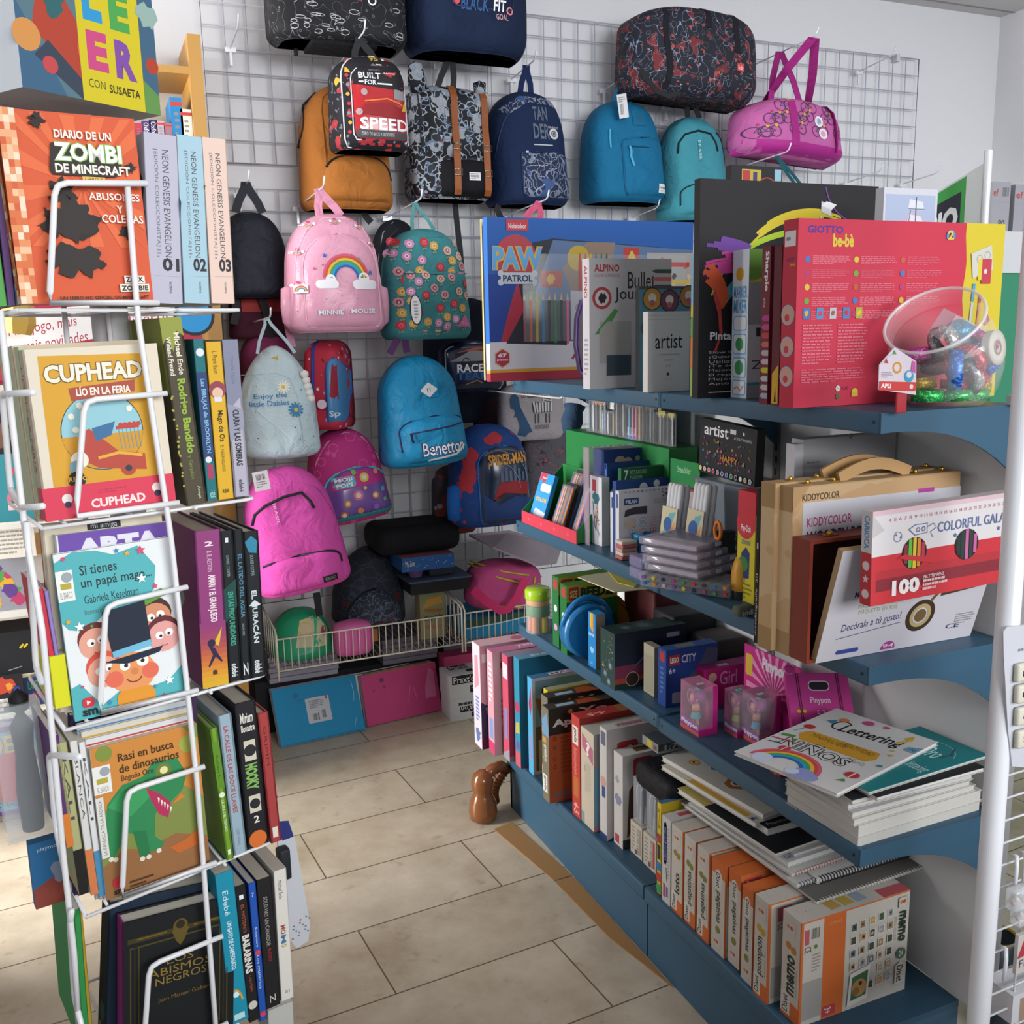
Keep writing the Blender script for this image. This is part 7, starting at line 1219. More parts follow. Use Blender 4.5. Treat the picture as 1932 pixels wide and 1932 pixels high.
k = Box(Z3,(1234,1316),(1236,1222),(1214,1299),w=.02,col='#8f8a78',cols={'-x': '#a39d88'}); k.s.rect(.08,.06,.92,.8,'#989380'); k.done('carton_end','plain beige carton end between the dark toy box and the blue building set','carton')
k = Box(Z3,(1256,1336),(1257,1228),(1241,1323),BR=(1352,1310),col='#1d3f86',cols={'+z': '#24508f'}); f = k.f; f.rect(.06,.72,.26,.90,'#a8332f'); f.txt(.08,.76,.24,.86,'LEGO','#e0dcd6',bold=2); f.txt(.3,.74,.58,.88,'CITY','#d6dbe6',bold=.6); f.txt(.06,.58,.18,.68,'6+','#d6dbe6',bold=.6); f.poly([(.4,.1),(1,.1),(1,.9),(.8,.95),(.6,.6),(.45,.5)],'#4a4f6a'); f.poly([(.42,.05),(.7,.02),(.8,.3),(.6,.5),(.45,.3)],'#8f5a34'); f.splat(.6,.3,.18,'#a86a3a',5); f.circ(.5,.34,.06,'#6a3a2c'); f.rrect(.12,.05,.3,.24,'#8a8f9c',.03); k.s.rect(.2,.78,.8,.95,'#a8332f'); k.s.lines(.3,.2,.7,.7,6,'#4f78b8'); k.t.rect(.25,.2,.6,.8,'#7a7464'); k.done('building_set_box','bright blue building set box with white lettering, third level','toy box')
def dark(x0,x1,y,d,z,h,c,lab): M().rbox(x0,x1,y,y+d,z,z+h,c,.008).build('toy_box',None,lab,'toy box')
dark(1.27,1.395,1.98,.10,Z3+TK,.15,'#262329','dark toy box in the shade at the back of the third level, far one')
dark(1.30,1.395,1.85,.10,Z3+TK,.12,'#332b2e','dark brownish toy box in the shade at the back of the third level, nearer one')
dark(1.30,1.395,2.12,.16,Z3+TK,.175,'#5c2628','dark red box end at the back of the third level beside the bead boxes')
# doll boxes
PKM = mat('#b82079',.4)
def dollbox(BL,TL,SL,BR,hc,tc,sc,lab):
    a = onz(*BL,Z3N-.003); x0,y0,z0 = a.x,a.y,Z3N-.004+TK; z1 = ony(*TL,y0).z; y1 = onx(*SL,x0).y; x1 = ony(*BR,y0).x; r0 = thing('doll_box',lab,'doll box',((x0+x1)/2,(y0+y1)/2,z0),'boxed dolls on the third level')
    m = M(); t = .0012; m.box(x0,x1,y0,y1,z0,z0+t,PKM); m.box(x1-t,x1,y0,y1,z0,z1,PKM); m.box(x0,x1,y1-t,y1,z0,z1,PKM); m.box(x0,x1,y0,y1,z0,z0+.016,PKM)
    f = Face(m,(x0,y0,z0),(1,0,0),(0,0,1),x1-x0,z1-z0); f.poly([(0,0),(1,0),(1,1),(.72,1),(.70,.6),(.62,.32),(.40,.20),(0,.17)],PKM)
    s = Face(m,(x0,y1,z0),(0,-1,0),(0,0,1),y1-y0,z1-z0); s.poly([(0,0),(1,0),(1,.10),(0,.12)],'#c9584c'); s.poly([(0,.10),(1,.08),(1,.20),(.85,.26),(0,.30)],'#8d3f94'); s.txt(.05,.11,.95,.24,'Pinypon','#ded3e0',bold=2); m.build('box_frame',r0)
    m = M(); c = clear('doll_window','#e9e2ee',.13); e = .0004; m.box(x0-e,x0,y0,y1,z0+.016,z1,c); m.box(x0,x1-.012,y0-e,y0,z0+.016,z1,c); m.box(x0,x1,y0,y1,z1,z1+e,c); m.build('window',r0)
    m = M(); t = Face(m,(x0+.010,y0+.02,z1+.0005),(1,0,0),(0,1,0),.018,.010); t.rect(0,0,1,1,'#cfc6cf'); m.build('price_sticker',r0)
    p = Vector((x0+.016,(y0+y1)/2,z0+.017)); m = M(); sk = mat('#d69a80',.4)
    for q in (-.006,.006): m.lathe([(.0045,0),(.004,.016)],sk,p+Vector((0,q,0)),10)
    m.lathe([(.007,.036),(.009,.028),(.008,.044),(.004,.048)],sk,p,12); m.lathe([(0,.046),(.010,.048),(.014,.058),(.012,.068),(0,.072)],sk,p,16); m.build('doll',r0)
    m = M(); m.lathe([(.012,.014),(.011,.018),(.008,.028)],sc,p,12); m.build('skirt',r0); m = M(); m.lathe([(.0085,.028),(.0088,.034),(.007,.043)],tc,p,12); m.build('top',r0)
    m = M(); m.lathe([(0,.052),(.014,.05),(.017,.062),(.014,.074),(0,.079)],hc,p+Vector((.005,0,0)),16); m.tube([p+Vector((-.012,.013*cos(2*pi*j/12),.064+.015*sin(2*pi*j/12))) for j in range(12)],.003,hc,6,True); m.build('hair',r0)
    m = M(); m.lathe([(0,-.008),(.004,-.004),(.002,0),(.004,.004),(0,.008)],'#2f9c98',p+Vector((0,-.006,.080)),8,(0,1,0)); m.build('bow',r0)
HR = mat('#a8428f',.35)
dollbox((1318,1392),(1321,1300),(1284,1369),(1353,1384),HR,'#c97a5a','#2f9ca8','pink boxed doll with teal skirt, leftmost of the three on the third level')
dollbox((1391,1394),(1393,1312),(1366,1373),(1424,1384),mat('#a03a7c',.35),'#cf6a2c','#a3b52c','pink boxed doll with orange top and lime skirt, middle of the three')
dollbox((1432,1411),(1434,1320),(1398,1391),(1472,1384),HR,'#c9766a','#2f9cc0','pink boxed doll with blue skirt, nearest of the three on the third level')
k = Box(Z3N-.004,(1330,1340),(1334,1264),(1306,1322),w=.14,th=.04,col=PKM,cols={'+z': '#a0327a'}); k.f.rrect(.05,.55,.2,.95,'#a32f38',.08); k.f.circ(.14,.78,.12,'#d3b0a8'); k.f.txt(.28,.55,.62,.9,'Girl','#d79ac4',bold=.3); k.s.rrect(.3,.5,.8,.9,'#a32f38',.05); k.s.txt(.35,.55,.75,.8,'Lo','#e0cfd6',bold=.6); k.t.rect(.3,.2,.5,.5,'#c9b9c6'); k.done('game_box','magenta pink girls game box standing behind the boxed dolls')
a = onz(1520,1330,Z3N-.004); r0 = thing('display_tray','pink shelf display tray with a sunburst header board, behind the boxed dolls','display',(1.27,1.55,Z3N))
xh = 1.295; pA = onx(1406,1240,xh); pB = onx(1512,1284,xh); zl = Z3N-.004+TK; m = M(); m.box(1.265,xh,pB.y,pA.y,zl,zl+.062,PKM); m.build('tray',r0)
m = M(); hz = pB.z+.004; m.box(xh-.002,xh,pB.y,pA.y,zl+.063,hz+.022,'#c02a80'); f = Face(m,(xh-.002,pA.y,zl+.063),(0,-1,0),(0,0,1),pA.y-pB.y,hz+.022-zl-.063)
for j in range(13): q = radians(-12+16*j); f.poly([(.55,.1),(min(max(.55+.5*cos(q-.06),0),1),min(max(.1+1.2*sin(q-.06),0),1)),(min(max(.55+.5*cos(q+.06),0),1),min(max(.1+1.2*sin(q+.06),0),1))],'#d98fb8')
f.txt(.34,.50,.76,.88,'Pinypon','#e3d6e4',bold=2); f.circ(.95,.25,.14,'#e3d6e4'); f.rrect(.03,.3,.16,.8,'#d3b23c',.06); m.build('header_board',r0)
m = M(); m.box(1.265,1.34,pB.y-.012,pB.y-.001,zl+.03,zl+.075,PKM); m.build('front_flap',r0)
# pink cardboard handbag leaning
q = [ony(1512,1372,1.40),ony(1600,1402,1.36),ony(1650,1293,1.44),ony(1562,1254,1.50)]; q[0].z = q[1].z = zl+.001
q[2].z = q[3].z = (q[2].z+q[3].z)/2
U = (q[1]-q[0]); w_ = .125; U.normalize(); V = (q[3]-q[0]); V = (V-U*V.dot(U)); h_ = V.length; V.normalize(); N = U.cross(V); mx = Matrix(((U.x,-N.x,V.x,q[0].x),(U.y,-N.y,V.y,q[0].y),(U.z,-N.z,V.z,q[0].z),(0,0,0,1)))
r0 = thing('handbag_box','pink cardboard handbag box with a cut-out handle, leaning behind the lettering books','handbag box',q[0]); m = M(mx); PH = mat('#b93f88',.35,coat=.3); m.box(0,w_,0,.022,0,h_,PH); f = Face(m,(0,0,0),(1,0,0),(0,0,1),w_,h_)
for j in range(9): f.poly([(.5,.62),(.06+.11*j,.0),(.12+.11*j,.0)],'#cf7fae')
for u in (.16,.80): f.rect(u,.25,u+.015,1,'#5a1f44'); f.rect(u+.03,.25,u+.045,1,'#5a1f44'); f.rect(u-.04,.42 if u > .5 else .60,u+.09,.46 if u > .5 else .64,'#6a2444'); f.circ(u-.02,.44 if u > .5 else .62,.018,'#d3a52c'); f.circ(u+.07,.44 if u > .5 else .62,.018,'#d3a52c')
f.rrect(.34,.82,.68,.92,'#d9bcd0',.04); f.rrect(.355,.83,.665,.91,'#2a2430',.035); f.txt(.34,.68,.66,.76,'Pinypon','#e3b9d3',bold=1); f.txt(.42,.56,.56,.63,'57','#e3b9d3'); f.poly([(.36,.38),(.48,.42),(.46,.52),(.34,.49)],'#cfc6cf'); m.build('printed_box',r0)
m = M(mx); m.lathe([(.012,0),(.013,.004),(.008,.006)],PH,(.01,.004,h_+.006),10,(0,-1,0)); m.build('flower_clasp',r0)
# stack of lettering books
zb = Z3N-.004+TK; BW = ['#c6c3c0','#bdbab6']
st = [((1618,1601),(1850,1530),(1480,1515),.0225,'#c9c7c4','thick white book, bottom of the lettering book stack'),((1619,1583),(1852,1512),(1481,1497),.0225,'#c6c4c1','thick white book, second from the bottom of the lettering book stack'),((1611,1560),(1840,1492),(1484,1480),.012,'#bfbcb6','white book with a yellow spot, third in the lettering book stack'),((1608,1545),(1832,1482),(1485,1470),.010,'#b9b7ba','white book with a dark stripe, fourth in the lettering book stack'),((1600,1528),(1836,1470),(1488,1462),.012,'#b5b4b8','white paperback, fifth in the lettering book stack'),((1608,1520),(1795,1472),(1500,1460),.010,'#2a2a30','black covered paperback in the upper part of the lettering book stack')]
z = zb
for NL,RR,FL,th,c,lab in st: pad('lettering_book',lab,NL,RR,FL,z,th,c,None,'#c3c0ba',None,'book'); z += th+.0004
pad('lettering_book','black covered book with white page edges sticking out right in the lettering stack',(1655,1512),(1858,1455),(1590,1450),z,.008,'#1d1e22',None,'#cfcdca',lambda f: (f.splat(.6,.5,.14,'#b58a72',3),f.splat(.7,.45,.1,'#b58a72',5)),'book'); z += .0085
def teal(f): f.poly([(0,0),(.62,0),(.4,.32),(0,.32)],'#c9cdcc'); f.poly([(0,.26),(.5,.3),(.62,.1),(.7,.16),(.55,.40),(0,.36)],'#c2564c'); f.txt(.30,.66,.75,.82,'De Oro','#b9dcd8',bold=.3); f.txt(.6,.42,.95,.55,'de lettering','#b9dcd8'); f.txt(.1,.12,.4,.24,'lettering','#4a4a4e'); f.line(arc(.55,.7,.35,.2,20,300),.008,'#6fb0ac'); f.line([(.7,.9),(.8,.8),(.78,.7)],.01,'#4a3f6a')
pad('lettering_book','teal covered lettering book showing at the right under the white one',(1640,1500),(1863,1430),(1560,1425),z,.006,'#1d7a80',None,'#c9c6c0',teal,'book',1); z += .0065
def letr(f):
    f.txt(.30,.66,.84,.82,'Lettering','#1c1d20',bold=1,sl=.05); f.line(arc(.27,.78,.07,.07,40,300),.012,'#1c1d20'); f.poly([(.16,.58),(.82,.60),(.86,.51),(.82,.44),(.2,.42),(.12,.50)],'#c9962c'); f.txt(.22,.51,.56,.56,'MINDFULNESS','#6a4a14'); f.txt(.48,.53,.80,.58,'CREATIVIDAD','#6a4a14'); f.txt(.70,.38,.86,.43,'María','#9a9a9c')
    f.txt(.12,.28,.76,.44,'NIÑOS','#1c1d20',bold=2.5); f.txt(.13,.285,.75,.435,'NIÑOS','#c9c7c6',bold=.3)
    rainbow(f,.42,.05,.22,RB); 
    for u,v,r,c in ((.22,.06,.06,'#c3cbe0'),(.62,.05,.07,'#8a92c4'),(.70,.04,.05,'#8a92c4'),(.54,.04,.04,'#c3cbe0')): f.circ(u,v,r,c)
    f.circ(.10,.62,.035,'#b5303c'); f.line([(.09,.58),(.06,.50)],.006,'#3a8a9c'); f.poly([(.78,.88),(.82,.96),(.86,.88)],'#c9a02c'); f.line([(.80,.78),(.84,.9)],.02,'#c9b23c'); f.circ(.40,.93,.035,'#b53f7a'); f.circ(.56,.95,.02,'#c94a5c'); f.poly([(.90,.74),(1,.74),(1,.84),(.90,.80)],'#6f9ab5'); f.txt(.92,.76,.98,.80,'20','#2a3f54',bold=.5); f.circ(.22,.86,.03,'#c97a3c'); f.poly([(.12,.78),(.18,.84),(.2,.76)],'#3f7a9c')
    f.poly([(.03,.42),(.14,.45),(.16,.42),(.05,.39)],'#4a8a3c'); f.poly([(.16,.38),(.20,.42),(.21,.37)],'#4a8a3c'); f.line([(.02,.33),(.22,.36)],.014,'#b5303c'); f.line([(.05,.27),(.15,.29)],.012,'#2a4a86'); f.circ(.24,.25,.035,'#b5404a'); f.rect(.235,.205,.245,.285,'#d9cfc9'); f.circ(.90,.24,.04,'#b5303c'); f.rect(.893,.2,.907,.28,'#d9cfc9'); f.star(.9,.62,.02,'#c9a83c'); f.star(.86,.68,.015,'#c9a83c'); f.circ(.95,.45,.015,'#2f8a8a'); f.poly([(.86,.12),(.93,.14),(.9,.17)],'#4a8a3c')
pad('lettering_book','large white lettering book for children with a rainbow, top of the stack',(1579,1505),(1770,1407),(1420,1410),.694,.0075,'#cbc9c9',None,'#c9c6c3',letr,'book',1)
p = onz(1474,1462,Z3N-.003); m = M(); m.rbox(p.x-.012,p.x+.02,p.y-.012,p.y+.022,zb,zb+.04,'#b53a50',.004); f = sp(m,p.x-.012,p.y-.012,p.y+.022,zb,zb+.04); f.rect(.1,.35,.9,.7,'#d6d0d0'); f.circ(.5,.1,.08,'#5f9a3c'); m.build('eraser_box',None,'small red and white box under the corner of the lettering book','box')


# ---------------- second level
def at2(px,py,x): return onx(px,py,x)
# red and green counter display with pen packs
a = onx(985,974,XF+.004); b_ = onx(1088,1018,XF+.004); z = Z2+TK; hL = .034
r0 = thing('pen_display','red and green cardboard counter display full of pen packs, far end of the second level','display',(1.17,(a.y+b_.y)/2,Z2))
m = M(); m.box(XF+.003,XF+.006,b_.y,a.y,z,z+hL,'#c23a4c'); f = sp(m,XF+.003,b_.y,a.y,z,z+hL)
for j in range(4): f.star(.14+.24*j,.5,.22,'#d05a68',5)
m.build('front_lip',r0); GR = mat('#23763c',.5)
for y in (a.y-.0025,b_.y):
    m = M(); V = [(XF+.006,z),(1.235,z),(1.235,z+.155),(XF+.006,z+hL+.003)]; m.add([(x,y,q) for x,q in V]+[(x,y+.0025,q) for x,q in V],[(0,1,2,3),(7,6,5,4)]+[(j,(j+1) % 4,4+(j+1) % 4,4+j) for j in range(4)],GR); m.build('side_panel',r0)
m = M(); m.box(1.235,1.238,b_.y,a.y,z,z+.16,GR); m.box(1.231,1.2348,b_.y+.004,b_.y+.075,z,z+.178,'#c8475a'); m.box(XF+.006,1.235,b_.y,a.y,z,z+.002,'#c23a4c'); m.build('back_panel',r0)
PENC = ['#c23a3a','#d07f2c','#c9b53c','#3f8f4a','#2f6fb0','#7a4a9a','#a83f7c','#4a3a30','#d3a3b0','#1f2a50']
def penpack(x,y,z,w_,h_,n,body,lab,cap=None,tilt=.35,cardc=None,cat='pen pack',seed=1):
    """flat pack of pens leaning back on the display, face towards the aisle"""
    mx = Matrix.Translation((x,y,z)) @ Matrix.Rotation(tilt,4,'Y'); r = thing('pen_pack',lab,cat,(x,y,z)); m = M(mx); m.box(.006,.0075,-w_/2,w_/2,0,h_,body); f = Face(m,(.006,w_/2,0),(0,-1,0),(0,0,1),w_,h_)
    if cardc: cardc(f)
    m.build('card',r)
    for j in range(n):
        yy = -w_/2+w_*(j+.5)/n; m = M(mx); c = PENC[(j*3+seed) % len(PENC)]; m.lathe([(.0022,.006),(.0032,.01),(.0032,h_*.70),(.0034,h_*.71),(.0034,h_*.9),(.001,h_*.92)],c,(.0,yy,0),8); m.build('pen',r)
    m = M(mx); m.box(-.0042,.0058,-w_/2,w_/2,.003,h_*.94,clear('pack_film','#eef2f6',.10)); m.build('film',r)
ym = lambda t: a.y+(b_.y-a.y)*t
def c1(f): f.rect(0,.62,1,1,'#2f8fcf'); f.poly([(0,.82),(.55,1),(.05,1)],'#c23a4c'); f.circ(.35,.90,.085,'#c23a3c'); f.txt(.2,.88,.5,.93,'Maped','#e3dcdc',bold=1); f.rrect(.25,.64,.95,.80,'#d3dce6',.05); f.rect(0,0,1,.62,'#3a94cc'); f.poly([(.1,0),(1,0),(1,.25),(.3,.3)],'#cfd6e0'); f.txt(.12,.44,.9,.52,'COLOR','#d9b03c',bold=1.5); f.splat(.3,.22,.1,'#b9c3d6',3)
mx = Matrix.Translation((1.118,ym(.16),z+.004)) @ Matrix.Rotation(.32,4,'Y'); m = M(mx); m.box(0,.012,-.045,.045,0,.145,'#2f8fcf'); c1(Face(m,(0,.045,0),(0,-1,0),(0,0,1),.09,.145)); m.build('marker_box',None,'blue and white marker box at the far end of the red and green display','marker box')
penpack(1.116,ym(.56),z+.004,.062,.140,12,'#2a2a30','pack of many coloured gel pens in the red and green display, front one',cardc=lambda f: (f.rect(0,0,1,.16,'#c9a52c'),f.rect(0,.16,1,.3,'#5a7a3c')))
penpack(1.148,ym(.52),z+.010,.068,.165,12,'#3a3438','pack of coloured pencils standing behind the gel pens in the display',seed=4)
penpack(1.118,ym(.86),z+.004,.03,.14,4,'#7f96a6','narrow pack of turquoise pens at the near end of the display',seed=5)
# brush sets on the green stand at the back
r0 = thing('brush_stand','green stand at the back of the second level holding paint brush sets','stand',(1.33,2.28,Z2)); xb = 1.30
pa,pb = onx(1075,842,xb),onx(1262,845,xb); m = M(); m.box(xb-.012,xb+.07,pb.y-.02,pa.y,Z2+TK,pb.z,GR); m.build('base_box',r0)
for j,(px0_,px1_,yt,yb,c,lab) in enumerate(((1092,1128,756,838,'#2b3a4c','brush set in a clear sleeve with a coloured header, far left of the stand'),(1118,1142,775,838,'#23262c','set of dark brushes in a clear sleeve, second on the stand'),(1140,1160,752,838,'#3a3d44','set of black brushes in a clear sleeve, third on the stand'),(1160,1192,762,838,'#1c1e24','brush set with orange, pink and blue handles on the stand'),(1188,1218,765,840,'#15161a','wide set of black brushes, fifth on the stand'),(1216,1254,780,842,'#1a1a1c','black brush set with yellow tops at the right end of the stand'))):
    x = xb-.016-.004*(j % 2); A,B_ = onx(px0_,yb,x),onx(px1_,yt,x); y0,y1 = B_.y,A.y; zb = pb.z+.001 if j < 5 else pb.z+.001; zt = B_.z; q = thing('brush_set',lab,'brush set',(x+.03,(y0+y1)/2,zb)); x += .028
    m = M(); m.box(x+.006,x+.008,y0,y1,zb,zt,c); f = sp(m,x+.006,y0,y1,zb,zt)
    if j == 0: f.rrect(.1,.72,.95,.98,'#2a2e3a',.06); f.txt(.2,.82,.85,.93,'CARIOCA','#d98f6a',bold=2); f.rect(0,0,1,.2,'#2a2a30')
    if j == 3: f.rrect(.0,.0,.6,.32,'#c9ccd6',.03); f.rect(.0,0,.6,.1,'#3a5fa0')
    if j == 5: f.rect(.1,.8,.45,1,'#b5a52c'); f.rect(.6,.78,.9,.97,'#b5a52c')
    m.build('card',q)
    for t in range(5):
        m = M(); yy = y0+(y1-y0)*(t+.5)/5; hc = ('#d08f3c','#c9608a','#c96a8f','#4a9ac4','#2a2c34')[t] if j == 3 else ('#8fb0d0','#c9b48a','#26282e','#d0d3d6','#6a7f94')[(t+j) % 5] if j < 2 else ('#1c1d22','#26282e','#a8a9ae')[(t+j) % 3]
        m.lathe([(.0015,.004),(.0026,.02),(.0026,(zt-zb)*.62),(.002,(zt-zb)*.64),(.003,(zt-zb)*.78),(.0005,(zt-zb)*.9)],hc,(x+.002,yy,zb),7); m.build('brush',q)
    m = M(); m.box(x-.003,x+.0055,y0,y1,zb+.001,zt-.004,clear('pack_film','#eef2f6',.10)); m.build('sleeve',q)
p = onx(1080,790,1.33); m = M(); m.lathe([(.0,-.05),(.022,-.045),(.034,-.01),(.028,.025),(.034,.04),(.030,.042)],fabric('#2f4560',.9,.6),p,18,(.3,.2,1)); m.build('denim_pouch',None,'gathered blue denim pouch hanging left of the brush sets','pouch'); hook(p.x,p.z+.05,p.y+.06,'white wire hook above the denim pouch',.02)
# clear stand and felt pen boxes
k = Box(Z2,(1117,1031),(1113,846),(1104,1019),BR=(1222,1020),th=.20,col='#ffffff'); r0 = thing('clear_stand','clear plastic stand with a mauve tint around the felt pen boxes, second level','stand',(k.x0,k.y0,Z2)); y1_ = onx(1104,1019,k.x0).y
CL = clear('acrylic','#c9b3c4',.28); m = M(); m.box(k.x0-.004,k.x0-.002,y1_-.03,y1_+.0,k.z0,k.z1,CL); m.box(k.x0-.004,k.x0+.13,y1_-.002,y1_,k.z0,k.z1,CL); m.box(k.x0-.004,k.x0+.13,y1_-.03,y1_,k.z1-.002,k.z1,CL); m.build('panel',r0)
def bluebox(BL,TL,SL,BR,lab,dec,col='#22407a',cols=None,dx=0,name='marker_box'):
    k = Box(Z2,BL,TL,SL,BR=BR,col=col,cols=cols,dx=dx); dec(k); return k.done(name,lab,'marker box')
def e1(k): k.f.rect(0,0,1,.75,'#c9cad0'); k.f.circ(.25,.86,.07,'#b9a893'); k.f.circ(.37,.85,.06,'#b9a893'); k.f.circ(.77,.88,.055,'#c9cfd9'); k.f.poly([(.85,.8),(.98,.82),(.96,.95),(.9,.95)],'#a9b08f'); k.f.circ(.52,.89,.03,'#9ab08f'); k.t.rect(.2,.2,.9,.8,'#8f8aa0')
bluebox((1140,1024),(1141,850),(1120,1010),(1259,1020),'navy felt pen box with pale butterflies, tallest at the back of the second level',e1)
def e2(k):
    k.s.rect(0,0,1,.02,'#c9cad0')
    for j in range(16): k.s.line([(.1+.5*rnd.random(),.3+.35*rnd.random()),(.3+.6*rnd.random(),.1+.4*rnd.random())],.012,PENC[j % 10])
    k.s.splat(.5,.68,.12,'#2f6f7a',4); k.s.rect(.2,.78,.5,.95,'#a83a44')
bluebox((1136,1032),(1137,902),(1114,1026),(1150,1030),'white box of coloured pencils seen from its narrow side, second level',e2,'#c3c4cb')
def e3(k): k.f.rect(0,0,.85,.78,'#c9cad0'); k.f.poly([(0,.62),(.2,.8),(0,.82)],'#22407a'); k.s.rect(0,0,1,.42,'#c3c4cb'); k.s.rrect(.1,.46,.9,.98,'#2a55a0',.04); k.s.txt(.3,.5,.7,.94,'Plastidecor','#9fb8dc',rot=90)
bluebox((1146,1030),(1145,875),(1140,1026),(1264,1018),'blue and white marker box with a slanted white window, second level',e3)
def e4(k): k.f.rect(0,0,1,.80,'#c3c4cb'); k.f.txt(.06,.86,.14,.975,'7','#d3e0d6',bold=1); k.f.txt(.18,.92,.5,.97,'ROTULADORES','#9fc4a8'); k.f.txt(.18,.86,.42,.905,'MARKERS','#9fc4a8'); k.f.rrect(.04,.81,.42,.845,'#cfcfc0',.015)
bluebox((1172,1040),(1175,884),(1166,1032),(1265,1020),'dark green marker box numbered 7, second level',e4,'#1f5a3a')
def e5(k): k.f.rect(0,0,1,.84,'#c3c4cb'); k.f.circ(.52,.89,.065,'#cfd3dc'); k.f.circ(.77,.93,.05,'#cfd3dc')
bluebox((1163,1046),(1161,909),(1156,1040),(1260,1022),'navy topped white marker box just behind the front marker box',e5)
def e6(k):
    f = k.f; f.rect(.03,.62,0,.62,'#fff000'[:7]) if False else None; f.rect(.10,.78,.38,.88,'#26407c'); f.txt(.13,.80,.35,.86,'MILAN','#d9dce6',bold=1.5); f.txt(.84,.86,.96,.94,'24','#3f4a6a',bold=.5); f.lines(.68,.76,.95,.84,4,'#9a9ca6'); f.poly([(.10,.60),(.3,.63),(.55,.62),(.55,.74),(.3,.74),(.12,.70)],'#3f3f46')
    for i in range(2):
        for j in range(4):
            u,v = .26+.2*j,.50-.17*i
            for q in range(4): f.circ(u+.035*cos(pi/4+q*pi/2),v+.055*sin(pi/4+q*pi/2),.032,('#b0566a','#8a94a8','#c98a9a')[(i+j) % 3]); f.circ(u+.035*cos(pi/4+q*pi/2),v+.055*sin(pi/4+q*pi/2),.022,'#c9cad0')
    f.poly([(.78,.12),(.88,.14),(.96,.66),(.94,.74),(.90,.66)],'#2a2c34'); f.poly([(.6,.06),(.9,.10),(.88,.24)],'#9a3a44'); f.circ(.2,.5,.08,'#c9b8a0')
    for q in range(11): f.circ(.12+.08*q,.975,.012,('#b0566a','#3f4a8a','#8a94a8')[q % 3])
    k.s.rect(.3,.74,.7,.95,'#26407c')
bluebox((1168,1052),(1168,927),(1161,1045),(1263,1030),'white marker box with red and grey flower outlines, front of the second level',e6,'#c3c4cb')
bluebox((1160,1044),(1158,930),(1152,1036),(1190,1040),'plain white marker box edge left of the flower marker box',lambda k: k.s.rect(.3,.74,.7,.92,'#26407c'),'#bfc0c8',dx=-.001)
# small things in front
for j,(px,py,lab) in enumerate(((1178,1056,'left pile'),(1243,1032,'right pile'))):
    p = onz(px,py,Z2)
    for q in range(5): m = M(); d = .002*(q % 2); m.rbox(p.x-.012+d,p.x+.03+d,p.y-.01,p.y+.024,Z2+TK+.0092*q,Z2+TK+.0092*q+.0088,('#a8605c','#c3b5ab','#b58f88')[q % 3],.002); m.build('eraser_pack',None,'small red and cream pack in the %s beside the blue cup, %s' % (lab,('lowest','second from below','middle','second from top','topmost')[q]),'eraser pack')
p = onz(1212,1050,Z2); m = M(); m.lathe([(.017,0),(.018,.03),(.023,.05),(.024,.058),(.021,.058),(.016,.032),(0,.03)],mat('#1f6f9f',.35),p,24); f = Face(m,p+Vector((.001,-.019,.008)),(1,0,0),(0,0,1),.012,.014); f.rect(0,0,1,1,'#bcc6cc'); f.bars(.1,.2,.9,.8,n=6); m.build('blue_cup',None,'small flared blue cup on the second level','cup')
LV = clear('lilac_plastic','#a9a4cf',.5)
p = onz(1205,1096,Z2)
for q in range(2): r0 = thing('compass_case','lilac clear case near the seam of the second level, '+('lower one','upper one')[q],'case',(p.x+.03,p.y+.02,Z2+TK+.025*q)); m = M(); m.rbox(p.x,p.x+.085,p.y-.012,p.y+.045,Z2+TK+.0255*q,Z2+TK+.0255*q+.025,LV,.006); m.build('case',r0); m = M(); m.lathe([(0,0),(.012,.002),(.013,.008),(0,.01)],'#d6d6e2',(p.x+.03,p.y+.012,Z2+TK+.0255*q+.006),10); m.build('contents',r0)
def flatcase(NL,RR,FL,z,th,name,label,cat,col,items=None):
    a,b_,c = onz(*NL,z),onz(*RR,z),onz(*FL,z); U = b_-a; w_ = U.length; U.normalize(); V = Vector((-U.y,U.x,0)); d_ = (c-a).dot(V); mx = Matrix(((U.x,V.x,0,a.x),(U.y,V.y,0,a.y),(0,0,1,z),(0,0,0,1))); r = thing(name,label,cat,mx @ Vector((w_/2,d_/2,0)))
    m = M(mx); m.rbox(0,w_,0,d_,0,th,col,.003); m.build('case',r)
    if items: items(mx,w_,d_,th,r)
def tray(mx,w_,d_,th,r):
    m = M(mx); m.box(w_*.34,w_*.97,.006,d_-.006,.003,th-.004,'#3f3f62'); m.build('insert',r); m = M(mx); m.box(.006,w_*.3,.008,d_-.008,.003,th-.005,'#b9a8b4'); m.build('label',r)
    for q in range(2): m = M(mx); m.box(w_*(.35+.3*q),w_*(.45+.3*q),-.002,.0005,th*.3,th*.75,'#b5b5c6'); m.build('latch',r)
CC = clear('clear_case','#cfcfe0',.3)
zz = Z2+TK
for q in range(2): flatcase((1378,1131-12*q),(1410,1113-12*q),(1258,1082-12*q),zz+.0165*q,.016,'fineliner_pack','clear pack of grey fineliners with coloured tips, '+('lower one','upper one')[q],'pen pack',clear('pack_film','#c9ccd3',.25),lambda mx,w_,d_,th,r: [M(mx).lathe([(.0042,.004),(.0042,.03),(.0048,.032),(.0048,w_+.05),(.003,w_+.054)],'#4a4c52',(.0,d_*(t+.5)/9,th/2),8,(1,0,0)).lathe([(.0044,.0),(.0044,.0055)],PENC[(t*3+q) % 10],(-.002,d_*(t+.5)/9,th/2),8,(1,0,0)).build('fineliner',r) for t in range(9)])
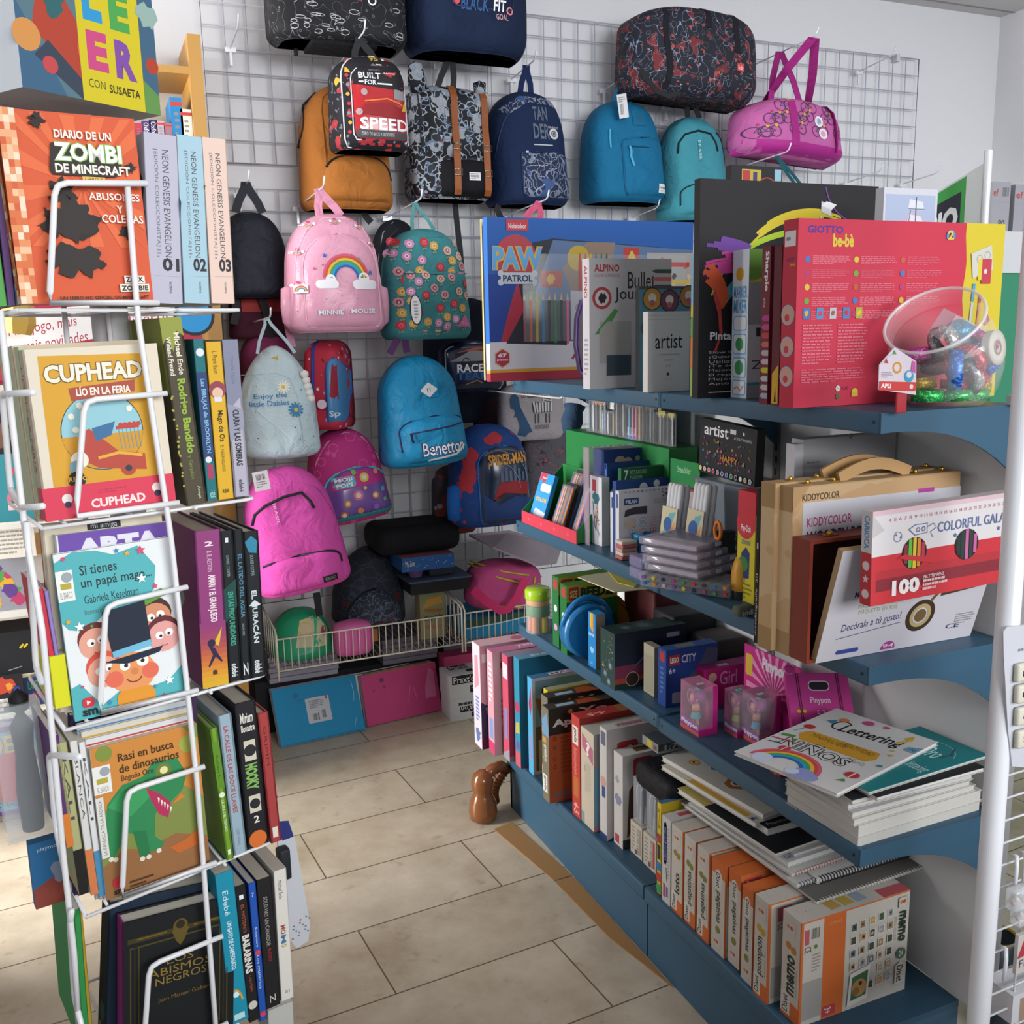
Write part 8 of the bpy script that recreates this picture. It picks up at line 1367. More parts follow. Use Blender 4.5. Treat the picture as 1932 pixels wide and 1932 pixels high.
for q in range(4): flatcase((1318-2*(q % 2),1096-17*q),(1409,1068-17*q),(1252,1064-17*q),zz+.034+.0165*q,.016,'pencil_lead_case','clear case with violet insert in the pile of four, '+('lowest','second from below','third from below','topmost')[q],'case',CC,tray)
# white tube marker packs
def tubes(px,py,n,lab,hgt,lean,dec):
    p = onx(px,py,1.17); hgt = onx(px,920,1.17).z-Z2; p.z = Z2; r = thing('marker_wallet',lab,'marker pack',(p.x,p.y,Z2)); mx = Matrix.Translation((p.x,p.y,Z2+TK)) @ Matrix.Rotation(lean,4,'Y')
    for j in range(n): m = M(mx); m.lathe([(.0065,0),(.0068,.003),(.0068,hgt*.72),(.0076,hgt*.73),(.0076,hgt),(.005,hgt+.006)],'#c9cacd',(.008+.0145*(j % 2),-.004+.0135*(j//2),0),10); m.build('marker',r)
    m = M(mx); m.box(-.002,-.0008,-.012,.0135*(n//2)-.004,0,hgt*.74,'#b9b295'); f = Face(m,(-.002,.0135*(n//2)-.004,0),(0,-1,0),(0,0,1),.0135*(n//2)+.008,hgt*.74); dec(f); m.build('printed_card',r)
def t1(f): f.poly([(.1,.45),(.5,.9),(.9,.95),(.5,.5)],'#5fa0a8'); f.poly([(.2,.35),(.9,.8),(.9,.65),(.4,.3)],'#cf8a4a'); f.circ(.45,.72,.12,'#34568f'); f.circ(.3,.2,.14,'#4f9a4a'); f.circ(.35,.2,.08,'#26282c'); f.circ(.35,.2,.04,'#c9c9cc'); f.poly([(.6,.05),(1,.3),(1,.12)],'#cf8a3c')
zf = 0
tubes(1262,1011,8,'wallet of fat white marker pens with a colourful card, left one',.125,.12,t1)
tubes(1310,1020,8,'wallet of fat white marker pens with a colourful card, right one',.120,.12,t1)
p = onx(1362,1000,1.19); p.z = Z2; r0 = thing('scissors_pack','black pen pack with orange scissors at its top, second level','pack',p); m = M(); m.box(p.x,p.x+.035,p.y,p.y+.02,Z2+TK,Z2+.115,'#1f2126'); f = sp(m,p.x,p.y,p.y+.02,Z2,Z2+.115); [f.rect(.1+.15*j,.2,.18+.15*j,.6,PENC[(j*2) % 10]) for j in range(5)]; m.build('pen_box',r0); m = M(); m.tube([(p.x-.003,p.y+.01+.011*cos(2*pi*j/12),Z2+.118+.019*sin(2*pi*j/12)) for j in range(12)],.004,'#d0762c',8,True); m.build('scissors_handle',r0)
q = onx(1425,1000,1.16); k = Box(Z2,(1400,1140),(1400,1000),(1390,1130),w=.03,th=.04,col='#c9b92c'); k.x0,k.x1,k.y0,k.y1,k.z1 = 1.16,1.19,q.y,onx(1392,1000,1.16).y,onx(1400,925,1.16).z; k.m = M(); k.m.box(k.x0,k.x1,k.y0,k.y1,k.z0,k.z1,'#c9b92c',{'+z': '#c2333f'}); k.f = fr(k.m,k.x0,k.x1,k.y0,k.z0,k.z1); k.s = sp(k.m,k.x0,k.y0,k.y1,k.z0,k.z1); k.f.rect(0,.8,1,1,'#c2333f')
k.s.rect(0,.66,1,1,'#c2333f'); k.s.circ(.45,.70,.13,'#c23340'); k.s.txt(.2,.62,.75,.70,'Play-Doh','#e3dcdc',bold=1); k.s.poly([(.2,.2),(.7,.22),(.72,.45),(.5,.5),(.25,.44)],'#24386a'); k.s.circ(.35,.34,.07,'#3f7a3c'); k.s.txt(.25,.52,.75,.58,'actividad','#3f6f9c'); k.s.lines(.1,.02,.9,.18,4,'#8f8420'); k.f.lines(.3,.1,.6,.9,8,'#8f8420'); k.done('modelling_dough_box','yellow and red modelling dough box beside the wooden cases','craft box')
# header pouch behind, black art marker box on top, glue bottle, stone
p = onz(1290,975,Z2); r0 = thing('pencil_bag_pack','clear pack with a green card header behind the white marker pens','pack',p); x = 1.27; A,B_ = onx(1265,870,x),onx(1320,920,x); m = M(); m.box(x,x+.002,B_.y,A.y,B_.z-.005,A.z+.008,'#1f7a3f'); f = sp(m,x,B_.y,A.y,B_.z-.005,A.z+.008); f.txt(.25,.5,.7,.75,'Staedtler','#9fc9a8'); f.circ(.85,.4,.12,'#5a5a5c'); m.build('header',r0); m = M(); m.rbox(x-.006,x+.02,B_.y-.03,A.y+.01,Z2+TK,B_.z-.006,mat('#8f4a54',.25,coat=.4),.008); m.rbox(x-.010,x-.0065,B_.y,A.y,Z2+.04,B_.z-.012,clear('pack_film','#eef2f6',.25),.002); m.build('pouch',r0)
x = 1.27; q = [onx(1318,888,x),onx(1423,920,x),onx(1440,812,x),onx(1332,790,x)]
w_ = (q[0].y-q[1].y); U = (q[1]-q[0]).normalized(); V = (q[3]-q[0]); V = (V-U*V.dot(U)); h_ = V.length; V.normalize(); N = U.cross(V); mx = Matrix(((U.x,-N.x,V.x,q[0].x),(U.y,-N.y,V.y,q[0].y),(U.z,-N.z,V.z,q[0].z),(0,0,0,1)))
m = M(mx); m.box(0,(q[1]-q[0]).length,0,.022,0,h_,'#1c1d21'); f = Face(m,(0,0,0),(1,0,0),(0,0,1),(q[1]-q[0]).length,h_); f.txt(.08,.72,.52,.92,'artist','#dcdcde',bold=.5); f.rect(.55,.83,.65,.91,'#c9c9cc'); f.circ(.78,.87,.03,'#c9c9cc'); f.txt(.62,.74,.92,.79,'ACRYLIC MARKERS','#a9a9ae',bold=.5)
g = random.Random(5)
for j in range(70): f.splat(.05+.88*g.random(),.18+.48*g.random(),.018+.02*g.random(),g.choice(['#a33a6a','#2f7f7a','#8f5a2c','#6a3a7a','#b5607a','#26282c','#9a8f3c']),j,8)
f.txt(.4,.3,.72,.42,'HAPPY','#b5762f',bold=1)
for j,c in enumerate(('#c9c44a','#c9a07a','#c9766a','#b03a44','#b56aa0','#4a4a9a','#3a5aa8','#2f7a5a','#1a1a1e','#dadadc','#a88f5a','#7a7a80')): f.circ(.05+.081*j,.08,.045,'#d3d3d6'); f.circ(.05+.081*j,.08,.037,c)
m.build('art_marker_box',None,'black art marker box with script lettering and coloured dots, propped above the marker pens','marker box')
pz = min(v.z for v in q); m = M(); m.rbox(1.262,1.38,q[1].y-.005,q[0].y+.005,Z2+TK,pz-.004,mat('#77808a',.3),.006); m.build('pen_tub',None,'grey tub of pens under the black art marker box','tub')
p = onz(1400,1128,Z2); r0 = thing('glue_bottle','orange labelled glue bottle with a dark base beside the wooden cases','bottle',p); m = M(); m.lathe([(.021,0),(.022,.004),(.022,.018)],mat('#26292c',.3),p,20); m.build('base',r0); m = M(); m.lathe([(.0222,.018),(.0222,.055),(.018,.074),(.014,.084),(0,.086)],mat('#c9922c',.35),p,20); f = Face(m,p+Vector((-.014,-.0227,.026)),(1,0,0),(0,0,1),.026,.028); f.rect(0,.4,1,1,'#a9b3c4'); f.circ(.5,.6,.2,'#c9a08a'); m.build('body',r0)
p = onz(1404,1165,Z2); m = M(); m.rbox(p.x-.016,p.x+.025,p.y-.004,p.y+.02,Z2+TK,Z2+.022,mat('#5c6152',.8),.008); f = fr(m,p.x-.016,p.x+.025,p.y-.0045,Z2,Z2+.022); f.txt(.2,.25,.8,.7,'andi','#c9c9c2',bold=.3); m.build('painted_stone',None,'small grey-green stone with white lettering, second level beside the cases','stone')
k = Box(Z2,(1428,1215),(1428,925),(1421,1208),w=.25,th=.009,col='#17181b'); k.s.txt(.2,.05,.8,.36,'metallicgraffe','#c9c9c6',rot=90,bold=.5); k.s.txt(.2,.40,.8,.46,'20','#c9c9c6',rot=90); k.s.rect(.3,.62,.7,.66,'#c9c9c6'); k.done('art_set_box','thin black box with white spine lettering against the wooden cases','art box')
# wooden cases
PL = pattern('pale_wood','#b99a74',[('noise',9,.5,1,'#b39068')],.5,.05); PLE = pattern('pine_edge','#c9ae87',[('noise',14,.52,1,'#bf9f74')],.5,.05); BR = mat('#b08a3c',.25,.9)
def woodcase(BL,TL,SL,w_,lab,deco=None):
    a = onz(*BL,Z2); y1 = onx(*SL,a.x).y-.0015; z1 = ony(*TL,a.y).z; x0,y0 = a.x,a.y; r = thing('wooden_case',lab,'art case',(x0+w_/2,y0,Z2)); m = M(); m.rbox(x0,x0+w_,y0,y1,Z2+TK,z1,PL,.002,1,False); s = sp(m,x0-.0003,y0,y1,Z2+TK,z1); s.rect(.02,.14,.98,.86,PLE); s.rect(.0,.855,1,1,'#a5855c'); s.rect(0,0,1,.14,'#a5855c'); f = fr(m,x0,x0+w_,y0-.0002,Z2+TK,z1)
    if deco: deco(f)
    m.build('case_body',r); yc = (y0+y1)/2
    m = M(); P = [(x0+w_*(.30+.42*t/10),yc,z1+.004+.020*sin(pi*t/10)) for t in range(11)]; m.strap(P,.010,mat('#b08a5c',.5),.003); m.build('handle',r)
    for q in (.12,.27,.76,.93): m = M(); m.lathe([(.003,0),(.005,.003),(.002,.007)],BR,(x0+w_*q,yc,z1),8); m.box(x0+w_*q-.008,x0+w_*q+.008,yc-.006,yc+.006,z1,z1+.002,BR); m.build('clasp',r)
    return x0,y0,y1,z1
def wd(f): f.poly([(0,.86),(.09,1),(0,1)],'#a5855c'); f.rect(.055,.30,1.0,.905,'#b9b6bd'); f.txt(.08,.76,.335,.815,'KIDDYCOLOR','#a03a6a',bold=.8); f.txt(.08,.665,.44,.735,'WOODEN BOX','#2a2a52',bold=1.2); f.txt(.05,.915,.26,.955,'KIDDYCOLOR','#4a3520',bold=.6); f.rect(.73,.89,.83,.915,'#a03a8a')
woodcase((1454,1230),(1453,914),(1428,1222),.37,'pale wooden art case with a leather handle, the farther of two')
WC = woodcase((1487,1239),(1489,921),(1457,1232),.365,'pale wooden art case with a white printed panel, the nearer of two',wd)
# white carton behind
y = WC[2]+.13; a = ony(1513,880,y); c = ony(1698,815,y); m = M(); m.box(a.x,XB-.004,y,y+.03,Z2+TK,c.z,'#b5b4b8'); f = fr(m,a.x,XB-.004,y,Z2,c.z); f.lines(.05,.86,.3,.88,1,'#8a898f'); f.lines(.4,.82,.7,.88,2,'#6f6e74'); f.lines(.48,.6,.64,.78,6,'#8a898f'); f.splat(.5,1.0,.02,'#8f7a66',3); m.build('carton',None,'tall white carton with small print behind the wooden cases','carton')
m = M(); d = ony(1498,900,y-.004); m.box(d.x,a.x-.001,y-.004,y+.02,Z2+TK,ony(1500,838,y).z,'#c9c9ce'); m.build('carton',None,'narrow white carton flap left of the tall white carton','carton')
# dark red wooden box
zt = ony(1540,1012,WC[1]-.02).z; x0 = onz(1509,1246,Z2).x-.004; y1 = WC[1]-.002; y0 = y1-.042; RD = mat('#7c2f1f',.45); DK = mat('#3a1a18',.5)
r0 = thing('red_wooden_box','dark red wooden box with a brass clasp, open side forward, leaning on the pale cases','art case',(x0+.14,y0,Z2)); m = M(); t = .006; x1 = x0+.28
m.box(x0,x0+t,y0,y1,Z2+TK,zt,RD); m.box(x1-t,x1,y0,y1,Z2+TK,zt,RD); m.box(x0+t,x1-t,y0,y1,Z2+TK,Z2+t,RD); m.box(x0+t,x1-t,y0,y1,zt-t,zt,RD); m.box(x0+t,x1-t,y1-.004,y1,Z2+t,zt-t,DK); m.build('box_body',r0)
m = M(); m.lathe([(.004,0),(.007,.003),(.003,.008)],BR,(x0+.055,y0+.02,zt),10); m.box(x0+.042,x0+.068,y0+.014,y0+.028,zt,zt+.002,BR); m.build('clasp',r0)
# leaning model kit box and felt pen box
q0,q1 = onz(1538,1252,Z2+TK),onz(1842,1203,Z2+TK); y0_ = q0.y
def leanbox(p0,p1,h_,tilt,th,col,cols=None):
    U = (p1-p0); w_ = U.length; U.normalize(); B = Vector((-U.y,U.x,0)); V = Vector((0,0,1))*cos(tilt)+B*sin(tilt); N = U.cross(V); mx = Matrix(((U.x,-N.x,V.x,p0.x),(U.y,-N.y,V.y,p0.y),(U.z,-N.z,V.z,p0.z),(0,0,0,1))); m = M(mx); m.box(0,w_,0,th,0,h_,col,cols); return m,Face(m,(0,0,0),(1,0,0),(0,0,1),w_,h_),w_
p1 = Vector((min(q1.x,1.372),q0.y-.006,q0.z)); m,f,w_ = leanbox(q0,p1,.205,-.27,.012,'#bcb8bf',{'-x': '#a58a66','+z': '#a58a66'})
f.txt(.14,.56,.30,.62,'MAQUETA','#2f2f62',bold=1); f.txt(.18,.455,.46,.50,'MAQUETE DE MADEIRA','#8f9a6a'); f.txt(.19,.40,.43,.445,'MAQUETTE EN BOIS','#8f9a6a'); f.txt(.11,.24,.47,.33,'Decórala a tú gusto!','#34346a',sl=.04); f.line([(.09,.20),(.48,.265)],.006,'#34346a'); f.rrect(.11,.05,.25,.09,'#34468a',.02); f.circ(.44,.02,.075,'#9a3a80',a0=0,a1=180); f.txt(.405,.035,.475,.07,'94','#d9c3d6',bold=.5)
f.ring(.60,.30,.11,.15,'#3a2c1c'); f.ring(.60,.30,.075,.11,'#a8946a'); f.circ(.6,.30,.06,'#6a5230'); f.line([(.64,.42),(.72,.58),(.78,.66)],.03,'#6a5230'); f.poly([(.70,.46),(.95,.50),(1,.62),(1,.82),(.75,.80),(.70,.62)],'#4a3a2a')
for j in range(6): f.circ(.74+.05*j,.54+.03*(j % 3),.035,'#5f4c34'); f.circ(.74+.05*j,.54+.03*(j % 3),.018,'#2f2418')
f.txt(.80,.12,.89,.165,'CE','#3f3f5a'); f.lines(.85,.15,.98,.26,5,'#8f8c98'); m.build('model_kit_box',None,'white wooden model kit box with a clock wheel picture, leaning on the red box','model box')
yq = q0.y-.062
a = ony(1622,1138,yq-.012); b_ = ony(1897,1093,yq-.012); d = ony(1640,956,yq-.02); wq = .31
p0 = Vector((a.x,a.y,a.z)); U = Vector((1,0,.02)).normalized(); hC = (ony(1636,957,yq).z-a.z)
mx = Matrix.Translation(p0) @ Matrix.Rotation(radians(-1.2),4,'Y'); m = M(mx); m.box(0,wq,-.022,.0,0,hC,'#c9c4c6',{'-z': '#b02c34','+z': '#c9bcc0'}); f = Face(m,(0,-.022,0),(1,0,0),(0,0,1),wq,hC); s = Face(m,(0,0,0),(0,-1,0),(0,0,1),.022,hC)
f.rect(0,0,1,.52,'#b92f37'); f.rect(.03,.14,1,.27,'#7c2630'); f.rect(.03,.27,1,.36,'#a82d36'); f.poly([(0,.72),(.075,.79),(0,.97)],'#b5b0b2'); f.rect(0,.95,1,1,'#c9a9b0')
for j in range(27): f.txt(.10+.033*j,.87,.117+.033*j,.905,str(4+j),'#b5505c')
f.txt(.42,.68,.96,.79,'COLORFUL GALAXY','#5a6a94',bold=.2); f.ring(.16,.70,.05,.056,'#5a6a94'); f.circ(.15,.72,.01,'#5a6a94'); f.circ(.18,.69,.012,'#5a6a94')
f.line([(.23,.76),(.27,.80),(.35,.80),(.35,.70),(.27,.69),(.23,.76)],.009,'#5a6a94'); f.ring(.29,.745,.018,.026,'#5a6a94'); f.ring(.325,.745,.018,.026,'#5a6a94'); f.line([(.35,.76),(.39,.79),(.41,.74),(.37,.70),(.39,.64)],.008,'#5a6a94'); f.star(.54,.62,.03,'#5a6a94'); f.star(.84,.62,.03,'#5a6a94')
for u,cs in ((.27,('#7a2f3a','#5fa83c','#c9b02c','#cf7a2c','#b03048','#2a2330')),(.62,('#23332c','#1f3a34','#b95a94','#2a3a30','#b95a94','#a8a03c'))):
    f.circ(u,.50,.17,'#241c20',ry=.17)
    for j,c in enumerate(cs): x_ = -.085+.034*j+.017; hq = sqrt(max(0,.0075-x_*x_))*1.9; kq = hC/wq; f.rect(u+(x_-.013)*1.75*kq,.5-hq,u+(x_+.013)*1.75*kq,.5+hq,c)
f.poly([(.16,.47),(.39,.36),(.39,.42),(.2,.5)],'#b92f37'); f.txt(.13,.07,.31,.24,'100','#dcd0d0',bold=2.5); f.txt(.335,.205,.47,.24,'FELT TIP PENS','#dcc3c4',bold=.5); f.lines(.33,.07,.5,.2,3,'#d3a9ac',fill=.6)
s.rect(0,0,1,.56,'#b92f37'); s.txt(.25,.60,.75,.95,'CARIOCA','#4a86b0',rot=-90,bold=1.5); s.circ(.5,.42,.05,'#d9c6c8'); s.star(.5,.28,.05,'#d9c6c8'); s.circ(.5,.12,.05,'#d9c6c8'); m.build('felt_pen_box',None,'long white and red box of 100 felt tip pens resting against the model kit box','felt pen box')

# ---------------- top level
k = Box(Z1,(916,718),(906,413),(905,716),w=.63,th=.010,col='#cfcfd2',cols={'-x': '#d3d0c0'}); k.f.rect(.02,.02,.98,.98,'#c9ac2c'); k.s.rect(0,0,.5,1,'#c9ac2c'); k.f.rect(.02,.02,.98,.3,'#2f6a3f'); k.f.circ(.05,.12,.05,'#c9c23c'); k.f.rect(.02,.74,.3,.9,'#2a3f2c'); k.done('art_set_box','thin yellow and white box behind the blue art set box, top shelf','art box')
k = Box(Z1,(926,721),(918,409),(918,716),w=.645,th=.028,col='#1f57a3',cols={'-x': '#2a6ab8'}); x0,x1,y0,y1,z0,z1 = k.x0,k.x1,k.y0,k.y1,k.z0,k.z1; f,s = k.f,k.s
f.rect(0,0,1,.245,'#cfcbd3'); f.rect(0,0,1,.055,'#a82f42'); f.rect(0,.055,1,.075,'#cf9a3c'); s.rect(0,0,1,.235,'#d3d0d8'); s.rect(0,0,1,.05,'#a82f42'); s.rect(0,.05,1,.07,'#cf9a3c')
f.poly([(.035,.245),(.13,.60),(.16,.62),(.22,.45),(.08,.245)],'#a82f42'); f.poly([(0,.245),(.05,.245),(.125,.60),(.10,.66),(0,.66)],'#23408f')
W0 = .245
f.poly([(.075,.235),(.16,.44),(.135,.61),(.20,.85),(.30,.88),(1,.82),(1,.24),(.36,.24),(.36,.215)],'#2a2c38'); f.poly([(.20,.50),(.30,.87),(1,.82),(1,.46)],'#5a6f94'); f.poly([(.34,.7),(.46,.86),(.6,.86),(.56,.55),(.4,.5)],'#8a7466'); f.circ(.42,.76,.08,'#b59a3c'); f.rect(.24,.58,.34,.68,'#a8432f'); f.splat(.285,.63,.04,'#c9a23c',3); f.rect(.64,.72,.72,.83,'#b03a34'); f.txt(.655,.74,.71,.81,'A','#d3b03c',bold=2); f.circ(.2,.5,.06,'#4a6a4f'); f.rect(.76,.5,1,.8,'#a39f9c'); f.poly([(.38,.25),(.52,.25),(.52,.54),(.38,.56)],'#b9b5bd'); f.ring(.42,.45,.02,.026,'#7a7680')
for j in range(10): f.splat(.8+.18*rnd.random(),.55+.22*rnd.random(),.025,rnd.choice(['#7a4a34','#c9b59a','#3a3438','#a8642c']),j,8)
f.rect(.82,.71,.98,.74,'#b5343c'); f.rect(.86,.60,.98,.625,'#c9ac2c')
for j,c in enumerate(('#8f3040','#cf5a2c','#c9a03c','#2f7fb5','#26282e','#2f7a3f','#26282e','#c95a8f')): u = .155+.029*j; f.rect(u,.245-.003*j,u+.012,.50,c); f.poly([(u,.5),(u+.012,.5),(u+.006,.55)],'#c9ac84')
for j,c in enumerate(('#b53a40','#c95a8a','#c9a82c','#3a7ab0','#2f7a4a','#3a3438')): u = .42+.026*j; f.rect(u,.56,u+.014,.74,c); f.poly([(u+.002,.74),(u+.012,.74),(u+.009,.79),(u+.005,.79)],c)
f.rect(.085,.92,.185,.99,'#b03a44'); f.txt(.095,.935,.175,.965,'Nickelodeon','#d9c6cc',bold=.8)
f.circ(.125,.76,.14,'#a83f4a'); f.txt(.018,.68,.25,.83,'PAW','#c9a23c',bold=4); f.txt(.02,.685,.248,.825,'PAW','#5f9ccf',bold=1.6); f.rrect(.055,.60,.21,.67,'#b9bec9',.03); f.circ(.055,.665,.02,'#b9bec9'); f.circ(.055,.61,.02,'#b9bec9'); f.circ(.21,.665,.02,'#b9bec9'); f.circ(.21,.61,.02,'#b9bec9'); f.txt(.065,.612,.20,.655,'PATROL','#2a3a5c',bold=1.5)
f.poly([(.055+.038*cos(radians(30+60*j))*1.0,.145+.06*sin(radians(30+60*j))) if True else 0 for j in range(6)],'#c9983c'); f.poly([(.055+.034*cos(radians(30+60*j)),.145+.054*sin(radians(30+60*j))) for j in range(6)],'#a8304a'); f.txt(.035,.15,.075,.175,'67','#e0d6da',bold=2); f.txt(.03,.125,.08,.142,'pieces','#e0d6da',bold=1); f.txt(.38,.125,.46,.165,'Art','#a8304a',bold=2)
k.done('art_set_box','big blue children art set box with a window of pencils, top shelf','art box')
m = M(); m.box(x0+.10,x0+.62,y0-.0016,y0-.0008,z0+.105,z0+.34,clear('window_film','#dfe8ee',.08)); m.build('window_film',k.ob)
# items in front of the blue box
p = onz(1108,724,Z1); m = M(); P = [ony(x,y,p.y) for x,y in ((1096,700),(1088,650),(1090,600),(1100,565),(1115,565),(1122,600),(1122,700),(1112,718))]; n = len(P); m.add(P+[v+Vector((0,.02,0)) for v in P],[tuple(range(n)),tuple(range(2*n-1,n-1,-1))],mat('#a39ab0',.25)); m.tube(P+[P[0]],.0035,'#5f3f86',6); m.build('pencil_case',None,'clear rounded pencil case with a purple zip edge, top shelf beside the journal box','pencil case')
k = Box(Z1,(1113,735),(1104,487),(1100,733),BR=(1265,735),col='#b9b7b9',cols={'-x': '#c9c6cc'}); f = k.f; f.txt(.06,.90,.36,.955,'ALPINO','#a83a44',bold=1.5); f.txt(.06,.86,.36,.885,'COLOR EXPERIENCE','#a0686c'); f.txt(.46,.77,.80,.90,'Bullet','#2f2f34',bold=.3); f.txt(.30,.66,.80,.78,'Journal','#2f2f34',bold=.3); f.circ(.15,.70,.085,'#a83a44'); f.circ(.15,.70,.062,'#c9c3c3'); f.splat(.15,.70,.05,'#2f2a2c',3)
for j,c in enumerate(('#3f5a4a','#c9685a','#3f4a6a','#5a7a6a')): f.rect(.80,.90-.06*j-.01,1,.92-.06*j,c); f.poly([(.76,.905-.06*j),(.80,.89-.06*j),(.80,.92-.06*j)],c)
f.poly([(.06,.42),(.18,.52),(.34,.60),(.2,.44)],'#4f8f4a'); f.rect(.12,.2,.5,.52,'#a5a3a0'); f.poly([(.06,.42),(.34,.60),(.3,.62),(.1,.46)],'#4f8f4a'); f.rect(.20,.10,.5,.26,'#3a4a54'); k.s.txt(.25,.70,.7,.95,'ALPINO','#a83a44',rot=-90,bold=1); k.s.lines(.2,.1,.8,.4,8,'#a39fa4'); k.done('stationery_box','pale grey pen box with a red round stamp, in front of the blue art set','pen box')
k = Box(Z1,(1121,727),(1121,661),(1117,724),BR=(1164,729),col='#b9b3ae',cols={'-x': '#a3c3d6'}); k.f.rect(.5,.82,1,.94,'#a83a44'); k.f.rect(.45,.1,.95,.5,'#a9a9ae'); k.f.lines(.4,.6,.9,.7,1,'#6f6a6a'); k.f.circ(.15,.25,.2,'#c9b56a'); k.done('stationery_box','small beige card box with a red logo, top shelf beside the tall desk tidy box','pen box')
k = Box(Z1,(1159,732),(1158,570),(1156,731),BR=(1207,735),col='#b3b6c4',cols={'-x': '#34508f'}); f = k.f; f.rect(0,0,1,.05,'#26408a'); f.rect(0,.97,1,1,'#26408a'); f.rect(.06,.88,.2,.94,'#b5475a'); f.lines(.25,.88,.9,.94,1,'#6a5a7a',fill=.8); f.rect(0,.5,1,.84,'#a3b3bc'); f.rect(.12,.18,.8,.5,'#34353c'); f.rect(.2,.5,.26,.78,'#3a3c44'); f.rect(.4,.5,.5,.72,'#26282e'); f.rect(.56,.5,.64,.76,'#26282e'); f.ring(.3,.64,.03,.036,'#34353c'); f.rect(.4,.36,.64,.48,'#c3c9d6'); f.txt(.72,.02,.9,.04,'5','#c3c9e0'); k.done('desk_tidy_box','tall white and blue box picturing a black desk tidy, top shelf','box')
k = Box(Z1,(1206,738),(1212,540),(1194,733),BR=(1312,745),th=.016,col='#2a3038',cols={'-x': '#15171b'}); f = k.f; f.rect(.0,.0,1,1,'#4f7f94'); f.rect(0,.97,1,1,'#5a4a44')
for u,v,c in ((.22,.88,'#b5893c'),(.52,.86,'#6a3f52'),(.86,.9,'#a8763c'),(.5,.6,'#8f8a80'),(.2,.6,'#b5893c'),(.8,.6,'#cfccc6')): f.circ(u,v,.11,'#2a2a30'); f.circ(u,v,.10,c); f.circ(u,v+.01,.045,'#cfc6ba'); f.circ(u,v-.04,.03,'#a85a6a')
k.done('sketch_album','black spined album with cartoon animals on a blue cover, top shelf behind the white pouch','album')
k = Box(Z1,(1222,741),(1221,588),(1218,738),BR=(1300,745),th=.02,col='#d0ccc8'); f = k.f; f.rect(.0,.90,1,.905,'#a5a09c'); f.rect(.0,.95,1,.955,'#a5a09c'); f.txt(.17,.54,.82,.72,'artist','#26262a',bold=.2); f.txt(.30,.455,.76,.475,'PROFESSIONAL WATER MARKERS','#8f8c8a'); f.txt(.38,.385,.62,.405,'LIMITED EDITION','#8f8c8a'); f.txt(.43,.31,.56,.335,'6 PZS','#8f8c8a'); f.circ(.48,.22,.022,'#4a4a4c'); f.txt(.40,.145,.58,.165,'ALEX PAD','#a39f9c'); k.done('cotton_pouch','white cotton pouch with black script, upright on the top shelf','pouch')
k = Box(Z1,(1306,748),(1308,478),(1301,744),w=.28,th=.008,col='#8fb5c9',cols={'-x': '#7fb0d0'}); s = k.s; s.rect(0,.0,1,.2,'#8fa85a'); s.rect(0,.2,1,.42,'#c97a3c'); s.rect(0,.42,1,.56,'#5f9a4a'); s.rect(0,.56,1,.64,'#c9b53c'); k.done('activity_book','thin activity book with a light blue and yellow edge left of the black painting box','book')
k = Box(Z1,(1316,753),(1323,336),(1305,748),w=.424,col='#1b1a1e'); f = k.f; k.x1
def streak(f,pts,wd,col,n=5,seed=1):
    g = random.Random(seed)
    for j in range(n): o = (j/(max(n-1,1))-.5)*wd; a0 = int(g.random()*len(pts)*.15); a1 = len(pts)-int(g.random()*len(pts)*.35); f.line([(u+o*.3,v+o*(1-.5*t/len(pts))) for t,(u,v) in enumerate(pts) if .02 < u < .98 and v < .97][a0:a1],wd/n*1.2*(.6+.6*g.random()),col)
streak(f,arc(.62,.42,.56,.36,172,78,26),.030,'#a3c02c',3,9); streak(f,arc(.62,.50,.44,.36,140,60,26),.055,'#c9b52c',6,2); streak(f,arc(.52,.30,.44,.34,150,40,28),.09,'#3f9cb5',7,3); streak(f,arc(.18,.30,.42,.33,118,22,28),.10,'#b83f86',7,4); streak(f,arc(-.20,.42,.34,.24,70,5,24),.09,'#c9552f',6,5); streak(f,arc(-.02,.66,.3,.06,150,20,20),.07,'#6a3f94',5,6); streak(f,[(.08,.5),(.11,.4),(.12,.3),(.09,.22)],.02,'#b5403a',2,7)
f.line(arc(.9,1.02,.22,.2,190,265,12),.008,'#6a3f86')
f.poly([(.66,.92),(.72,.90),(.72,.85),(.66,.87)],'#c9c9cc'); f.poly([(.66,.90),(.69,.92),(.75,.905),(.72,.88)],'#e0e0e2'); f.line([(.66,.85),(.66,.78),(.72,.83),(.72,.76),(.75,.8),(.72,.83)],.008,'#c9c9cc'); f.txt(.60,.70,.82,.74,'Alex Bog','#b9b9bc')
f.txt(.06,.26,.50,.31,'Pinta por números','#dcdce0',bold=1)
for j,t in enumerate(('Slow living la nueva','¿Quieres convertirte','Utiliza la Pintura','¡Te atreves!... es','Mejora tu paciencia','El regalo definitivo','Mejora el estado','Apto para todas')): f.txt(.055,.205-.021*j,.42,.221-.021*j,t,'#b9b9bf')
f.rect(.055,.025,.5,.029,'#c9c9cc'); k.done('painting_kit_box','large black painting kit box with bright paint streaks, top shelf','art box')
BKY = k.y0
m = M(); a = ony(1380,345,BKY+.06); c = ony(1476,316,BKY+.06); m.box(a.x,c.x,BKY+.06,BKY+.08,Z1+TK,c.z,'#1e1d22'); f = fr(m,a.x,c.x,BKY+.06,Z1,c.z); f.rect(.2,.93,.58,.985,'#b5a53c'); f.rect(.22,.935,.36,.98,'#b03a40'); f.rect(.42,.935,.5,.975,'#4a3a6a'); f.rect(.85,.94,.98,.99,'#8fb5c9'); f.ring(.70,.90,.05,.055,'#a8453a'); m.build('craft_kit_box',None,'black craft kit box showing just above the black painting box','art box')
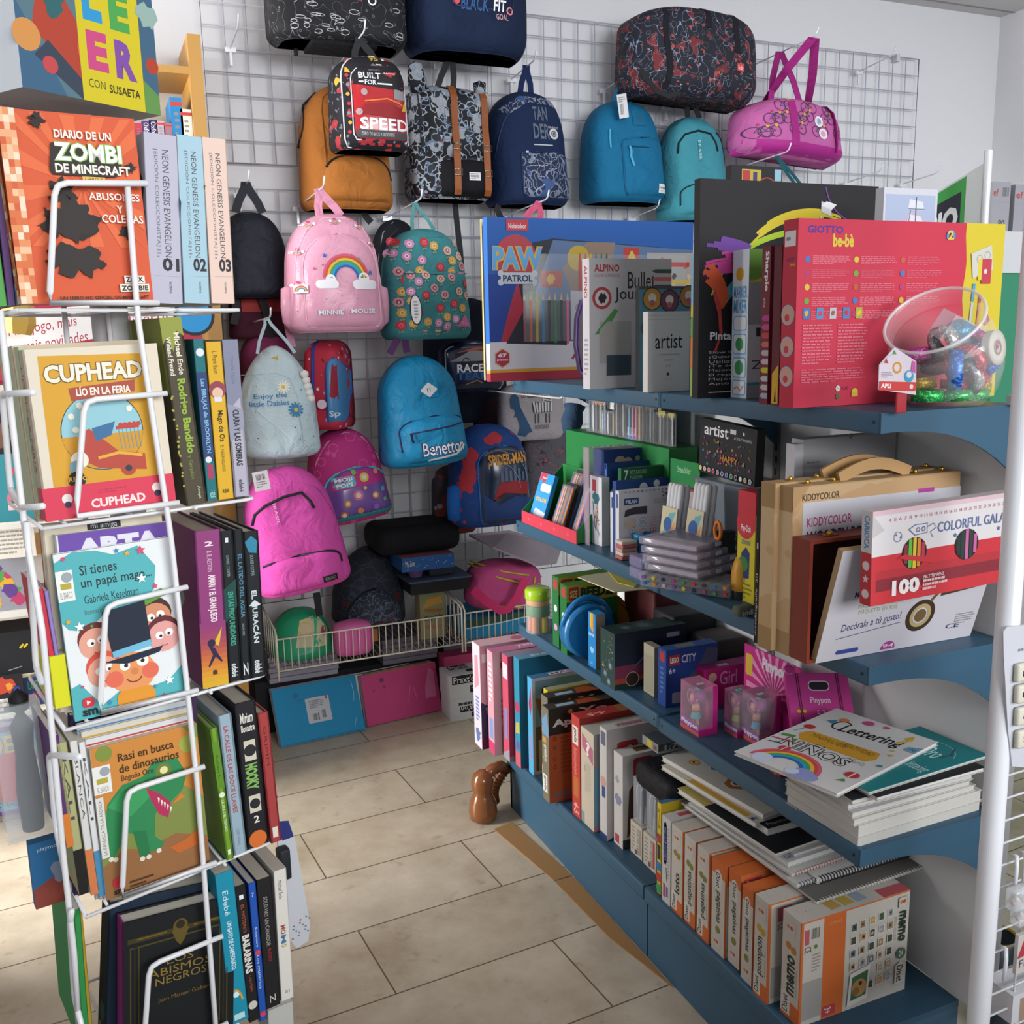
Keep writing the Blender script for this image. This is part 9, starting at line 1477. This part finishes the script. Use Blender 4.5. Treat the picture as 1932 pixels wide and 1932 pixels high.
k = Box(Z1,(1650,752),(1648,352),(1640,748),BR=(1748,748),th=.02,col='#c3c5cd'); f = k.f; f.rect(.04,.03,.96,.97,'#a3b0c9'); f.poly([(.04,.55),(.5,.6),(.96,.5),(.96,.8),(.6,.9),(.04,.8)],'#b5a9c0'); f.poly([(.05,.66),(.4,.7),(.3,.76),(.05,.74)],'#6f9cb9')
for j in range(7): f.poly([(.48,.95-.07*j),(.72-.02*j % .1,.94-.07*j),(.76,.90-.07*j),(.45-.02*j,.90-.07*j)],'#d0d3dc'); f.line([(.46-.015*j,.905-.07*j),(.76,.905-.07*j)],.004,'#5a6274')
f.line([(.6,.96),(.58,.4)],.005,'#4a5264'); f.line([(.3,.5),(.5,.9)],.004,'#6a7284'); f.poly([(.25,.5),(.8,.48),(.7,.42),(.35,.43)],'#4a4a5a'); f.rect(.04,.03,.96,.42,'#7a94ad'); k.done('picture','white edged painting of a tall sailing ship, behind the big red box','picture')
k = Box(Z1,(1408,753),(1413,469),(1378,748),BR=(1447,757),w=.19,col='#8a8d92',cols={'-x': '#c6cfd9','+z': '#b9b9b0'}); s,f = k.s,k.f; s.circ(.45,.84,.045,'#c99a2c'); s.txt(.08,.68,.92,.76,'MARKER','#4a94c4',bold=1.2); s.txt(.08,.58,.92,.67,'MIXER','#4a94c4',bold=1.2)
for v0,v1 in ((.46,.56),(.30,.44),(.14,.28),(.02,.125)): s.rrect(.10,v0,.92,v1,'#5fa3d0',.02); s.rrect(.14,v0+.008,.88,v1-.008,'#d3d6da',.015)
s.circ(.5,.37,.045,'#3f8f5a'); s.circ(.5,.21,.05,'#3f8f5a'); s.line([(.2,.06),(.4,.08),(.6,.05),(.8,.09)],.01,'#b5664a'); f.rect(0,.80,1,1,'#5f8a34'); f.circ(.5,.88,.09,'#c99a2c'); f.txt(.3,.85,.8,.91,'Crayola','#2f6a34',bold=1); f.poly([(0,.78),(.3,.84),(1,.6),(1,.8)],'#b5b02c'); f.rect(0,.1,.5,.5,'#b5b7ba'); f.rect(.1,.42,.3,.48,'#26282c'); f.txt(.05,.2,.4,.26,'ZIG','#3a3a40'); f.rect(0,.09,.6,.11,'#2f8a94'); k.done('marker_box','white and blue marker mixing kit box standing on end, top shelf','marker box')
for j,(BL,TL,SL,c,lab) in enumerate((((1447,764),(1449,463),(1431,760),'#6a2230','dark red marker box with white spine lettering and pen tips, top shelf'),((1468,766),(1468,461),(1453,763),'#5a1f2a','dark maroon marker box with a yellow burst, against the big red box'))):
    k = Box(Z1,BL,TL,SL,w=.2,col=c,cols={'-x': c}); s = k.s
    if not j:
        s.txt(.3,.72,.85,.97,'Sharpie','#dcd6d6',rot=-90,bold=1.5); s.txt(.25,.62,.5,.68,'20','#c9b9bc'); 
        for q,cc in enumerate(('#a83a86','#b5407a','#b03a3c','#b5645a','#a8a5a8','#b5a3b0','#b9b02c','#a8b0b5','#b0a9b0','#8fa0b0')): s.poly([(.35,.55-.055*q-.018),(1,.55-.055*q-.018),(1,.55-.055*q+.018),(.35,.55-.055*q+.018),(.1,.55-.055*q)],cc)
    else: s.poly([(.1,.01),(.9,.01),(.9,.26),(.1,.2)],'#c9a02c'); s.poly([(.4,.02),(.7,.02),(.55,.12)],'#26222a')
    k.done('marker_box',lab)
k = Box(Z1,(1496,771),(1503,411),(1469,767),w=.455,col='#bd2f46',cols={'+z': '#b83a4c','-x': '#b82c42'}); f,s = k.f,k.s
Y0_ = k.y0; X0_,X1_ = k.x0,k.x1
cut = .755/ .777 if False else .80
f.poly([(cut,0)]+[(cut+.006*sin(j*1.3),j/14) for j in range(15)]+[(1,1),(1,0)],'#c9b52c')
f.txt(.04,.925,.20,.965,'GIOTTO','#4a2f8a',bold=1.5); f.txt(.155,.855,.25,.925,'be-bè','#cfb53c',bold=2)
for j in range(3):
    u = .045+.22*j
    for i in range(5 if j < 2 else 4):
        v = .79-.073*i; f.circ(u,v,.017,('#4a6fb0','#a83a6a','#c9b53c','#6f9a3c','#b5563c')[(i+2*j) % 5]); f.lines(u+.022,v-.028,u+.195,v+.022,5,'#cf6f80',i+j*7,.4)
for j in range(5): f.rect(.03+.06*j,.475,.06+.06*j,.535,('#3f6fa8','#4f86b5','#b5b2b8','#4a7ab0','#a8a03c')[j]); f.splat(.045+.06*j,.505,.02,('#c9a23c','#b0485a','#8a5a4a','#a83a4c','#c9b53c')[j],j,9)
for j in range(2): f.lines(.03+.16*j,.23,.17+.16*j,.45,13,'#cf6f80',j+30,.4); f.lines(.03,.13+.0*j,.33,.21,6,'#cf6f80',41,.35)
f.circ(.20,.095,.016,'#d9d3d0'); f.txt(.192,.087,.208,.103,'2+','#3a2f30'); f.txt(.22,.087,.25,.103,'CE','#5a2a30'); f.circ(.20,.05,.014,'#4a6a3c'); f.circ(.28,.07,.022,'#c9b53c'); f.rect(.265,.045,.295,.07,'#c9a53c')
f.ring(.715,.925,.018,.034,'#3f8fc0',-30,210); f.txt(.70,.905,.73,.955,'2','#cfb53c',bold=2)
f.poly([(.825,.83),(.93,.88),(.945,.74),(.84,.69)],'#c3c0b5'); f.ring(.87,.8,.02,.024,'#8a8880'); f.ring(.91,.82,.02,.024,'#8a8880'); f.rect(.885,.66,.935,.80,'#b53a48'); f.rect(.865,.68,.885,.80,'#d0bd3c'); f.circ(.905,.73,.014,'#d3c9c9'); f.line([(.850,.66),(.845,.56)],.022,'#4a94b5'); f.line([(.845,.55),(.835,.36)],.018,'#b9bfc4'); f.line([(.885,.60),(.883,.55)],.020,'#a83a40'); f.line([(.883,.55),(.875,.38)],.016,'#c08a70'); f.poly([(.90,.44),(.925,.42),(.945,.45),(.93,.485)],'#a8343f')
s.rect(.1,.86,.85,.94,'#d3d0d2'); s.lines(.2,.88,.75,.92,1,'#7a7a80'); s.txt(.25,.78,.8,.80,'GIOTTO','#5a2f7a',bold=1); s.txt(.5,.755,.85,.775,'be-bè','#cfb53c',bold=1)
for v in (.17,.33,.50): s.circ(.45,v,.055,'#8fb0c4'); s.circ(.45,v,.048,'#c99a8a'); s.circ(.4,v-.015,.02,'#b5404a')
k.done('craft_set_box','big red and yellow toddler craft box seen from its back, top shelf','art box')
# clear jar of ribbon rolls
pj = onz(1786,771,Z1-.003); cj = Vector((ony(1786,690,Y0_-.085).x,Y0_-.085,Z1+.0705)); ax = Vector((-.62,-.24,.75)).normalized()
JG = clear('jar_plastic','#f2f6f7',.17,.05)
r0 = thing('ribbon_jar','big clear tilted plastic jar holding rolls of glittering ribbon, top shelf','jar',(cj.x,cj.y,Z1)); m = M()
R_ = .086; m.lathe([(0,-.068),(.055,-.066),(.073,-.052),(R_*.98,-.02),(R_,.005),(R_*.96,.03),(.082,.046),(.074,.058),(.070,.062),(.073,.067),(.070,.072),(.074,.077),(.071,.082),(.075,.088),(.077,.091)],JG,cj,40,ax,cap=False); m.build('jar_body',r0)
m = M(); m.tube([cj+ax*.091+(Vector((0,0,1)).rotation_difference(ax) @ Vector((.0765*cos(2*pi*j/36),.0765*sin(2*pi*j/36),0))) for j in range(36)],.0028,clear('jar_rim','#f2f6f7',.45),8,True); m.build('rim',r0)
GLI = {}
def glitter(h):
    if h not in GLI:
        m_ = pattern('glitter_'+h[1:],h,[('cell',420,.82,1,'#'+''.join('%02x' % min(255,int(int(h[i:i+2],16)*1.25)+40) for i in (1,3,5)))],.3,.3); m_.node_tree.nodes['Principled BSDF'].inputs['Metallic'].default_value = .35; GLI[h] = m_
    return GLI[h]
rolls = [((-.060,-.02,-.052),(0,0,1),.022,.016,'#2f9a4a','green'),((-.015,-.035,-.054),(0,.1,1),.024,.015,'#2f9a4a','green'),((.030,-.03,-.053),(0,0,1),.022,.015,'#2f9a4a','green'),((-.012,-.03,-.036),(.1,0,1),.020,.013,'#a8303f','red'),((.052,-.02,-.03),(.8,-.5,.1),.024,.022,'#b58f2c','gold'),((.062,.01,.0),(.3,-.2,1),.024,.022,'#b58f2c','gold'),((.018,-.045,-.028),(.8,.2,.5),.015,.034,'#a83040','red'),((.036,-.046,-.006),(.8,-.1,.5),.016,.02,'#3a5ab0','blue'),((-.012,-.048,-.002),(.8,.4,.2),.028,.02,'#9a2f3c','red'),((.004,-.04,.022),(-.1,-.3,1),.026,.016,'#b5b5b0','silver'),((.0,-.05,-.02),(.8,-.3,.3),.024,.012,'#a8a8a4','silver'),((-.03,-.045,-.012),(.7,-.7,0),.030,.018,'#2a5fb0','blue'),((.038,-.03,.022),(.5,-.3,.8),.026,.016,'#2f4a9a','blue'),((.034,-.038,.034),(.5,-.3,.8),.026,.014,'#a83a78','pink'),((-.032,-.02,.035),(1,0,.3),.022,.016,'#b9b9b4','silver'),((-.05,.02,.01),(0,.3,1),.022,.016,'#b5408a','pink'),((-.055,.0,-.035),(0,.2,1),.022,.014,'#b58f2c','gold'),((.0,.02,.0),(.3,.5,1),.025,.02,'#7a2f3c','red')]
seen = {}
for j,(o,axr,R,h_,c,nm) in enumerate(rolls):
    seen[nm] = seen.get(nm,0)+1; m = M(); p = cj+Vector(o)
    R *= 1.12; h_ *= 1.15; m.lathe([(R*.62,-h_/2),(R,-h_/2),(R,h_/2),(R*.62,h_/2),(R*.62,-h_/2)],glitter(c),p,20,Vector(axr).normalized(),cap=False); m.build('ribbon_roll',None,'glittery %s ribbon roll inside the clear jar, %s' % (nm,('lying at the left' if o[0] < -.02 else 'at the right side' if o[0] > .02 else 'in the middle')+(' near the bottom' if o[2] < -.02 else ' near the top' if o[2] > .02 else ' at mid height')),'ribbon roll','ribbon rolls in the clear jar')
p = cj+Vector((.032,-.062,.022)); m = M(); axw = Vector((.25,-.95,.1)).normalized(); m.lathe([(.008,-.007),(.028,-.007),(.028,-.005),(.028,.005),(.028,.007),(.008,.007),(.008,-.007)],'#c3bdb2',p,28,axw,cap=False); m.lathe([(.0081,.0075),(.012,.0075)],'#8a7a66',p,20,axw,cap=False); m.build('twine_spool',None,'cream spool of twine with a brown centre inside the clear jar','spool')
p = cj+Vector((-.005,-.025,.048)); m = M(Matrix.Translation(p) @ Matrix.Rotation(.35,4,'Y') @ Matrix.Rotation(.4,4,'X')); m.box(-.04,.035,-.016,.016,-.022,.022,clear('blister2','#dfe6ee',.35)); m.lathe([(.0,-.014),(.020,-.012),(.020,.012),(0,.014)],glitter('#1f7f9c'),(.005,0,0),20,(0,1,.0)); m.build('ribbon_pack',None,'clear pack with a turquoise roll at the top inside the jar','ribbon pack')
a = ony(1656,732,cj.y-.088); yT = cj.y-.088; P = [ony(x,y,yT) for x,y in ((1657,735),(1659,688),(1688,655),(1729,682),(1728,745))]; m = M(); n = 5; m.add(P+[v+Vector((0,.0012,0)) for v in P],[tuple(range(n)),tuple(range(2*n-1,n-1,-1))]+[(j,n+j,n+(j+1) % n,(j+1) % n) for j in range(n)],'#cfc3cd'); f = Face(m,P[0]+Vector((0,-.0004,0)),(1,0,-.06),(0,0,1),P[4].x-P[0].x,P[2].z-P[0].z); f.rect(.01,-.02,.98,.20,'#c23f3c'); f.txt(.06,.04,.32,.15,'APLI','#e6dcdc',bold=2); f.circ(.86,.09,.06,'#e0c9c9'); f.circ(.46,.54,.14,'#c98f2c'); f.circ(.45,.54,.09,'#cfc3cd'); f.circ(.78,.34,.15,'#3f94b5'); f.circ(.78,.38,.08,'#d6c9d6'); f.poly([(.82,.48),(.95,.42),(.93,.7),(.84,.72)],'#b8569a'); f.lines(.06,.28,.36,.44,3,'#a8a0a8'); f.line([(.02,.6),(.2,.78),(.4,.9)],.008,'#b5a9b5'); f.poly([(.32,.86),(.42,.86),(.36,.96)],'#4a8f4a'); f.poly([(.12,.64),(.22,.64),(.16,.76)],'#b53a44'); m.build('price_card',r0)
m = M(); q = ony(1706,748,yT); m.rbox(q.x-.012,q.x+.008,yT+.0015,yT+.006,Z1+TK,q.z+.006,'#a82f38',.006); m.build('red_holder',r0)
p = onz(1911,768,Z1-.003); m = M(); m.box(p.x-.004,p.x+.012,p.y-.01,p.y+.01,Z1+TK,Z1+.016,'#b9b9ba'); m.box(p.x,p.x+.006,p.y-.0105,p.y-.01,Z1+.003,Z1+.012,'#4a4a4e'); m.build('shelf_clip',None,'small grey clip on the near corner of the top shelf','clip')
